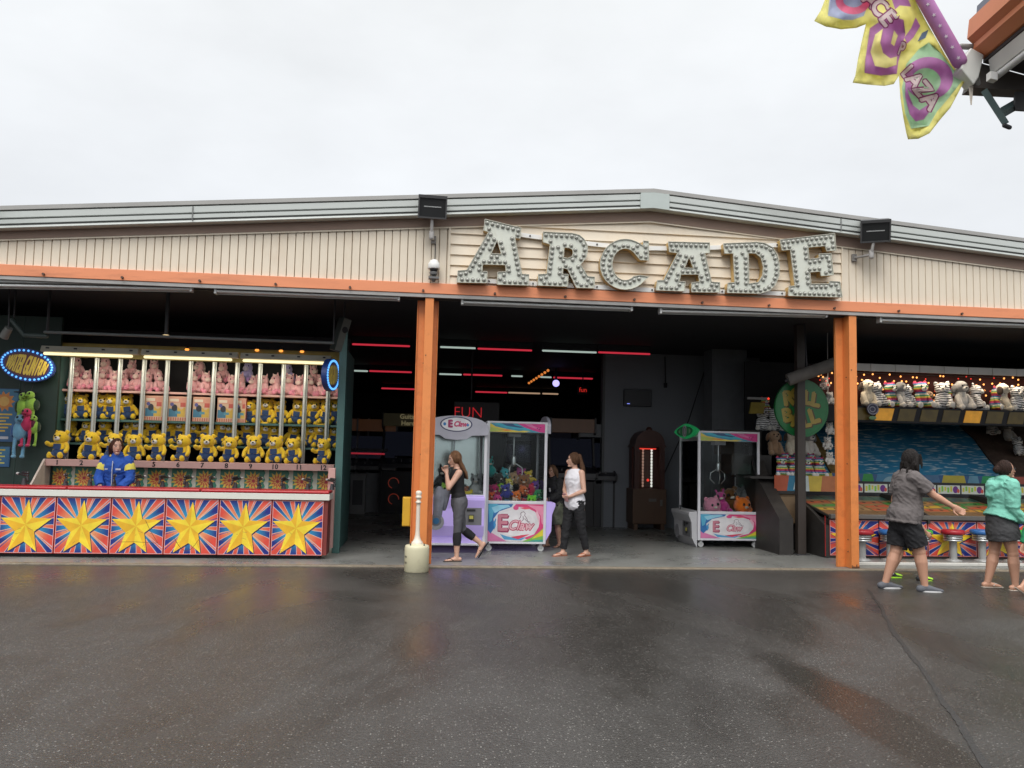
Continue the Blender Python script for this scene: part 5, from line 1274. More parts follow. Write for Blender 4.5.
for col, x, y, Y, r, kd, lab in (
    ((.01, .30, .28), 491.5, 468, yr, .115, 'tall', 'tall teal plush toy'), ((.03, .03, .025), 499, 478, ym, .085, 'ball', 'black and yellow round plush toy'), ((.40, .24, .13), 514, 478.5, yr, .105, 'ball', 'tan plush ball at the back of the heap'),
    ((.22, .085, .03), 524, 481, ym, .105, 'ball', 'brown round plush toy'), ((.30, .60, .04), 501, 487, ym, .07, 'ball', 'lime green plush ball between the black and blue toys'), ((.45, .015, .12), 496, 490, ym, .10, 'ball', 'magenta plush toy on the left side'),
    ((.045, .05, .28), 507.5, 491, yf+.02, .095, 'bear', 'deep blue plush bear in the middle'), ((.75, .16, .02), 517.5, 495.5, yf, .075, 'ball', 'orange plush ball by the blue bear'), ((.42, .012, .05), 529.5, 490, ym, .105, 'ball', 'crimson round plush toy on the right'),
    ((.20, .62, .03), 531.5, 500, yf, .08, 'ball', 'bright lime plush toy lying low on the right'), ((.62, .05, .22), 497, 499, yf, .075, 'ball', 'hot pink plush ball low on the left'), ((.70, .09, .02), 490.5, 496, yf+.08, .07, 'ball', 'red orange plush ball in the left corner'),
    ((.62, .42, .30), 515.5, 500.5, yf-.03, .055, 'ball', 'peach little plush ball low in the middle'), ((.35, .02, .04), 523, 501.5, yf, .05, 'ball', 'small dark red plush ball low between peach and lime'), ((.12, .3, .5), 506.5, 502.5, yf-.05, .045, 'ball', 'small sky blue plush ball at the bottom of the heap'), ((.6, .5, .1), 510, 482, ym+.05, .06, 'ball', 'small yellow plush ball behind the blue bear'),
    ((.05, .35, .40), 504, 473, yr, .085, 'ball', 'turquoise plush ball at the very back'), ((.5, .09, .30), 520, 473.5, yr+.1, .09, 'ball', 'rose plush ball high at the back'), ((.6, .42, .04), 530, 477, yr, .09, 'bear', 'golden plush bear at the back right'), ((.14, .05, .3), 534, 486, yr, .09, 'ball', 'violet plush ball in the right rear corner'),
    ((.5, .5, .5), 509, 487.5, ym+.02, .06, 'ball', 'little white plush ball above the blue bear'), ((.03, .25, .1), 537, 494, ym, .075, 'ball', 'bottle green plush ball by the right window edge'), ((.55, .12, .03), 523, 490, yf+.12, .075, 'ball', 'rust orange plush ball left of the crimson one')):
    toy(col, x, y, Y, r, kd, lab+in2, TG2, random.uniform(-.5, .5))
TG3 = 'plush toys in the claw machine with the green topper'; y3 = Y3+.22
in3 = ' in the claw machine with green topper'
for col, x, y, Y, r, kd, lab in (((.62, .22, .32), 713, 507.5, y3, .12, 'ball', 'pale pink round plush with dark eyes'), ((.45, .05, .22), 724, 505, y3+.06, .115, 'tall', 'tall magenta plush giraffe'), ((.17, .075, .025), 733, 501, y3+.35, .14, 'bear', 'brown plush bear'), ((.80, .17, .015), 742, 507.5, y3, .12, 'ball', 'bright orange round plush'),
    ((.25, .25, .25), 741, 498, y3+.5, .13, 'ball', 'grey plush ball behind the orange one'), ((.20, .20, .20), 750, 499, y3+.32, .15, 'ball', 'large grey plush ball in the right corner'), ((.7, .2, .05), 754, 512, y3-.02, .06, 'ball', 'small orange plush at the bottom right'), ((.3, .24, .02), 708, 512, y3+.3, .06, 'ball', 'small mustard plush at the bottom left')):
    toy(col, x, y-2, Y, r*1.28, kd, lab+in3, TG3, random.uniform(-.3, .3))
TG1 = 'plush toys in the lilac fronted claw machine'; in1 = ' in the lilac claw machine'
for col, x, y, Y, r, kd, lab in (((.05, .08, .2), 441, 498, Y1+.3, .10, 'bear', 'navy plush bear at the left edge'), ((.45, .45, .47), 449, 499, Y1+.25, .09, 'ball', 'grey plush ball by the left window edge'), ((.6, .45, .03), 470, 496, Y1+.45, .09, 'ball', 'yellow plush ball on the right'), ((.08, .2, .3), 474, 500, Y1+.25, .08, 'bear', 'teal blue plush bear in the right front corner'),
    ((.03, .03, .035), 441, 478, Y1+.75, .13, 'tall', 'tall black plush toy at the back left'), ((.3, .1, .05), 463, 495, Y1+.6, .12, 'bear', 'brown plush bear behind the woman'), ((.5, .5, .5), 476, 486, Y1+.8, .12, 'tall', 'tall pale plush toy at the back right'), ((.25, .42, .06), 445, 489, Y1+.5, .09, 'ball', 'olive green plush ball above the grey one')):
    toy(col, x, y, Y, r, kd, lab+in1, TG1, random.uniform(-.4, .4))
# ------------------------------------------------------------------ inside the arcade
M_GREYW = mat('grey_wall_paint', (.20, .215, .24), .7, var=.05, scale=2)
YP = gnd(640, 527.5, SL).y
pw0, pw1 = at(604, 450, YP).x, at(760, 450, YP).x
o = empty('partition_wall', ((pw0+pw1)/2, YP, SL), 0, 'grey painted partition wall deep inside the arcade', 'wall')
b = MB(); b.box(pw0-(pw0+pw1)/2, pw1-(pw0+pw1)/2, 0, .15, 0, CEIL-SL-.002); part('panel', b, M_GREYW, o)
b = MB(); b.box(pw0-(pw0+pw1)/2-.05, pw0-(pw0+pw1)/2-.001, -.03, .18, 0, CEIL-SL-.002); part('corner_trim', b, mat('grey_trim', (.10, .105, .11), .6), o)
YPIL = YP-1.2; a, c = at(712, 450, YPIL).x, at(747, 450, YPIL).x
o = empty('square_pillar', ((a+c)/2, YPIL, SL), 0, 'square grey pillar rising behind the claw machine with the green topper', 'pillar'); b = MB(); b.box(a-(a+c)/2, c-(a+c)/2, 0, .5, 0, CEIL-SL-.002); part('shaft', b, mat('grey_pillar_paint', (.16, .17, .185), .7), o)
p = at(638, 398, YP-.1); o = empty('wall_monitor', p, 0, 'dark monitor on the grey partition wall', 'monitor'); b = MB(); b.box(-.30, .30, 0, .095, -.18, .18); part('casing', b, mat('monitor_case', (.008, .009, .014), .4), o, .01); b = MB(); b.box(-.24, -.18, -.004, -.001, -.135, -.12); part('status_light', b, glow('blue_led', (.25, .3, 1), 1.0), o)
p = at(665, 357, YP-.06); q = at(665.5, 383, YP-.06); o = empty('hanging_cable', q, 0, 'short black cable with socket hanging on the grey wall', 'cable'); b = MB(); b.tube([(0, 0, 0), p-q], .012, 6); b.box(-.03, .03, -.03, .03, -.1, .0); part('flex', b, M_BLACK, o)
p = at(709, 357, YP-.5); q = at(664, 474, YP-.2); o = empty('slack_cord', q, 0, 'long black cord slanting across the grey wall', 'cord'); b = MB(); b.tube([Vector((0, 0, 0)), (p-q)*.5+Vector((.05, 0, -.1)), p-q], .012, 6); part('flex', b, M_BLACK, o)
# prize machine
Yq = gnd(650, 530, SL).y; c = at(649.5, 530, Yq); s = Yq/FPX; Wq = 35*s; zc_ = at(650, 489, Yq).z-SL; zt_ = at(650, 447, Yq).z-SL; zr_ = at(650, 429, Yq).z-SL
o = empty('prize_machine', (c.x, Yq, SL), 0, 'brown wooden prize machine with domed top and lit glass column by the grey wall', 'game machine')
M_WOOD = mat('brown_veneer', (.105, .055, .03), .5, var=.25, scale=3, stretch=(1, 1, .2)); M_MAH = mat('mahogany', (.07, .022, .015), .45, var=.2)
b = MB(); b.box(-Wq/2, Wq/2, 0, .8, .12, zc_); part('base_cabinet', b, M_WOOD, o, .01)
b = MB()
for sx in (-1, 1): b.box(sx*Wq*.4-.04, sx*Wq*.4+.04, .03, .77, 0, .12)
part('foot', b, M_WOOD, o)
b = MB()
for sx in (-1, 1): b.box(sx*Wq*.38-.05, sx*Wq*.38+.05, .02, .12, zc_, zt_)
b.box(-Wq*.43, Wq*.43, .3, .6, zc_, zt_); part('upper_case', b, M_MAH, o)
b = MB(); n = 12; b.prism([(-Wq*.5, zt_)]+[(-Wq*.44*math.cos(PI*k/n), zt_+.06+(zr_-zt_-.08)*math.sin(PI*k/n)) for k in range(n+1)]+[(Wq*.5, zt_)], .0, .5); b.ell((0, .1, zr_-.02), (.07, .07, .07)); part('crown', b, M_MAH, o)
b = MB(); b.box(-Wq*.36, Wq*.36, .05, .056, zc_+.02, zt_-.01); part('window', b, M_GLASS, o)
for sx, cl in ((-.16, (1, .55, .42)), (.10, (1, .95, .85))):
    b = MB()
    for k in range(13): b.ell((Wq*sx, .14, zc_+.06+(zt_-zc_-.12)*k/12), (.024, .024, .03), nu=8, nv=6)
    part('light_strip', b, glow('strip_%d' % int(cl[1]*100), cl, .8 if sx > 0 else .25), o)
b = MB(); b.box(-Wq*.30, Wq*.22, .10, .13, zt_-.05, zt_-.025); b.ell((-Wq*.02, .1, zc_+.18), (.03, .02, .03), nu=8, nv=6); part('red_lamp', b, glow('red_lamp', (1, .05, .03), .9), o)
b = MB(); b.box(-.02, .14, -.006, -.001, zc_-.26, zc_-.2); b.box(.22, .27, -.012, -.001, zc_-.35, zc_-.22); part('coin_plate', b, mat('dull_plate', (.15, .14, .13), .4), o)
# ceiling tubes in rows at different depths
ZC = CEIL-.16
def ctube(x0, x1, y, kind, label):
    P0, P1 = gnd(x0, y, ZC), gnd(x1, y+(x1-x0)*.022, ZC); P1 = P0+Vector((P1.x-P0.x, 0, 0)); L_ = (P1-P0).length
    o = empty('ceiling_tube', P0, 0, label, 'light tube', 'coloured tubes on the arcade ceiling')
    r = .009+.0006*P0.y
    col, st = {'r': ((1, .05, .09), .5), 'w': ((.80, 1, .90), .42), 'o': ((1, .66, .42), .36)}[kind]
    b = MB(); b.tube([(0, 0, 0), (L_, 0, 0)], r, 8); part('tube', b, glow('tube_'+kind, col, st), o)
    b = MB(); b.box(-.02, L_+.02, -.02, .03, .045, CEIL-ZC-.003); part('batten', b, M_BLACK, o)
for t in ((353, 409, 344.2, 'r', 'red tube left of the bollard post in the row nearest the entrance'), (441, 475, 347, 'w', 'whitish tube just right of the bollard post, nearest row'), (478.5, 532, 348.6, 'r', 'red tube of the nearest row above the sideways claw machine'),
          (543, 597, 350.6, 'w', 'whitish tube of the nearest row ending over the grey wall'), (599, 651, 352.3, 'r', 'red tube of the nearest row along the top of the grey wall'),
          (344, 367, 370.4, 'w', 'whitish tube of the middle row beside the water game corner'), (370, 389, 371, 'r', 'red tube of the middle row, left of its dark joint'), (390, 411, 371.6, 'r', 'red tube of the middle row ending near the bollard post'),
          (440, 461, 374, 'w', 'whitish tube of the middle row just right of the post'), (464, 502, 374.5, 'r', 'long red tube of the middle row above the claw machine badge'), (512, 522, 376, 'w', 'short whitish tube of the middle row'), (541, 551, 377, 'w', 'short whitish tube beside the violet lamp'), (554, 593, 377.5, 'r', 'red tube of the middle row right of the violet lamp'),
          (382, 414, 388.3, 'r', 'red tube of the far row left of the bollard post'), (476, 507, 391.8, 'r', 'red tube of the far row right of the post'), (509, 540, 392.6, 'o', 'warm white tube of the far row'), (543, 558, 393.6, 'o', 'short warm white tube at the end of the far row')): ctube(*t)
p = at(556, 383.3, 21); o = empty('violet_lamp', p, 0, 'small bright violet lamp under the arcade ceiling', 'lamp'); b = MB(); b.ell((0, 0, 0), (.09, .09, .09), nu=12, nv=8); part('lens', b, glow('violet', (.45, .40, 1), 1.6), o); b = MB(); b.tube([(0, 0, .08), (0, 0, CEIL-.002-p.z)], .03, 8, round_ends=False); part('stem', b, M_DARK, o)
A_, B_ = gnd(529, 383, ZC-.05), gnd(548, 370.5, ZC-.05); o = empty('string_lights', A_, 0, 'slanting string of tiny orange lights under the arcade ceiling', 'string lights'); b = MB()
b.tube([Vector((0, 0, .03)), B_-A_+Vector((0, 0, .03))], .008, 6); part('wire', b, M_DARK, o)
for k in range(8):
    b = MB(); b.ell((B_-A_)*k/7, (.035, .035, .035), nu=8, nv=6); part('bulb', b, glow('tiny_orange', (1, .30, .06), .7), o)
# red neon word behind the lilac machine
p = at(471, 411.5, 17.5); o = empty('neon_sign', p, 0, 'red neon word glowing behind the lilac claw machine', 'neon sign')
e = text_obj('letters', 'FUN', .32, glow('red_neon', (1, .03, .04), .30), facing((-.06, -.02, -.03)), o, .01, -.006); b = MB(); b.box(-.36, .60, .0, .05, -.4, .2); part('board', b, mat('sign_back', (.02, .018, .02), .6), o)
b = MB(); b.tube([(0, .03, .25), (0, .03, CEIL-.002-p.z)], .02, 6); part('hanger', b, M_DARK, o)
p = at(583, 390, 20); o = empty('exit_lamp', p, 0, 'little dim red lit sign under the arcade ceiling', 'sign'); b = MB(); b.box(-.14, .14, 0, .05, -.12, .12); part('case', b, M_BLACK, o)
e = text_obj('letters', 'fun', .16, glow('dim_red', (1, .04, .03), .5), facing((0, -.006, 0)), o, .003); b = MB(); b.tube([(0, .03, .12), (0, .03, CEIL-.002-p.z)], .015, 6); part('hanger', b, M_DARK, o)
# cabinets in the dark
def cabinet(px, py, w_, h_, rz, label, body=(.02, .02, .024), marquee=(.12, .05, .02), word=None, screen=(.007, .008, .013), pale=False, mz=1.0):
    p = gnd(px, py, SL); o = empty('arcade_cabinet', (p.x, p.y, SL), rz, label, 'arcade game', 'arcade cabinets in the dark hall')
    ma = mat('cabinet_%d' % int(1000*sum(body)), body, .5); pr = [(0, 0), (0, h_*.42), (-.22, h_*.45), (-.22, h_*.50), (.12, h_*.56), (.25, h_*.82), (.02, h_*.86), (.02, h_), (.7, h_), (.7, 0)]
    for sx in (-1, 1):
        b = MB(); b.prism(pr, sx*(w_/2-.02)-.02, sx*(w_/2-.02)+.02, 'x'); part('side', b, ma, o)
    b = MB(); b.box(-w_/2+.041, w_/2-.041, .03, .68, 0, h_*.415); part('base', b, ma, o)
    b = MB(); b.prism([(-.2, h_*.452), (-.2, h_*.49), (.12, h_*.545), (.4, h_*.545), (.4, h_*.452)], -w_/2+.041, w_/2-.041, 'x'); part('control_panel', b, mat('panel_dark', (.03, .03, .035), .3), o)
    b = MB(); b.prism([(.14, h_*.57), (.27, h_*.81), (.5, h_*.81), (.5, h_*.57)], -w_/2+.06, w_/2-.06, 'x'); part('screen', b, mat('screen_%d' % int(1000*sum(screen)), screen, .1, emit=screen, estr=.5), o)
    b = MB(); b.box(-w_/2+.041, w_/2-.041, .04, .5, h_*.865, h_*.99); q = part('marquee', b, mat('marquee_%d' % int(1000*sum(marquee)), marquee, .4, emit=marquee, estr=.12*mz), o)
    if word:
        n = word.count('\n')+1; text_obj('lettering', word, h_*.105/n*1.25, mat('word_%d' % int(1000*sum(marquee)), tuple(min(1, c*3.5) for c in marquee), .5, emit=tuple(min(1, c*4) for c in marquee), estr=.25), facing((0, .034, h_*.925)), q, .002, .004)
    for k in range(4):
        b = MB(); b.tube([(-w_*.25+k*w_*.16, -.05, h_*.505), (-w_*.25+k*w_*.16, -.05, h_*.525)], .02, 8); part('button', b, mat('pale_button', (.12, .12, .125), .3), o)
    return o
PALE = (.13, .133, .138)
cabinet(346, 512, 1.0, 2.3, .1, 'pale dim cabinet with red glowing canopy beside the water game corner', PALE, (.10, .035, .01), None)
cabinet(374, 512.5, 1.0, 2.3, 0, 'dim cabinet with orange header left of the music game', PALE, (.11, .04, .012), None)
p = gnd(358, 513, SL); o = empty('card_kiosk', (p.x, p.y-.4, SL), 0, 'pale grey card kiosk standing between the dim cabinets', 'kiosk'); b = MB(); b.box(-.18, .18, 0, .3, 0, .95); part('case', b, mat('kiosk_case', (.16, .16, .16), .5), o, .02); b = MB(); b.box(-.12, .12, -.012, -.001, .22, .8); part('front_panel', b, mat('kiosk_front', (.03, .03, .035), .3), o)
cabinet(405, 514, 1.3, 2.45, -.15, 'music game with tall lettered header and red ring lights behind the post', (.02, .02, .022), (.10, .085, .045), 'Guitar\nHero', mz=.5)
p = at(393, 483, 16.6)
for x, y, w_ in ((393.5, 483, 'upper'), (393.5, 499, 'lower')):
    p = at(x, y, 16.4); o = empty('ring_light', p, 0, '%s of two dim red ring lights on the music game' % w_, 'ring light', 'red ring lights'); b = MB(); b.tube([(.10*math.cos(2*PI*k/20), 0, .10*math.sin(2*PI*k/20)) for k in range(15)], .008, 6); part('ring', b, glow('ring_red', (1, .12, .06), .05), o)
    b = MB(); b.tube([(0, .03, 0), (0, .08, 0)], .12, 18, round_ends=False); part('housing', b, M_BLACK, o)
A_, B_ = at(342, 453, 16.5), at(384, 454, 16.5); o = empty('canopy_light', A_, 0, 'thin red light under a cabinet canopy beside the water game', 'light tube'); b = MB(); b.tube([(0, 0, 0), B_-A_], .017, 8); part('tube', b, glow('dim_red_bar', (1, .06, .10), .2), o)
b = MB(); b.box(-.05, (B_-A_).x+.05, .0, .5, .04, .10); part('canopy', b, M_BLACK, o)
cabinet(572, 527, 1.0, 2.3, .0, 'dark cabinet with brown header behind the girl in white', (.022, .02, .022), (.07, .03, .012))
cabinet(596, 527, .8, 2.2, .0, 'dark cabinet against the end of the grey wall', (.025, .025, .03), (.02, .022, .025))
cabinet(556, 520, .8, 2.2, .2, 'dark cabinet half hidden by the child in the black hoodie', (.02, .02, .022), (.02, .02, .03))
cabinet(448, 510, .9, 2.2, 0, 'dark cabinet far behind the lilac claw machine', (.02, .02, .022), (.03, .012, .012))
cabinet(520, 506, .9, 2.2, 0, 'dark cabinet far behind the sideways claw machine', (.02, .02, .022), (.012, .014, .03))
# ------------------------------------------------------------------ ball rolling booth on the right
YF = gnd(880, 558.5, SL).y          # faced front
YLN = YF+1.35; YHD = YF+1.45; YAW_ = YF+.9
rbth = empty('ball_game_booth', (at(930, 540, YF).x, YF, SL), 0, 'ball rolling booth with star panelled bench, lanes and blue water mural behind', 'game booth')
def bp2(name, mb, ma=None, bev=0.0, label=None): return bpart(name, mb, ma, bev, label, rbth)
IR = Matrix.Translation(-Vector(rbth.location))
XR0 = at(827.5, 540, YF).x; XR1 = XR0+8*(at(878, 540, YF).x-XR0); pw2 = (XR1-XR0)/8
BZ0, BZ1 = zy(880, 556, YF), zy(880, 520.5, YF)
M_DKB = mat('dark_brown_board', (.028, .025, .023), .55, var=.25, dirt=(.05, .045, .04))
LZ0, LZ1 = zy(930, 517.5, YF-.05), zy(930, 498, YLN)
b = MB(); b.box(XR0+.03, XR1, YF+.012, YF+.5, SL, BZ1+.02); bp2('carcass', b, M_DKB)
b = MB(); b.box(XR0+.03, XR1, YF-.06, YF+.02, BZ1+.021, LZ0+.03); bp2('front_lip', b, mat('grey_brown_lip', (.11, .10, .09), .5), .01)
# cheeks with their swept tops
n = 8
pr = [(YF, SL), (YF, LZ0-.16)]+[(YF+.05+1.25*k/n, LZ0-.14+(.36)*math.sin(PI/2*k/n)) for k in range(n+1)]+[(YLN+.1, LZ0+.24), (YLN+.1, SL)]
pr2 = [(YF-.05, LZ0-.10), (YF-.05, LZ0+.03)]+[(YF+1.3*k/n, LZ0+.04+(.27)*math.sin(PI/2*k/n)) for k in range(n+1)]+[(YLN+.1, LZ0+.2), (YLN+.1, LZ0-.1)]
b = MB(); b.prism(pr, XR0-.03, XR0+.028, 'x'); bp2('end_cheek', b, M_DKB, .004)
for k in (2, 4, 6, 8):
    b = MB(); b.prism(pr2, XR0+k*pw2-.02, XR0+k*pw2+.02, 'x'); bp2('lane_divider', b, M_DKB, .004)
for i in range(8):
    P, ex = star_polys(pw2-.012, BZ1-BZ0, 5); xo = XR0+.03*(i == 0)+i*pw2+.006
    o = art('star_panel', P, lambda u, v: (xo+u, YF-.002, BZ0+v), rbth, vcol_mat('glossy_print', .35), ex); o.matrix_parent_inverse = IR
b = MB(); b.box(XR0-.034, XR0-.0305, YF-.004, YF+.02, BZ0-.01, BZ1+.06); bp2('red_edge', b, mat('red_edge_strip', (.5, .03, .03), .4))
# lanes
rl = random.Random(4); XLN = XR0+.05; lw = pw2*2/3.65
for i in range(14):
    x0 = XLN+i*lw; x1 = x0+lw-.012
    if x0 > XR1: break
    w_ = x1-x0; d_ = 1.30
    cols = [(.50, .10, .04), (.60, .38, .04), (.06, .28, .06), (.35, .20, .09), (.55, .25, .05)]
    P = [(rect(0, w_, 0, d_), (.30, .17, .07)), (rect(.01, w_-.01, .0, .3), (.20, .11, .05)), (rect(.02, w_-.02, .32, .45), rl.choice(cols)), ([(.0, .5), (w_, .56), (w_, .72), (0, .6)], rl.choice(cols)), ([(0, .72), (w_, .8), (w_, .95), (0, .86)], rl.choice(cols)), (rect(0, w_, 1.0, 1.28), (.05, .12, .10))]
    for kx, ky in ((.3, .4), (.7, .4), (.5, .62), (.3, .85), (.7, .85), (.5, 1.08)): P.append((oval(w_*kx, ky, .03, .04, 12), (.02, .015, .012)))
    o = art('lane', P, lambda u, v: (x0+u, YF+.03+v, LZ0+.012+(LZ1-LZ0)*v/d_), rbth, vcol_mat('glossy_print', .35)); o.matrix_parent_inverse = IR
b = MB(); b.prism([(YF+.03, LZ0-.02), (YF+.03, LZ0+.006), (YF+1.33, LZ1+.006), (YF+1.33, LZ1-.05)], XR0+.03, XR1, 'x'); bp2('lane_bed', b, M_DKB)
# lettered header strip, painted skirt
HZ0, HZ1 = zy(930, 493.5, YHD), zy(930, 485, YHD)
b = MB(); b.box(XR0+.03, XR1, YHD, YHD+.06, LZ1, HZ1+.045); bp2('header_board', b, mat('black_header', (.015, .015, .018), .4))
for i in range(14):
    x0 = XR0+.06+i*lw
    w_, h_ = lw-.03, HZ1-HZ0; P = [(rect(0, w_, 0, h_), (.55, .58, .52))]
    for k in range(5): P.append((rect(w_*(.04+.13*k), w_*(.04+.13*k+.09), h_*(.15+.1*((k*7+i) % 3)), h_*(.75+.08*((k*5) % 3))), (.20, .48, .06) if k % 2 else (.55, .50, .06)))
    P += [(oval(w_*.80, h_*.5, w_*.12, h_*.42, 16), (.14, .03, .22)), (oval(w_*.92, h_*.35, w_*.06, h_*.25, 12), (.55, .08, .05))]
    o = art('lane_score_sign', P, lambda u, v: (x0+u, YHD-.003, HZ0+v), rbth, vcol_mat('sign_print', .4, emit=.12)); o.matrix_parent_inverse = IR
YSK = YHD+.15; KZ0, KZ1 = HZ1-.02, zy(930, 475, YSK); KX0, KX1 = at(800, 480, YSK).x, XR1; Lk = KX1-KX0; hk = KZ1-KZ0
P = [(rect(0, Lk, 0, hk), (.03, .10, .25))]; x = 0.0; kc = [(.45,.10,.04),(.55,.45,.06),(.40,.14,.06),(.03,.30,.06),(.05,.22,.38),(.35,.09,.04),(.06,.16,.3),(.5,.42,.05),(.12,.3,.42),(.02,.34,.10),(.4,.08,.05),(.05,.2,.35)]; i = 0
while x < Lk:
    ww = (.30, .34, .5, .26, .62)[i % 5]; P.append(([(x, 0), (min(Lk, x+ww), 0), (min(Lk, x+ww-.05), hk), (x+.05, hk)], kc[i % 12]))
    if i % 5 == 4: P.append((oval(x+ww*.5, hk*.2, .16, hk*.6, 16), (.25, .42, .5)))
    x += ww; i += 1
o = art('painted_skirt', P, lambda u, v: (KX0+u, YSK-.003, KZ0+v), rbth, vcol_mat('glossy_print', .35)); o.matrix_parent_inverse = IR
b = MB(); b.box(KX0, KX1, YSK, YSK+.05, SL, KZ1-.002); bp2('skirt_board', b, M_DKB)
# water mural sloping up behind
def water_mat():
    ma, nt, b = newmat('painted_water'); L = nt.links.new; tc = N(nt, 'ShaderNodeTexCoord'); mp = N(nt, 'ShaderNodeMapping'); mp.inputs['Scale'].default_value = (2.6, 17, 17); L(tc.outputs['Object'], mp.inputs[0])
    nz = N(nt, 'ShaderNodeTexNoise'); nz.inputs['Scale'].default_value = 1.6; nz.inputs['Detail'].default_value = 2; L(mp.outputs[0], nz.inputs['Vector'])
    r = N(nt, 'ShaderNodeValToRGB'); r.color_ramp.elements[0].position = .565; r.color_ramp.elements[1].position = .63; L(nz.outputs['Fac'], r.inputs[0])
    n2 = N(nt, 'ShaderNodeTexNoise'); n2.inputs['Scale'].default_value = 1.2; L(tc.outputs['Object'], n2.inputs['Vector'])
    base = mixc(nt, n2.outputs['Fac'], (.018, .14, .27), (.05, .31, .54)); L(mixc(nt, r.outputs[0], base, (.50, .62, .66)), b.inputs['Base Color']); b.inputs['Roughness'].default_value = .45; return ma
YM0, YM1 = YSK+.06, YSK+1.5; MZ0, MZ1 = zy(930, 479, YM0), zy(930, 424, YM1)
def slopequad(px, ma, name, dy=0.0, th=.04):
    vs = []
    for x, t in px:
        Y = YM0+(YM1-YM0)*t+dy; z = MZ0+(MZ1-MZ0)*t; vs.append(Vector((x, Y, z)))
    nrm = Vector((0, MZ1-MZ0, -(YM1-YM0))).normalized()*th; n = len(vs); b = MB(); b.add(vs+[v+nrm for v in vs], [tuple(range(n)), tuple(range(n, 2*n))]+[(k, (k+1) % n, n+(k+1) % n, n+k) for k in range(n)]); return bp2(name, b, ma)
X = lambda px, t: at(px, 478-54*t, YM0+(YM1-YM0)*t).x
slopequad([(X(780, 0), 0), (X(1130, 0), 0), (X(1130, 1), 1), (X(780, 1), 1)], water_mat(), 'water_mural')
slopequad([(X(1006, 0), 0), (X(1135, 0), 0), (X(1135, 1), 1), (X(958, 1), 1), (X(972, .75), .75), (X(986, .4), .4)], mat('painted_rocks', (.05, .03, .022), .8, var=.9, scale=5, dirt=(.16, .12, .09), dirtscale=6), 'rock_painting', -.06)
slopequad([(X(832, .0), 0), (X(840, .0), 0), (X(812, .85), .85), (X(805, .85), .85)], mat('painted_rope', (.20, .13, .04), .8, var=.6, scale=9), 'rope_painting', -.06)
b = MB(); b.box(at(745, 440, YM1+.1).x, XR1+.5, YM1+.1, YM1+.15, SL, CEIL-.3); bp2('back_panel', b, M_BLACK)
Q = [(.30,.09,.05),(.05,.05,.06),(.06,.07,.08),(.25,.07,.04),(.02,.16,.05),(.16,.05,.04),(.12,.10,.03)]; b = None
YQ = YM1+.03; z0, z1 = MZ1+.0, zy(900, 415, YQ); xx0 = at(850, 420, YQ).x
P = [(rect(0, 5, 0, z1-z0), (.02, .03, .04))]+[([(.1+.5*k, 0), (.5+.5*k, 0), (.45+.5*k, z1-z0), (.12+.5*k, z1-z0)], Q[k % 7]) for k in range(9)]
o = art('upper_frieze', P, lambda u, v: (xx0+u, YQ, z0+v), rbth, vcol_mat('printed_sheet')); o.matrix_parent_inverse = IR
# canopy beam with amber lamp panels, white strip on top
AX0, AX1 = at(843, 415, YAW_).x, at(1120, 415, YAW_).x; AZ0, AZ1 = zy(930, 423.5, YAW_), zy(930, 408, YAW_); S0, S1 = zy(930, 373, YAW_), zy(930, 366, YAW_)
b = MB(); b.box(AX0-.35, AX1, YAW_, YAW_+.4, AZ0, AZ1); bp2('canopy_beam', b, M_BLACK)
b = MB(); b.box(AX0-.4, AX1, YAW_+.38, YAW_+.43, AZ1+.002, S1); bp2('canopy_backing', b, mat('dark_red_cloth', (.035, .008, .008), .9, var=.4))
for i in range(10):
    x0 = AX0+.06+i*.405+.1; lit = i in (1, 5); h_ = AZ1-AZ0
    b = MB(); b.prism([(x0, AZ0+.03), (x0+.30, AZ0+.03), (x0+.36, AZ1-.03), (x0+.06, AZ1-.03)], YAW_-.012, YAW_-.001)
    bp2('lamp_panel', b, mat('amber_panel_lit', (.55, .28, .02), .4, emit=(1, .42, .03), estr=.22, var=.5, scale=6) if lit else mat('amber_panel', (.11, .075, .010), .4, var=.4))
b = MB()
for i in range(12): b.box(AX0-.4+i*.45, AX0-.4+i*.45+.44, YAW_-.02, YAW_+.02, S0, S1)
bp2('white_strip', b, mat('white_strip_panel', (.62, .62, .60), .5, var=.1), .003)
xq = at(789, 540, YF+.55).x
b = MB(); b.prism([(YF+.35, SL), (YF+.35, zy(789, 519, YF+.35)), (YF+.75, zy(784, 500, YF+.75)), (YF+1.35, zy(776, 472, YF+1.35)), (YF+1.7, zy(768, 446, YF+1.7)), (YF+2.2, zy(764, 440, YF+2.2)), (YF+2.2, SL)], xq-.25, xq-.02, 'x'); bp2('side_cabinet', b, M_DKB)
b = MB(); b.box(xq, XR0-.04, YF+1.0, YF+1.04, SL+.45, zy(795, 494, YF+1.0)); bp2('bare_board', b, mat('bare_plywood', (.22, .145, .08), .7, var=.15))
b = MB(); b.box(xq, XR0-.04, YF+.95, YF+1.3, zy(795, 491, YF+1.0)-.05, zy(795, 491, YF+1.0)); bp2('shelf', b, M_DKB)
zsh = zy(795, 491, YF+1.0); hc = zy(795, 475.5, YF+1.0)-zsh
P = [([(0, 0), (.22, 0), (.26, hc), (0, hc)], (.42, .09, .04)), ([(.22, 0), (.50, 0), (.50, hc), (.26, hc)], (.03, .20, .34)), ([(.33, .02), (.46, .05), (.44, hc*.8), (.36, hc*.6)], (.5, .6, .62)), ([(.5, 0), (.62, 0), (.60, hc), (.5, hc)], (.5, .58, .6)), ([(.62, 0), (.82, 0), (.85, hc), (.60, hc)], (.55, .42, .06)), ([(.82, 0), (1.4, 0), (1.4, hc), (.85, hc)], (.42, .15, .06))]
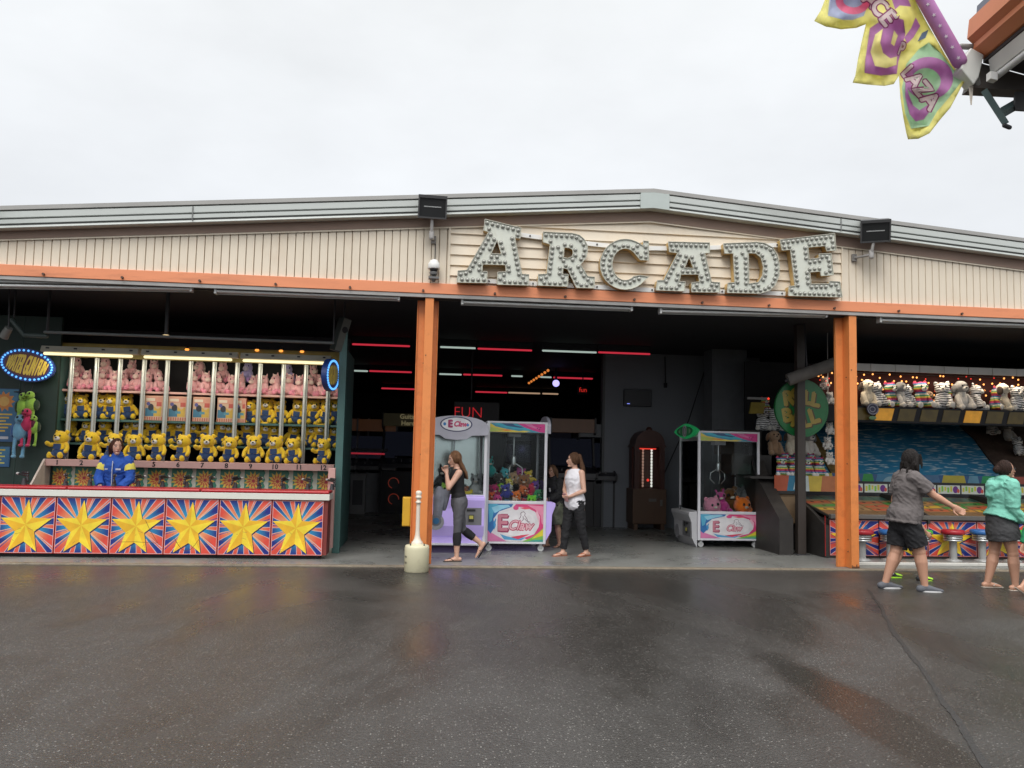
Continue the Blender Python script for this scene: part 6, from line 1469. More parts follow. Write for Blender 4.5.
o = art('painted_skirt', P, lambda u, v: (xq-.05+u, YF+.99, zsh+v), rbth, vcol_mat('glossy_print', .35)); o.matrix_parent_inverse = IR
# dark corner post, rolled awning, round sign
yy = gnd(802, 554.5, SL).y-.05
p0 = at(798, 480, yy).x; p1 = at(806, 480, yy).x
o = empty('booth_post', ((p0+p1)/2, yy, SL), 0, 'dark brown slim post in front of the round green sign', 'post'); b = MB(); b.box(p0-(p0+p1)/2, p1-(p0+p1)/2, 0, .12, 0, CEIL-SL-.002); part('shaft', b, mat('brown_post_paint', (.045, .035, .03), .5), o, .006)
b = MB(); b.box(-.11, .11, -.04, .16, 0, .012); part('foot_plate', b, M_DARK, o)
a, c = at(788, 380, yy-.1), at(836, 363, yy-.3); o = empty('rolled_awning', a, 0, 'grey rolled up awning tube slanting above the round green sign', 'awning'); b = MB(); b.tube([(0, 0, 0), c-a], .10, 20, round_ends=False); part('roll', b, mat('grey_awning_cloth', (.13, .12, .11), .8, var=.3, bump=.4), o); b = MB(); b.tube([(0, 0, 0), (c-a)*-.03], .03, 10); b.tube([(c-a)*.4, Vector((((c-a)*.4).x, 0, CEIL-.002-a.z))], .015, 6); part('spindle', b, M_DARK, o)
YSG = yy+.2; c = at(802, 408, YSG); rx_, rz_ = at(828.5, 408, YSG).x-c.x, at(802, 379, YSG).z-c.z
o = empty('round_sign', c, 0, 'round green sign with yellow letters and a blue ball, behind the slim post', 'sign'); b = MB(); b.prism(oval(0, 0, rx_, rz_, 48), 0, .06); part('board', b, mat('green_sign_board', (.01, .15, .04), .4, var=.15), o)
P = [(oval(0, 0, rx_*.97, rz_*.97, 48), (.010, .15, .04)), (oval(0, 0, rx_*.90, rz_*.90, 48), (.012, .17, .045))]
def signletter(ch, x, y, s, ang, kx=1.0):
    cs = contours(ch, s); a_ = rad(ang); tr = lambda q: (x+q[0]*kx*math.cos(a_)-q[1]*math.sin(a_), y+q[0]*kx*math.sin(a_)+q[1]*math.cos(a_))
    for c_ in cs: P.append((band([tr((q[0]+.012, q[1]-.012)) for q in c_+[c_[0]]], s*.20), (.08, .05, .015)))
    for c_ in cs: P.append((band([tr(q) for q in c_+[c_[0]]], s*.13), (.38, .28, .05)))
    P.append(([[tr(q) for q in c_] for c_ in cs], (.38, .28, .05)))
for ch, x, y, s, a_ in (('R', -.50, .30, .54, 8), ('O', -.20, .48, .40, 0), ('L', .22, .34, .52, -4), ('L', .50, .28, .52, -8), ('B', -.56, -.28, .50, 10), ('A', -.20, -.42, .50, 4), ('L', .14, -.44, .50, 12), ('L', .44, -.28, .56, 18)): signletter(ch, x*rx_, y*rz_, s*rz_*1.25, a_)
P += [(oval(-.14*rx_, .06*rz_, .17*rx_, .16*rz_, 20), (.02, .05, .16)), (oval(-.15*rx_, .07*rz_, .13*rx_, .12*rz_, 20), (.06, .16, .36))]
art('sign_face', P, lambda u, v: (u, -.003, v), o, vcol_mat('glossy_print', .35)); b = MB(); b.tube([(0, .05, rz_*.8), (0, .05, CEIL-.002-c.z)], .015, 6); part('hanger', b, M_DARK, o)
c = at(873, 409, YAW_-.1); o = empty('round_badge', c, 0, 'small dark round badge with pale rings hanging at the left end of the canopy', 'sign'); b = MB(); b.prism(oval(0, 0, .105, .10, 28), 0, .03); part('disc', b, mat('navy_badge', (.03, .03, .06), .4), o)
art('ring_print', [(oval(0, 0, .10, .095, 28), (.30, .30, .36)), (oval(0, 0, .085, .08, 28), (.03, .03, .07)), (oval(-.01, -.005, .055, .05, 24), (.28, .28, .32)), (oval(-.01, -.005, .04, .035, 20), (.04, .04, .09))], lambda u, v: (u, -.003, v), o); b = MB(); b.ell((0, .015, -.15), (.07, .015, .035), nu=14, nv=8); part('tag', b, mat('pale_green_tag', (.15, .28, .14), .5), o)
p = at(757.5, 408, YF+1.6); o = empty('lamp_plaque', p, 0, 'dim yellow plaque on the dark wall left of the round green sign', 'sign'); b = MB(); b.prism([(-.15, -.10), (.11, -.10), (.15, .10), (-.11, .10)], 0, .04); part('plate', b, mat('dim_amber', (.20, .15, .02), .4, var=.3), o); b = MB(); b.box(-.18, .22, .0, .03, .15, .19); part('strip', b, mat('grey_strip', (.2, .2, .2), .5), o); b = MB(); b.ell((.20, -.01, .17), (.02, .015, .02), nu=8, nv=6); part('led', b, glow('red_led', (1, .05, .02), 1.2), o)
# white pipe along the foot of the bench and stools
yk = gnd(930, 566, SL).y; a, c = at(858.5, 565, yk).x, XR1
o = empty('foot_rail', (a, yk, SL), 0, 'white painted rail on the floor in front of the stools', 'rail'); b = MB(); b.box(0, c-a, 0, .07, .0, .045); part('bar', b, mat('white_rail_paint', (.55, .54, .50), .5, var=.1, dirt=(.3, .28, .25), dirtscale=3), o, .008)
SC = {'red': mat('red_seat_vinyl', (.36, .015, .025), .35), 'blue': mat('blue_seat_vinyl', (.03, .13, .36), .35), 'green': mat('green_seat_vinyl', (.04, .36, .05), .35)}
yst = gnd(930, 560.5, SL).y
for i, (x, cl) in enumerate(((862, 'red'), (890, 'blue'), (921, 'green'), (953, 'red'), (982, 'blue'), (1012, 'green'), (1042, 'red'))):
    c = at(x, 540, yst); zs = at(x, 529.5, yst).z-SL
    lab = {0: 'red topped stool right beside the orange post', 1: 'blue topped stool left of the woman in grey', 2: 'green topped stool hidden behind the woman in grey', 3: 'red topped stool between the two walking women', 4: 'blue topped stool beside the woman in the mint hoodie', 5: 'green topped stool behind the woman in the mint hoodie', 6: 'red topped stool past the right frame edge'}[i]
    o = empty('stool', (c.x, yst, SL), 0, lab, 'stool', 'stools along the ball game')
    b = MB(); b.lathe([(.14, zs-.075), (.165, zs-.07), (.172, zs-.05), (.172, zs-.02), (.155, zs-.002), (.01, zs)], n=28); part('seat', b, SC[cl], o)
    b = MB()
    for k in range(3): b.lathe([(.13, zs-.105-k*.035), (.142, zs-.10-k*.035), (.142, zs-.083-k*.035), (.13, zs-.078-k*.035)], n=24)
    part('chrome_ring', b, M_CHROME, o)
    b = MB(); b.lathe([(.055, .0), (.055, zs-.10)], n=20); part('pedestal', b, mat('grey_pedestal', (.36, .36, .35), .4, .3), o)
    b = MB(); b.lathe([(.13, .0), (.13, .012), (.06, .03)], n=24); part('base_plate', b, mat('grey_pedestal', (0, 0, 0)), o)
# ---- plush
def striped(name, base, stripe, sc, rainbow=False):
    ma, nt, b = newmat(name); L = nt.links.new; tc = N(nt, 'ShaderNodeTexCoord')
    if rainbow:
        sx = N(nt, 'ShaderNodeSeparateXYZ'); L(tc.outputs['Object'], sx.inputs[0]); m_ = N(nt, 'ShaderNodeMath', operation='MULTIPLY'); m_.inputs[1].default_value = sc; L(sx.outputs[2], m_.inputs[0]); fr = N(nt, 'ShaderNodeMath', operation='FRACT'); L(m_.outputs[0], fr.inputs[0])
        r = N(nt, 'ShaderNodeValToRGB'); r.color_ramp.interpolation = 'CONSTANT'; cs = [(.46, .05, .06), (.62, .46, .08), (.10, .36, .16), (.64, .60, .52), (.07, .22, .42), (.44, .06, .18)]
        r.color_ramp.elements[0].color = (*cs[0], 1); r.color_ramp.elements[1].position = 1/6; r.color_ramp.elements[1].color = (*cs[1], 1)
        for i in range(2, 6): e = r.color_ramp.elements.new(i/6); e.color = (*cs[i], 1)
        L(fr.outputs[0], r.inputs[0]); L(r.outputs[0], b.inputs['Base Color'])
    else:
        wv = N(nt, 'ShaderNodeTexWave'); wv.inputs['Scale'].default_value = sc; wv.inputs['Distortion'].default_value = 5; wv.inputs['Detail'].default_value = 2; wv.bands_direction = 'Z'; L(tc.outputs['Object'], wv.inputs[0])
        r = N(nt, 'ShaderNodeValToRGB'); r.color_ramp.elements[0].position = .22; r.color_ramp.elements[1].position = .32; r.color_ramp.elements[0].color = (*stripe, 1); r.color_ramp.elements[1].color = (*base, 1); L(wv.outputs['Fac'], r.inputs[0]); L(r.outputs[0], b.inputs['Base Color'])
    b.inputs['Roughness'].default_value = .92; nz = N(nt, 'ShaderNodeTexNoise'); nz.inputs['Scale'].default_value = 110; L(tc.outputs['Object'], nz.inputs['Vector']); bp = N(nt, 'ShaderNodeBump'); bp.inputs['Strength'].default_value = .35; bp.inputs['Distance'].default_value = .02; L(nz.outputs['Fac'], bp.inputs['Height']); L(bp.outputs[0], b.inputs['Normal']); return ma
def dogplush(name, col, head, earc, muz):
    b = MB(); m1_, m2_ = fuzzy(name+'_body', col), fuzzy(name+'_head', head); b.use(m1_)
    b.ell((0, 0, .13), (.105, .095, .13)); b.tube([(0, 0, .18), (0, -.01, .27)], [.085, .075], 12)
    for s in (-1, 1):
        b.tube([(s*.08, -.03, .2), (s*.10, -.08, .12), (s*.09, -.11, .05)], [.04, .038, .04], 10); b.tube([(s*.06, -.03, .05), (s*.10, -.13, .042)], [.055, .045], 10)
    b.use(m2_); b.ell((0, -.02, .34), (.105, .10, .098)); o = fuzz(b.build(name))
    for s in (-1, 1):
        b = MB(); b.ell((s*.11, .0, .325), (.028, .05, .075), Matrix.Rotation(-s*.25, 3, 'Y').to_4x4(), nu=12, nv=8); part('ear', b, fuzzy(name+'_ear', earc), o)
    toy_face(o, -.105, .345, .11, .36, fuzzy(name+'_muzzle', muz)); return o
def tigerplush(name, ma):
    b = MB(); b.use(ma); b.ell((0, 0, .13), (.10, .095, .13)); b.ell((0, -.02, .32), (.11, .10, .10)); b.tube([(0, 0, .15), (0, -.01, .26)], [.085, .08], 12)
    for s in (-1, 1):
        b.ell((s*.085, 0, .405), (.034, .02, .034), nu=12, nv=8); b.tube([(s*.075, -.03, .2), (s*.10, -.08, .11), (s*.085, -.11, .05)], [.038, .036, .04], 10); b.tube([(s*.06, -.03, .05), (s*.105, -.12, .045)], [.05, .048], 10)
    o = fuzz(b.build(name))
    for s in (-1, 1):
        b = MB(); b.ell((s*.11, -.15, .05), (.045, .03, .05), nu=12, nv=8); part('paw', b, M_SNOUT, o)
    toy_face(o, -.108, .325, .11, .40, M_SNOUT); return o
wt_ = tigerplush('white_tiger_plush', striped('tiger_fur', (.80, .80, .80), (.02, .02, .025), 8.5)); rb_ = tigerplush('rainbow_plush_bear', striped('rainbow_fur', None, None, 7.2, True))
cr_ = dogplush('cream_plush_dog', (.68, .61, .48), (.70, .64, .52), (.06, .04, .03), (.68, .62, .5)); hk_ = dogplush('husky_plush', (.66, .63, .58), (.24, .24, .24), (.18, .18, .18), (.7, .68, .64)); tn_ = dogplush('tan_plush_dog', (.36, .23, .14), (.38, .25, .16), (.25, .14, .08), (.42, .30, .2))
RG = 'plush animals on the lamp lit canopy'
for pr, x, lab, sc, rz in ((cr_, 867, 'cream plush dog leftmost on the canopy beside the orange post', 1.05, .1), (wt_, 879, 'white tiger plush sitting by the cream dog at the left of the canopy', 1.0, .2), (rb_, 891, 'rainbow striped bear leftmost of those on the canopy', 1.0, .25), (hk_, 901, 'grey headed husky plush between a rainbow bear and a tiger', 1.0, .4), (wt_, 909.5, 'smaller white tiger plush right of the left husky', .92, .3),
    (rb_, 922, 'rainbow striped bear sitting alone with a gap on its right', 1.08, 0), (tn_, 932, 'small brown plush dog peeping behind on the canopy', .7, .2), (wt_, 944, 'white tiger plush above the woman in grey', 1.08, -.5), (rb_, 953, 'small rainbow bear tucked between a tiger and a husky', .85, .5), (hk_, 962, 'large husky plush in the middle of the canopy', 1.12, .1), (wt_, 976, 'white tiger plush leaning against the large husky', 1.05, .7),
    (rb_, 995, 'rainbow striped bear before the cream dog on the right', .95, .6), (cr_, 1003, 'cream plush dog with dark ears on the right of the canopy', 1.08, .8), (wt_, 1015, 'white tiger plush nearest the right frame edge', 1.0, 0), (hk_, 1027, 'husky plush cut by the right frame edge', 1.0, 0), (rb_, 1040, 'rainbow bear past the right frame edge on the canopy', 1.0, 0)):
    p = at(x, 405, YAW_+.15); place(pr, (p.x, YAW_+.16+(.1 if sc < .9 else 0), AZ1+.002), rz, sc*1.02, lab, RG, 'plush toy', ry=.2 if 'leaning' in lab else random.uniform(-.13, .13), rx=random.uniform(-.12, .05))
LG = 'plush animals heaped left of the round sign'; zsf = zsh+hc*.9
b = MB(); b.box(xq-.45, XR0-.1, YF+1.02, YF+1.9, zsh+hc*.75, zsf); bp2('toy_shelf', b, M_DKB)
b = MB(); b.box(xq-.6, XR0-.25, YF+1.5, YF+2.0, zsf+.02, zsf+.36); bp2('toy_step', b, M_DKB)
b = MB(); b.box(xq-.7, XR0-.3, YF+1.8, YF+2.1, zsf+.36, zsf+.80); bp2('toy_step', b, M_DKB)
for i, (x, y, lab) in enumerate(((781, 466, 'leftmost rainbow bear of the front row by the slim post'), (793, 467, 'rainbow bear just left of the slim post'), (806.5, 467, 'rainbow bear behind the slim post'), (818, 465, 'rainbow bear right of the slim post'))):
    p = at(x, y, YF+1.2); place(rb_, (p.x, YF+1.18, zsf+.002), random.uniform(-.3, .3), .80, lab+', left heap', LG, 'plush toy')
for i, (x, lab) in enumerate(((786, 'small rainbow bear in the second row left of the slim post'), (799, 'small rainbow bear peeping in the second row behind the post'), (812, 'small rainbow bear in the second row right of the post'))):
    p = at(x, 466, YF+1.36); place(rb_, (p.x, YF+1.40, zsf+.14), random.uniform(-.3, .3), .62, lab, LG, 'plush toy')
for pr, x, lab in ((tn_, 773, 'tan plush dog at the left of the heap above the rainbow bears'), (cr_, 790, 'cream plush dog with dark ears above the rainbow bears'), (hk_, 808, 'husky plush just right of the slim post in the heap')):
    p = at(x, 448, YF+1.65); place(pr, (p.x, YF+1.62, zsf+.362), random.uniform(-.3, .3), 1.0, lab, LG, 'plush toy')
for x, lab in ((762, 'white tiger plush leftmost at the top of the dark heap'), (773, 'second white tiger plush on top of the dark heap'), (784, 'third white tiger plush on top of the heap below the green sign'), (796, 'white tiger plush under the green sign by the post')):
    p = at(x, 430, YF+1.95); place(wt_, (p.x, YF+1.93, zsf+.802), random.uniform(-.4, .4), .95, lab, LG, 'plush toy')
p = at(762, 421, YF+1.95); place(rb_, (p.x+.08, YF+2.0, zsf+1.12), 0, .7, 'small rainbow bear lying on top of the tiger heap', LG, 'plush toy')
sn = bear('white_plush_cub', M_SNOUT, M_SNOUT); HS = 'white cubs strung in a column'
for i, y in enumerate((384, 399, 414, 429, 444, 459)):
    p = at(828.5+(i % 2)*2-(1 if i else 4), y, YAW_+.2); place(sn, (p.x, YAW_+.2, p.z-.1), -.4+.3*(i % 2), .55, '%s white plush cub from the top of the string beside the orange post' % ORD[i], HS, 'plush toy')
p = at(829.5, 375, YAW_+.2); q = at(829.5, 463, YAW_+.2); o = empty('toy_string', p, 0, 'string with the white cubs hanging beside the orange post', 'string'); b = MB(); b.tube([(0, .06, (CEIL-.003)-p.z), (0, .06, 0), q-p+Vector((0, .06, 0))], .008, 6); part('cord', b, mat('white_cord', (.5, .5, .48), .6), o)
# strings of orange lights under the white strip
o = empty('string_lights', at(930, 376, YAW_+.34), 0, 'strings of orange lights hanging behind the plush animals under the white strip', 'string lights'); o_l = Vector(o.location); lm = None; rs = random.Random(11)
b = MB(); b.tube([Vector((AX0, YAW_+.34, S0-.0))-o_l, Vector((AX1, YAW_+.34, S0))-o_l], .006, 6); part('wire', b, M_DARK, o)
bm_ = MB(); bm_.use(glow('orange_lamp', (1, .38, .10), 2.0)).ell((0, 0, 0), (.016, .014, .016), nu=8, nv=6); bme = bm_.mesh('bulb'); bm2 = MB(); bm2.use(glow('red_fairy', (1, .05, .03), .8)).ell((0, 0, 0), (.012, .012, .012), nu=8, nv=6); bm2 = bm2.mesh('bulb')
for k in range(21):
    x = 845+k*9.2
    for j in range(rs.choice((3, 4, 5))):
        p = at(x+rs.uniform(-3.5, 3.5), 375.5+(x-845)*.022+j*6+rs.uniform(-2, 2), YAW_+.33); e = meshobj('bulb', bme if rs.random() < .72 else bm2, o); e.location = p-o_l
o = empty('string_lights', at(820, 382, YAW_+.1), 0, 'short run of orange and red lights left of the orange post, over the round sign', 'string lights'); o_l = Vector(o.location)
for x, y, r_ in ((818.5, 376, 0), (821, 374.5, 0), (823, 377, 0), (820, 380, 1), (826, 381, 1), (829, 378.5, 1), (832, 373, 0), (828, 385, 1), (831, 383, 0)):
    e = meshobj('bulb', bm2 if r_ else bme, o); e.location = at(x, y, YAW_+.1)-o_l
b = MB(); b.tube([at(817, 374, YAW_+.12)-o_l, at(833, 372, YAW_+.12)-o_l], .006, 6); part('wire', b, M_DARK, o)

# the canopy's own warm lamps light the animals from above and in front
for k in range(3):
    la = bpy.data.lights.new('canopy_lamp', 'AREA'); la.shape = 'RECTANGLE'; la.size = 1.1; la.size_y = .05; la.energy = 5; la.color = (1, .82, .62)
    lo = bpy.data.objects.new('canopy_lamp', la); COL.objects.link(lo); lo.location = (AX0+.5+1.25*k, YAW_+.02, S0-.02); lo.rotation_euler = (rad(12), 0, 0)

for pr, x, t, lab in ((wt_, 992, .82, 'white tiger plush lying in the dim rocky corner, upper left one'), (hk_, 1009, .72, 'husky plush lying in the dim rocky corner behind the mint hoodie woman'), (wt_, 1019, .45, 'white tiger plush low in the dim rocky corner by the frame edge')):
    Yq_ = YM0+(YM1-YM0)*t-.16; p = at(x, 478-54*t, Yq_); place(pr, (p.x, Yq_, MZ0+(MZ1-MZ0)*t-.02), random.uniform(-.4, .4), .85, lab, RG, 'plush toy', rx=-.2)
# ------------------------------------------------------------------ people
def skinmat(name, col): return mat(name, col, .5, var=.08, scale=5)
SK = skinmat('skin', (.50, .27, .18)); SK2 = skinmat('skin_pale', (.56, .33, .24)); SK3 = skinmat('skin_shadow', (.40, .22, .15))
def cloth(name, col, b=.35): return mat(name, col, .85, var=.12, scale=7, bump=b, bscale=14)
def hairmat(name, col): return mat(name, col, .62, var=.5, scale=60, stretch=(1, 1, .07), bump=.8, bscale=140, spec=.22)
V = Vector
OPEN = False                      # hems end square, bodies end round
class Fig:
    """joints of a figure facing +x, left is +y; H = height"""
    def __init__(s, H, lean=0, g=1.0, legs=((0, 0), (0, 0)), arms=None, headyaw=0, headpitch=0, twist=0, child=False, stance=.0):
        s.H = H; s.g = g; h = H
        hip = V((0, 0, .52*h)); R = Matrix.Rotation(rad(lean), 3, 'Y'); s.R = R
        up = lambda x, y, z: hip+R @ V((x*h, y*h, (z-.52)*h))
        s.up = up; s.hipc = hip
        s.neck = up(.004, 0, .845); s.headc = up(.022, 0, .93)
        s.sh = {k: up(0, k*.098*g**.5, .805) for k in (1, -1)}
        s.el, s.wr, s.hd = {}, {}, {}
        for k in (1, -1):
            (f1, o1), (f2, o2) = arms[k]
            d = lambda f, o: V((math.sin(rad(f))*math.cos(rad(o)), k*math.sin(rad(o)), -math.cos(rad(f))*math.cos(rad(o))))
            s.el[k] = s.sh[k]+d(f1, o1)*.172*h; s.wr[k] = s.el[k]+d(f2, o2)*.145*h; s.hd[k] = d(f2, o2)
        s.hip, s.kn, s.an, s.toe, s.shank = {}, {}, {}, {}, {}
        for k in (1, -1):
            th, kn = legs[k][:2]; ft = legs[k][2] if len(legs[k]) > 2 else 0
            s.hip[k] = hip+V((0, k*.052*h, -.01*h)); dirv = lambda a: V((math.sin(rad(a)), 0, -math.cos(rad(a))))
            s.kn[k] = s.hip[k]+dirv(th)*.235*h+V((0, k*stance*.5, 0)); s.an[k] = s.kn[k]+dirv(th-kn)*.235*h+V((0, k*stance*.5, 0))
            f_ = rad(ft); s.toe[k] = V((math.cos(f_), k*.08, -math.sin(f_)))
            s.shank[k] = dirv(th-kn)
        low = min(min((s.an[k]).z-.042*h, (s.an[k]+s.toe[k]*.105*h).z-.018*h) for k in (1, -1)); s.dz = -low
        s.hy, s.hp = headyaw, headpitch
    def headM(s):
        return Matrix.Rotation(rad(s.hy), 4, 'Z') @ Matrix.Rotation(rad(s.hp), 4, 'Y')
LEGR = [(.0, .056), (.25, .054), (.6, .044), (.92, .034)]; SHR = [(.08, .033), (.3, .037), (.6, .029), (.95, .021)]
TOR = [(.47, .080, .060, 0), (.50, .098, .074, -.004), (.54, .100, .076, -.006), (.58, .090, .066, 0), (.62, .079, .058, .004), (.66, .078, .058, .006), (.71, .086, .066, .012), (.75, .090, .068, .012), (.785, .092, .058, .002), (.81, .078, .046, -.002), (.83, .045, .036, 0)]
def torso(b, F_, z0, z1, k=1.0, add=0.0, belly=0.0):
    h, g = F_.H, F_.g; pts = []; rs = []
    for z, ry, rx, ox in TOR:
        if z0-.001 <= z <= z1+.001:
            gg = g if z < .78 else g**.5
            bl = belly*math.exp(-((z-.60)/.06)**2)
            pts.append(F_.up(ox+bl*.5, 0, z)); rs.append(((ry*gg*k)*h+add, (rx*gg*k+bl*.5)*h+add))
    b.tube(pts, rs, 24, side=(0, 1, 0), round_ends='end' if (OPEN and z0 > .48) else True)
def limb(b, a, c, prof, h, g, t0=0.0, t1=1.0, add=0.0, n=14, flare=0.0):
    pts = []; rs = []; ts = sorted(set([t0, t1]+[t for t, _ in prof if t0 < t < t1]))
    def R(t):
        if t <= prof[0][0]: return prof[0][1]
        for (ta, ra), (tb, rb2) in zip(prof, prof[1:]):
            if t <= tb: return ra+(rb2-ra)*(t-ta)/(tb-ta)
        return prof[-1][1]
    for t in ts: pts.append(a+(c-a)*t); rs.append(R(t)*h*g+add+flare*(t-t0))
    b.tube(pts, rs, n, round_ends='start' if OPEN else True)
def hand(b, F_, k, curl=25, spread=1.0, grip=None):
    h = F_.H; w_ = F_.wr[k]; d = F_.hd[k]; s = (V((1, 0, 0))-d*d.x) if abs(d.x) < .85 else (V((0, 0, -1))+d*d.z)
    s.normalize(); nrm = d.cross(s)*k      # palm normal
    if grip is not None: nrm = grip
    b.tube([w_-d*.01*h, w_+d*.02*h, w_+d*.048*h], [(.017*h, .013*h), (.024*h, .013*h), (.024*h, .011*h)], 12, side=s)
    for i, L_ in enumerate((.040, .046, .043, .034)):
        o = (i-1.5)*.0125*h*spread; p0 = w_+d*.040*h+s*o*-1; c1 = rad(curl); c2 = rad(curl*2.1)
        d1 = (d*math.cos(c1)+nrm*math.sin(c1)); d2 = (d*math.cos(c2)+nrm*math.sin(c2))
        b.tube([p0, p0+d*.010*h, p0+d*.010*h+d1*L_*.5*h, p0+d*.010*h+d1*L_*.5*h+d2*L_*.5*h], [.0062*h, .0060*h, .0055*h, .0046*h], 8)
    p0 = w_+d*.012*h+s*.016*h; b.tube([p0, p0+(d*.6+s*.7).normalized()*.022*h+nrm*.006*h, p0+(d*.8+s*.45).normalized()*.046*h+nrm*.014*h], [.008*h, .0070*h, .0055*h], 8)
def head(b, F_, k=1.0):
    h = F_.H*k; M = F_.headM()
    def fn(d, p):
        z = d.z; x, y = p.x, p.y
        if z < 0: y *= 1-.30*(-z)**1.3; x = x*(1-.12*(-z)**2)+.012*h*(-z)**1.5
        if d.x > 0: x *= .93
        return V((x, y, p.z))
    C_ = F_.headc
    b.ell(C_, (.058*h, .046*h, .068*h), M, 24, 18, fn)
    P = lambda x, y, z: C_+M.to_3x3() @ V((x*h, y*h, z*h))
    b.tube([P(.050, 0, .006), P(.060, 0, -.010), P(.062, 0, -.017)], [.006*h, .0085*h, .009*h], 8)
    b.tube([P(.046, -.012, -.035), P(.052, 0, -.036), P(.046, .012, -.035)], .0075*h, 8); b.ell(P(.040, 0, -.056), (.018*h, .018*h, .012*h), M)
    for s in (1, -1): b.ell(P(-.004, s*.046, -.004), (.010*h, .004*h, .016*h), M, 10, 8)
    b.tube([F_.neck-V((0, 0, .03*h)), F_.neck+V((.002*h, 0, .015*h)), C_+V((-.010*h, 0, -.035*h))], [(.034*h), (.030*h), (.030*h)], 14)
    return P
def body(F_, skin, name, label, loc, rz, hands=((1, 25), (-1, 25)), group=None, grips={}, scale_head=1.0):
    global OPEN
    OPEN = False; h, g = F_.H, F_.g; b = MB(); torso(b, F_, .47, .83, .97)
    for k in (1, -1):
        limb(b, F_.hip[k]+V((0, 0, .02*h)), F_.kn[k], LEGR, h, g**.8); limb(b, F_.kn[k], F_.an[k], SHR, h, g**.7); b.ell(F_.kn[k], (.036*h*g**.7,)*3)
        limb(b, F_.sh[k]+V((0, -k*.01*h, 0)), F_.el[k], [(0, .034), (.4, .029), (1, .022)], h, g**.7); limb(b, F_.el[k], F_.wr[k], [(0, .0225), (.25, .0235), (1, .0150)], h, g**.6)
        a, t = F_.an[k], F_.toe[k]; tz = t
        b.tube([a-t*.030*h+V((0, 0, -.022*h)), a+t*.02*h+V((0, 0, -.020*h)), a+t*.065*h+V((0, 0, -.028*h)), a+t*.105*h+V((0, 0, -.033*h))], [(.019*h, .020*h), (.021*h, .022*h), (.024*h, .014*h), (.019*h, .009*h)], 12, side=(0, 1, 0)); b.tube([F_.kn[k]+(a-F_.kn[k])*.85, a+V((0, 0, -.02*h))], [.022*h, .022*h], 12)
        hand(b, F_, k, dict(hands)[k], grip=grips.get(k))
    P = head(b, F_, scale_head)
    me = remesh(b, .0062 if h > 1.3 else .0055, 2, skin, name); o = meshobj(name, me); o.location = loc+V((0, 0, F_.dz)); o.rotation_euler[2] = rz
    tag(o, label, 'person', group)
    hh = h*scale_head
    for s in (1, -1):
        e = MB(); e.ell(P(.0455, s*.018, .004), (.006*hh, .0085*hh, .0055*hh), F_.headM(), 10, 8); part('eye', e, mat('eye_white', (.55, .5, .47), .3), o)
        q = MB(); q.ell(P(.0505, s*.018, .004), (.0025*hh, .004*hh, .0042*hh), F_.headM(), 8, 6); part('pupil', q, M_INK, o)
        e = MB(); e.tube([P(.049, s*.008, .018), P(.050, s*.018, .021), P(.045, s*.029, .017)], .0028*hh, 6); part('eyebrow', e, mat('brow', (.06, .035, .02), .8), o)
    e = MB(); e.tube([P(.0525, -.012, -.0355), P(.0595, 0, -.0355), P(.0525, .012, -.0355)], [.003*hh, .0042*hh, .003*hh], 8); part('lips', e, mat('lips', (.36, .11, .09), .45), o)
    OPEN = True
    return o, P
def wear(o, name, b, ma, vox=.009, sm=4, label=None):
    hair = 'hair' in ma.name; vox = .0065 if hair else min(vox, .0085); sm = 1 if hair else min(sm, 3)
    me = remesh(b, vox, sm, ma, name)
    if name not in ('shoe',):
        sd__ = random.uniform(0, 50)
        nv_ = len(me.vertices); cos_ = [0.0]*(3*nv_); nrs = [0.0]*(3*nv_); me.vertices.foreach_get('co', cos_); me.vertices.foreach_get('normal', nrs)
        amp = {'vest': .3, 'leggings': .3, 'top': .45, 'skirt': .5, 'hoodie': .8, 'jacket': .8}.get(name, .75)
        for i_ in range(nv_):
            c = V(cos_[3*i_:3*i_+3])
            if hair: d = .0055*noise.noise(V((c.x*95+sd__, c.y*95, c.z*9)))+.0035*noise.noise(V((c.x*40, c.y*40+sd__, c.z*5)))
            else:
                f1 = noise.noise(V((c.x*11+sd__, c.y*11, c.z*17+c.x*9))); f2 = noise.noise(V((c.x*26, c.y*26+sd__, c.z*34)))
                d = .011*(abs(f1)*-2+.55)+.004*f2
            d *= 1 if hair else amp
            for a_ in range(3): cos_[3*i_+a_] += nrs[3*i_+a_]*d
        me.vertices.foreach_set('co', cos_)
        me.update()
    q = meshobj(name, me, o)
    if label: q['label'] = label
    return q
def haircap(b, F_, P, k=1.0, back=.014, up_=.012, fat=1.0):
    h = F_.H*k; M = F_.headM(); b.ell(P(-back, 0, up_), (.056*h*fat, .0525*h*fat, .064*h*fat), M, 20, 14)
def strands(b, P, h, roots, n, tip, r=.010, seed=1, sway=.01):
    rd = random.Random(seed)
    for i in range(n):
        a = roots(i/(n-1)); e = tip(i/(n-1)); m_ = (a+e)/2+V((rd.uniform(-sway, sway), rd.uniform(-sway, sway), 0))*h
        b.tube([a, m_, e+V((rd.uniform(-sway, sway), rd.uniform(-sway, sway), rd.uniform(-.02, .02)))*h], [r*h, r*h*1.1, r*h*.45], 8)
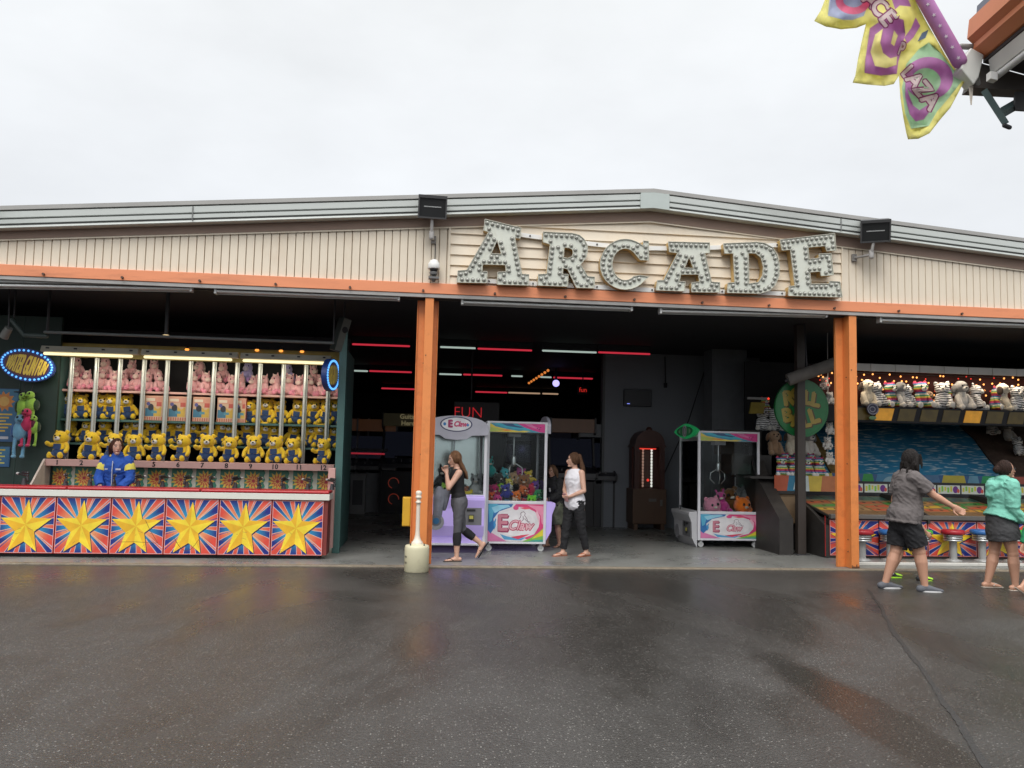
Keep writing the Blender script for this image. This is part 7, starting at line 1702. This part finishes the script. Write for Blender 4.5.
def flipflop(o, F_, k, ma, strap):
    h = F_.H; a, t = F_.an[k], F_.toe[k]; n_ = V((0, 1, 0)).cross(t); n_ = -n_ if n_.z < 0 else n_; b = MB(); b.tube([a-t*.045*h-n_*.041*h*1.0, a+t*.03*h-n_*.042*h, a+t*.12*h-n_*.042*h], [(.022*h, .005*h), (.020*h, .005*h), (.026*h, .005*h)], 14, side=(0, 1, 0)); q = part('sandal', b, ma, o)
    b = MB(); b.tube([a+t*.035*h+V((0, .026*h, -.028*h)), a+t*.062*h+V((0, .01*h, -.012*h)), a+t*.088*h+V((0, .004*h, -.022*h))], .004*h, 6); b.tube([a+t*.035*h+V((0, -.026*h, -.028*h)), a+t*.062*h+V((0, -.008*h, -.012*h)), a+t*.088*h+V((0, .002*h, -.022*h))], .004*h, 6); part('strap', b, strap, q)
def shoe(o, F_, k, ma, sole, name='shoe'):
    h = F_.H; a, t = F_.an[k], F_.toe[k]; b = MB(); Z_ = V((0, 0, 1))
    b.tube([a-t*.034*h-Z_*.022*h, a+t*.02*h-Z_*.018*h, a+t*.07*h-Z_*.027*h, a+t*.115*h-Z_*.033*h], [(.025*h, .026*h), (.026*h, .027*h), (.029*h, .018*h), (.022*h, .012*h)], 14, side=(0, 1, 0)); b.tube([a-Z_*.02*h, a-Z_*.001*h], [.027*h, .026*h], 14, round_ends=False); q = wear(o, name, b, ma, .006, 2)
    b = MB(); n = 20; pts = [(math.cos(2*PI*i/n), math.sin(2*PI*i/n)) for i in range(n)]; vs = []
    for zz in (-.048, -.033):
        for cx__, cy__ in pts: vs.append(a+t*(.042+.082*cx__)*h+V((0, cy__*.029*h*(1+.12*cx__), zz*h)))
    b.add(vs, [tuple(range(n)), tuple(range(n, 2*n))]+[(i, (i+1) % n, n+(i+1) % n, n+i) for i in range(n)]); part('sole', b, sole, q)
def heading(dx, dy=0): return math.atan2(dy, dx)
# --- 1: woman in grey tee and black shorts, walking right with her arm out
p = gnd(904, 590)
F1 = Fig(1.71, lean=5, g=1.20, legs={1: (-9, 10, 0), -1: (19, 12, 0)}, arms={-1: ((46, 8), (60, 4)), 1: ((-8, 10), (12, 2))}, headyaw=20, headpitch=8, stance=.02)
o, P = body(F1, SK, 'person', 'woman in grey tee and black shorts with dark bob, walking right with arm stretched out', V((p.x+.02, p.y, 0)), rad(-4), hands=((1, 20), (-1, 22)))
h = F1.H
b = MB(); torso(b, F1, .50, .83, 1.06, .020, .028)
for k in (1, -1): limb(b, F1.sh[k]+V((0, -k*.01*h, 0)), F1.el[k], [(0, .044), (1, .040)], h, 1.12, 0, .72, .006, flare=.012)
b.tube([F1.up(-.006, 0, .50), F1.up(-.006, 0, .485)], [(.140*h, .112*h)]*2, 24, side=(0, 1, 0), round_ends=False); wear(o, 'tee_shirt', b, cloth('grey_tee', (.115, .10, .098), .6), .009, 5)
b = MB(); torso(b, F1, .47, .56, 1.0, .012)
for k in (1, -1): limb(b, F1.hip[k]+V((0, 0, .02*h)), F1.kn[k], [(0, .060), (1, .056)], h, 1.16, 0, .84, .008)
wear(o, 'shorts', b, cloth('black_shorts', (.010, .010, .012)), .009, 4)
b = MB(); haircap(b, F1, P, 1, .010, .012, 1.14)
strands(b, P, h, lambda t: P(-.01-.035*math.sin(PI*t), -.055+.11*t, .015), 22, lambda t: P(.012-.075*math.sin(PI*t), -.068+.136*t, -.078-.01*math.sin(9*t)), .013, 3, .012)
strands(b, P, h, lambda t: P(.025, -.05+.10*t, .045), 8, lambda t: P(.035-.02*math.sin(PI*t), -.062+.124*t, -.03), .010, 6, .008); wear(o, 'hair', b, hairmat('black_hair', (.014, .011, .010)), .007, 3)
for k in (1, -1): shoe(o, F1, k, cloth('grey_sneaker', (.105, .11, .125)), mat('white_sole', (.62, .62, .62), .5))
# --- 2: the child walking behind her
p = gnd(914, 583)
F2 = Fig(1.22, lean=3, g=1.0, legs={1: (-12, 12, 0), -1: (18, 8, 0)}, arms={-1: ((14, 8), (40, 2)), 1: ((-10, 8), (10, 2))}, headyaw=0, stance=.02)
o, P = body(F2, SK, 'person', 'child in lime shirt and neon trainers walking hidden behind the woman in grey', V((p.x+.10, p.y+.30, 0)), rad(-3)); h = F2.H
b = MB(); torso(b, F2, .50, .83, 1.05, .008)
for k in (1, -1): limb(b, F2.sh[k], F2.el[k], [(0, .040), (1, .036)], h, 1, 0, .95, .006)
wear(o, 'shirt', b, cloth('lime_shirt', (.36, .58, .10)), .009, 4)
b = MB(); torso(b, F2, .47, .55, 1.02, .010)
for k in (1, -1): limb(b, F2.hip[k]+V((0, 0, .02*h)), F2.kn[k], [(0, .060), (1, .052)], h, 1.05, 0, .8, .006)
wear(o, 'shorts', b, cloth('dark_shorts', (.02, .025, .03)), .009, 4)
b = MB(); haircap(b, F2, P, 1, .012, .010, 1.05); wear(o, 'hair', b, hairmat('brown_hair', (.05, .028, .016)), .007, 3)
for k in (1, -1):
    shoe(o, F2, k, cloth('black_trainer', (.02, .022, .025)), mat('neon_sole', (.45, .85, .05), .5)); b = MB(); b.tube([F2.an[k]-V((0, 0, .01)), F2.an[k]+V((0, 0, .05*h))], .026*h, 12); part('sock', b, mat('white_sock', (.7, .7, .7), .9), o)
    b = MB(); a, t = F2.an[k], F2.toe[k]; b.tube([a+t*.055*h-V((0, 0, .012*h)), a+t*.11*h-V((0, 0, .024*h))], [(.026*h, .018*h), (.022*h, .013*h)], 12, side=(0, 1, 0)); part('toe_cap', b, mat('neon_fabric', (.45, .80, .06), .7), o)
# --- 3: woman in the mint hoodie
p = gnd(1003, 589)
F3 = Fig(1.60, lean=4, g=1.24, legs={1: (-6, 8, 0), -1: (12, 10, 0)}, arms={-1: ((-2, 6), (38, 2)), 1: ((6, 8), (40, 2))}, headyaw=-4, headpitch=-2, stance=.02)
o, P = body(F3, SK, 'person', 'woman in mint hoodie and grey skirt with dark bun and glasses at the right edge', V((p.x, p.y, 0)), rad(-4)); h = F3.H
b = MB(); torso(b, F3, .535, .83, 1.08, .026, .02)
for k in (1, -1): limb(b, F3.sh[k], F3.el[k], [(0, .046), (1, .040)], h, 1.15, 0, 1, .008); limb(b, F3.el[k], F3.wr[k], [(0, .036), (1, .028)], h, 1.1, 0, .9, .006)
b.tube([F3.up(-.050, .07, .80), F3.up(-.090, .0, .775), F3.up(-.050, -.07, .80)], [.028*h, .042*h, .028*h], 14); b.tube([F3.up(-.085, 0, .79), F3.up(-.105, 0, .725)], [.05*h, .03*h], 12); b.tube([F3.up(-.03, .06, .815), F3.up(.035, .045, .79), F3.up(.05, .0, .75)], .016*h, 10); b.tube([F3.up(-.03, -.06, .815), F3.up(.035, -.045, .79), F3.up(.05, .0, .75)], .016*h, 10)
wear(o, 'hoodie', b, cloth('mint_fleece', (.17, .46, .36), .8), .009, 4)
b = MB(); torso(b, F3, .80, .83, 1.1, .01); wear(o, 'grey_top', b, cloth('dark_grey_top', (.05, .05, .055)), .009, 2)
b = MB(); torso(b, F3, .50, .56, 1.0, .004); c0 = (F3.hip[1]+F3.hip[-1])/2; b.tube([c0+V((0, 0, .03)), c0-V((-.01, 0, .08)), c0-V((-.03, 0, .20))], [(.112*h*1.1, .090*h*1.1), (.125*h*1.1, .100*h*1.1), (.118*h*1.1, .105*h*1.1)], 24, side=(0, 1, 0), round_ends=False); wear(o, 'skirt', b, cloth('grey_skirt', (.055, .055, .058), .6), .009, 4)
b = MB(); haircap(b, F3, P, 1, .012, .010, 1.03); b.ell(P(-.070, 0, .0), (.030*h, .032*h, .032*h)); wear(o, 'hair', b, hairmat('dark_brown_hair', (.028, .014, .010)), .007, 3)
b = MB()
for s in (1, -1): b.tube([P(.055, s*.018+.013*math.cos(2*PI*i/10), .004+.011*math.sin(2*PI*i/10)) for i in range(11)], .0015*h, 6); b.tube([P(.052, s*.032, .006), P(.0, s*.049, .004)], .0015*h, 6)
part('glasses', b, M_DARK, o)
for k in (1, -1): flipflop(o, F3, k, mat('beige_sandal', (.45, .40, .34), .7), mat('beige_strap', (.5, .45, .4), .7))
# --- 4: person stepping into the frame at the right edge (mostly outside)
p = gnd(1012, 594)
F4 = Fig(1.20, lean=4, g=1.0, legs={1: (28, 6, -10), -1: (-30, 14, 34)}, arms={-1: ((-6, 6), (6, 2)), 1: ((-34, 6), (-16, 2))}, stance=.02)
bk = F4.an[-1]
o, P = body(F4, SK, 'person', 'child in green top cut by the right edge, trailing foot in a beige sandal', V((p.x-bk.x-.02, p.y-.12, 0)), rad(-2), hands=((1, 30), (-1, 50))); h = F4.H
b = MB(); torso(b, F4, .50, .83, 1.05, .01)
for k in (1, -1): limb(b, F4.sh[k], F4.el[k], [(0, .042), (1, .038)], h, 1, 0, 1, .007); limb(b, F4.el[k], F4.wr[k], [(0, .034), (1, .028)], h, 1, 0, .85, .006)
wear(o, 'top', b, cloth('green_top', (.015, .22, .09)), .009, 4)
b = MB(); torso(b, F4, .47, .55, 1.02, .01)
for k in (1, -1): limb(b, F4.hip[k]+V((0, 0, .02*h)), F4.kn[k], [(0, .060), (1, .052)], h, 1.05, 0, .7, .006)
wear(o, 'shorts', b, cloth('denim_shorts', (.05, .08, .15)), .009, 4)
b = MB(); haircap(b, F4, P, 1, .012, .010, 1.05); wear(o, 'hair', b, hairmat('brown_hair', (.05, .028, .016)), .007, 3)
for k in (1, -1): flipflop(o, F4, k, mat('beige_sandal', (0, 0, 0)), mat('beige_strap', (0, 0, 0)))
# --- 5: woman in the black vest walking left in front of the lilac machine
p = gnd(448, 560.5, SL)
F5 = Fig(1.53, lean=4, g=.98, legs={1: (4, 4, 0), -1: (-12, 42, 58)}, arms={1: ((34, 6), (172, -12)), -1: ((2, 8), (74, -16))}, headyaw=8, headpitch=16, stance=.015)
o, P = body(F5, SK2, 'person', 'woman in black vest and grey capri leggings, jacket over her arm, hand at her face', V((p.x+.13, p.y, SL)), rad(186), hands=((1, 55), (-1, 50))); h = F5.H
b = MB(); torso(b, F5, .56, .785, 1.03, .007)
for s in (1, -1): b.tube([F5.up(.025, s*.045, .78), F5.up(.0, s*.055, .825), F5.up(-.03, s*.045, .79)], .012*h, 8)
wear(o, 'vest', b, cloth('black_vest', (.008, .008, .010)), .008, 3)
M_LEG = mat('grey_marl_leggings', (.085, .085, .095), .8, var=.2, scale=40, stretch=(1, 1, .2)); b = MB(); torso(b, F5, .47, .58, 1.01, .006)
for k in (1, -1): limb(b, F5.hip[k]+V((0, 0, .02*h)), F5.kn[k], LEGR, h, F5.g, 0, 1.0, .006); limb(b, F5.kn[k], F5.an[k], SHR, h, F5.g, -.05, .12, .006)
wear(o, 'leggings', b, M_LEG, .008, 3)
for k in (1, -1):
    b = MB(); limb(b, F5.kn[k], F5.an[k], SHR, h, F5.g, .10, .56, .008); part('legging_cuff', b, cloth('black_cuff', (.01, .01, .012)), o)
    flipflop(o, F5, k, mat('black_flipflop', (.012, .012, .012), .6), mat('black_strap', (.012, .012, .012), .6))
b = MB(); haircap(b, F5, P, 1, .012, .010, 1.06); strands(b, P, h, lambda t: P(-.03, -.05+.10*t, .0), 14, lambda t: P(-.075+.02*abs(2*t-1), -.055+.11*t, -.165-.03*math.sin(PI*t)), .017, 5, .010)
wear(o, 'hair', b, hairmat('light_brown_hair', (.15, .075, .038)), .007, 2)
wq_ = F5.wr[-1]; jk = MB(); jk.tube([wq_+V((.02, .0, .06)), wq_+V((.03, .03, -.04)), wq_+V((.05, .05, -.22)), wq_+V((.07, .06, -.36))], [(.06, .09), (.08, .12), (.06, .10), (.05, .08)], 14); jk.tube([wq_+V((-.03, .06, .03)), wq_+V((.0, .10, -.12)), wq_+V((.02, .10, -.30))], [.045, .04, .03], 10); jk.tube([wq_+V((-.09, .05, .05)), wq_+V((-.06, .06, -.1)), wq_+V((-.05, .05, -.2))], [.05, .045, .03], 10)
jme = remesh(jk, .011, 4, cloth('grey_jersey', (.20, .21, .25), .9), 'jacket'); jo = meshobj('jacket', jme); jo.location = o.location; jo.rotation_euler = o.rotation_euler; tag(jo, 'grey jersey jacket hanging over the arm of the woman in the black vest', 'jacket')
q = MB(); c_ = wq_+V((.075, .125, -.36)); Rq = Matrix.Rotation(0, 4, 'Z'); q.tube([c_+V((0, -.02, 0)), c_+V((0, .025, 0))], .075, 20, round_ends=False); bo = q.build('bag_roll', mat('grey_roll', (.12, .13, .15), .6)); bo.location = o.location; bo.rotation_euler = o.rotation_euler; tag(bo, 'round grey rolled bag with blue end hanging below the jacket', 'bag')
q = MB(); q.tube([c_+V((0, .0255, 0)), c_+V((0, .030, 0))], .045, 20, round_ends=False); part('blue_end', q, mat('blue_disc', (.02, .12, .26), .5), bo)
# --- 6: girl in white top
p = gnd(574, 556, SL)
F6 = Fig(1.56, lean=1, g=1.0, legs={1: (-8, 8, 0), -1: (12, 4, 0)}, arms={1: ((2, 12), (58, -42)), -1: ((2, 12), (56, -46))}, headyaw=-38, headpitch=3, stance=.03)
o, P = body(F6, SK2, 'person', 'young woman in white top and black trousers with long ponytail, walking left past the machine', V((p.x, p.y, SL)), rad(214), hands=((1, 45), (-1, 45))); h = F6.H
b = MB(); torso(b, F6, .54, .785, 1.05, .010); c0 = F6.up(0, 0, .55); b.tube([c0, F6.up(0, 0, .515)], [(.112*h, .088*h), (.112*h, .090*h)], 22, side=(0, 1, 0))
for s in (1, -1): b.tube([F6.up(.028, s*.035, .78), F6.up(.0, s*.04, .835), F6.up(-.03, s*.035, .79)], .008*h, 8)
wear(o, 'top', b, cloth('white_top', (.72, .71, .75), .5), .008, 3)
b = MB(); torso(b, F6, .47, .55, 1.0, .006)
for k in (1, -1): limb(b, F6.hip[k]+V((0, 0, .02*h)), F6.kn[k], [(0, .058), (.5, .050), (1, .040)], h, 1, 0, 1, .006); limb(b, F6.kn[k], F6.an[k], [(0, .040), (.3, .039), (1, .028)], h, 1, 0, .90, .004)
wear(o, 'trousers', b, cloth('black_trousers', (.009, .009, .011)), .008, 3)
b = MB(); haircap(b, F6, P, 1, .010, .010, 1.02); b.ell(P(-.062, 0, .035), (.022*h, .020*h, .022*h)); strands(b, P, h, lambda t: P(-.065, -.012+.024*t, .035), 9, lambda t: P(-.105+.01*t, -.03+.06*t, -.20), .016, 8, .010); wear(o, 'hair', b, hairmat('brown_wavy_hair', (.085, .042, .022)), .007, 2)
for k in (1, -1): flipflop(o, F6, k, mat('tan_sandal', (.30, .09, .04), .6), mat('tan_strap', (.32, .09, .04), .6))
wq_ = F6.wr[-1]+F6.hd[-1]*.09; q = MB(); q.box(-.035, .035, -.006, .006, -.07, .07, Matrix.Translation(wq_+V((.02, 0, .02))) @ Matrix.Rotation(rad(90), 4, 'Z') @ Matrix.Rotation(rad(25), 4, 'X')); ph = q.build('phone', mat('pink_phone', (.50, .26, .26), .4), bev=.004); ph.location = o.location; ph.rotation_euler = o.rotation_euler; tag(ph, 'pinkish phone held by the young woman in the white top', 'phone')
b = MB(); b.box(-.02, .02, .0065, .0075, -.05, -.02, Matrix.Translation(wq_+V((.02, 0, .02))) @ Matrix.Rotation(rad(90), 4, 'Z') @ Matrix.Rotation(rad(25), 4, 'X')); part('camera_bump', b, M_DARK, ph)
# --- 7: child in black hoodie behind
p = gnd(553, 547, SL)
F7 = Fig(1.34, lean=3, g=1.0, legs={1: (-2, 6, 0), -1: (8, 6, 0)}, arms={1: ((16, 8), (70, -16)), -1: ((12, 8), (72, -18))}, headyaw=10, headpitch=14, stance=.02)
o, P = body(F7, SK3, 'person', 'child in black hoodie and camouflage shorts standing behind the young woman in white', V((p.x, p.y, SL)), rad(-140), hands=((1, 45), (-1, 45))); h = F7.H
b = MB(); torso(b, F7, .50, .83, 1.12, .018)
for k in (1, -1): limb(b, F7.sh[k], F7.el[k], [(0, .046), (1, .040)], h, 1, 0, 1, .008); limb(b, F7.el[k], F7.wr[k], [(0, .036), (1, .030)], h, 1, 0, .95, .006)
b.tube([F7.up(-.04, .06, .82), F7.up(-.08, 0, .80), F7.up(-.04, -.06, .82)], .035*h, 12); wear(o, 'hoodie', b, cloth('black_hoodie', (.014, .014, .016), .6), .009, 3)
q = MB(); q.tube([F7.up(.092, .02, .72), F7.up(.095, .025, .69)], .018, 8); part('chest_print', q, mat('white_print', (.45, .45, .45), .7), o)
b = MB(); torso(b, F7, .47, .55, 1.04, .012)
for k in (1, -1): limb(b, F7.hip[k]+V((0, 0, .02*h)), F7.kn[k], [(0, .064), (1, .058)], h, 1.08, 0, .98, .010)
wear(o, 'shorts', b, mat('camouflage', (.10, .11, .075), .85, var=.7, scale=14, dirt=(.03, .035, .025), dirtscale=16), .009, 3)
b = MB(); haircap(b, F7, P, 1, .012, .010, 1.06); strands(b, P, h, lambda t: P(-.03, -.05+.10*t, .0), 12, lambda t: P(-.055+.04*abs(2*t-1), -.06+.12*t, -.10), .018, 9, .010); wear(o, 'hair', b, hairmat('sandy_hair', (.10, .055, .03)), .007, 2)
for k in (1, -1): flipflop(o, F7, k, M_BLACK, M_BLACK)
# --- 8: attendant behind the counter
YA = YC+.95; p = at(117, 470, YA)
zt8 = at(117, 438, YA).z
F8 = Fig(1.60, lean=2, g=1.05, legs={1: (0, 0, 0), -1: (0, 0, 0)}, arms={1: ((10, 14), (52, -22)), -1: ((10, 14), (58, -26))}, headyaw=32, headpitch=4, stance=.03)
o, P = body(F8, SK2, 'person', 'game attendant in blue jacket with yellow shoulder bands behind the star panelled counter', V((p.x, YA, SL)), rad(-92), hands=((1, 35), (-1, 35))); h = F8.H
o.scale = (1, 1, (zt8-SL)/(h*1.01+F8.dz)) if False else (1, 1, 1)
o.location.z = zt8-1.012*h if zt8 < 1.02*h else SL+F8.dz
F8z = o.location.z
M_BLUJ = cloth('royal_blue_jacket', (.015, .075, .36), .8); b = MB(); torso(b, F8, .50, .83, 1.04, .014)
for k in (1, -1): limb(b, F8.sh[k], F8.el[k], [(0, .044), (1, .039)], h, 1.0, 0, 1, .006); limb(b, F8.el[k], F8.wr[k], [(0, .038), (1, .032)], h, 1.0, 0, .92, .006)
b.tube([F8.up(-.02, 0, .825), F8.up(-.01, 0, .855)], [(.055*h, .05*h), (.048*h, .044*h)], 18, side=(0, 1, 0)); wear(o, 'jacket', b, M_BLUJ, .009, 4)
for k in (1, -1):
    b = MB(); limb(b, F8.sh[k], F8.el[k], [(0, .046), (1, .042)], h, 1.0, .34, .56, .011); part('yellow_band', b, cloth('yellow_band', (.66, .58, .10)), o)
q = MB(); q.tube([F8.up(.098, 0, .80), F8.up(.108, 0, .72), F8.up(.105, 0, .56)], .004*h, 6); q.box(-.004, .004, -.035, .035, -.012, .012, Matrix.Translation(F8.up(.112, .055, .73))); q.box(-.004, .004, -.02, .02, -.008, .008, Matrix.Translation(F8.up(.110, -.05, .73))); part('zip_and_badge', q, mat('pale_badge', (.45, .48, .55), .6), o)
b = MB(); torso(b, F8, .47, .55, 1.02, .010)
for k in (1, -1): limb(b, F8.hip[k]+V((0, 0, .02*h)), F8.kn[k], LEGR, h, 1.05, 0, 1, .010); limb(b, F8.kn[k], F8.an[k], SHR, h, 1.05, 0, .95, .010)
wear(o, 'trousers', b, cloth('dark_trousers', (.02, .02, .025)), .010, 3)
b = MB(); haircap(b, F8, P, 1, .012, .010, 1.05); b.ell(P(-.07, 0, .01), (.028*h, .026*h, .028*h)); strands(b, P, h, lambda t: P(-.02, -.05+.10*t, .01), 8, lambda t: P(-.05, -.045+.09*t, -.06), .014, 4, .006); wear(o, 'hair', b, hairmat('auburn_hair', (.055, .020, .012)), .007, 2)
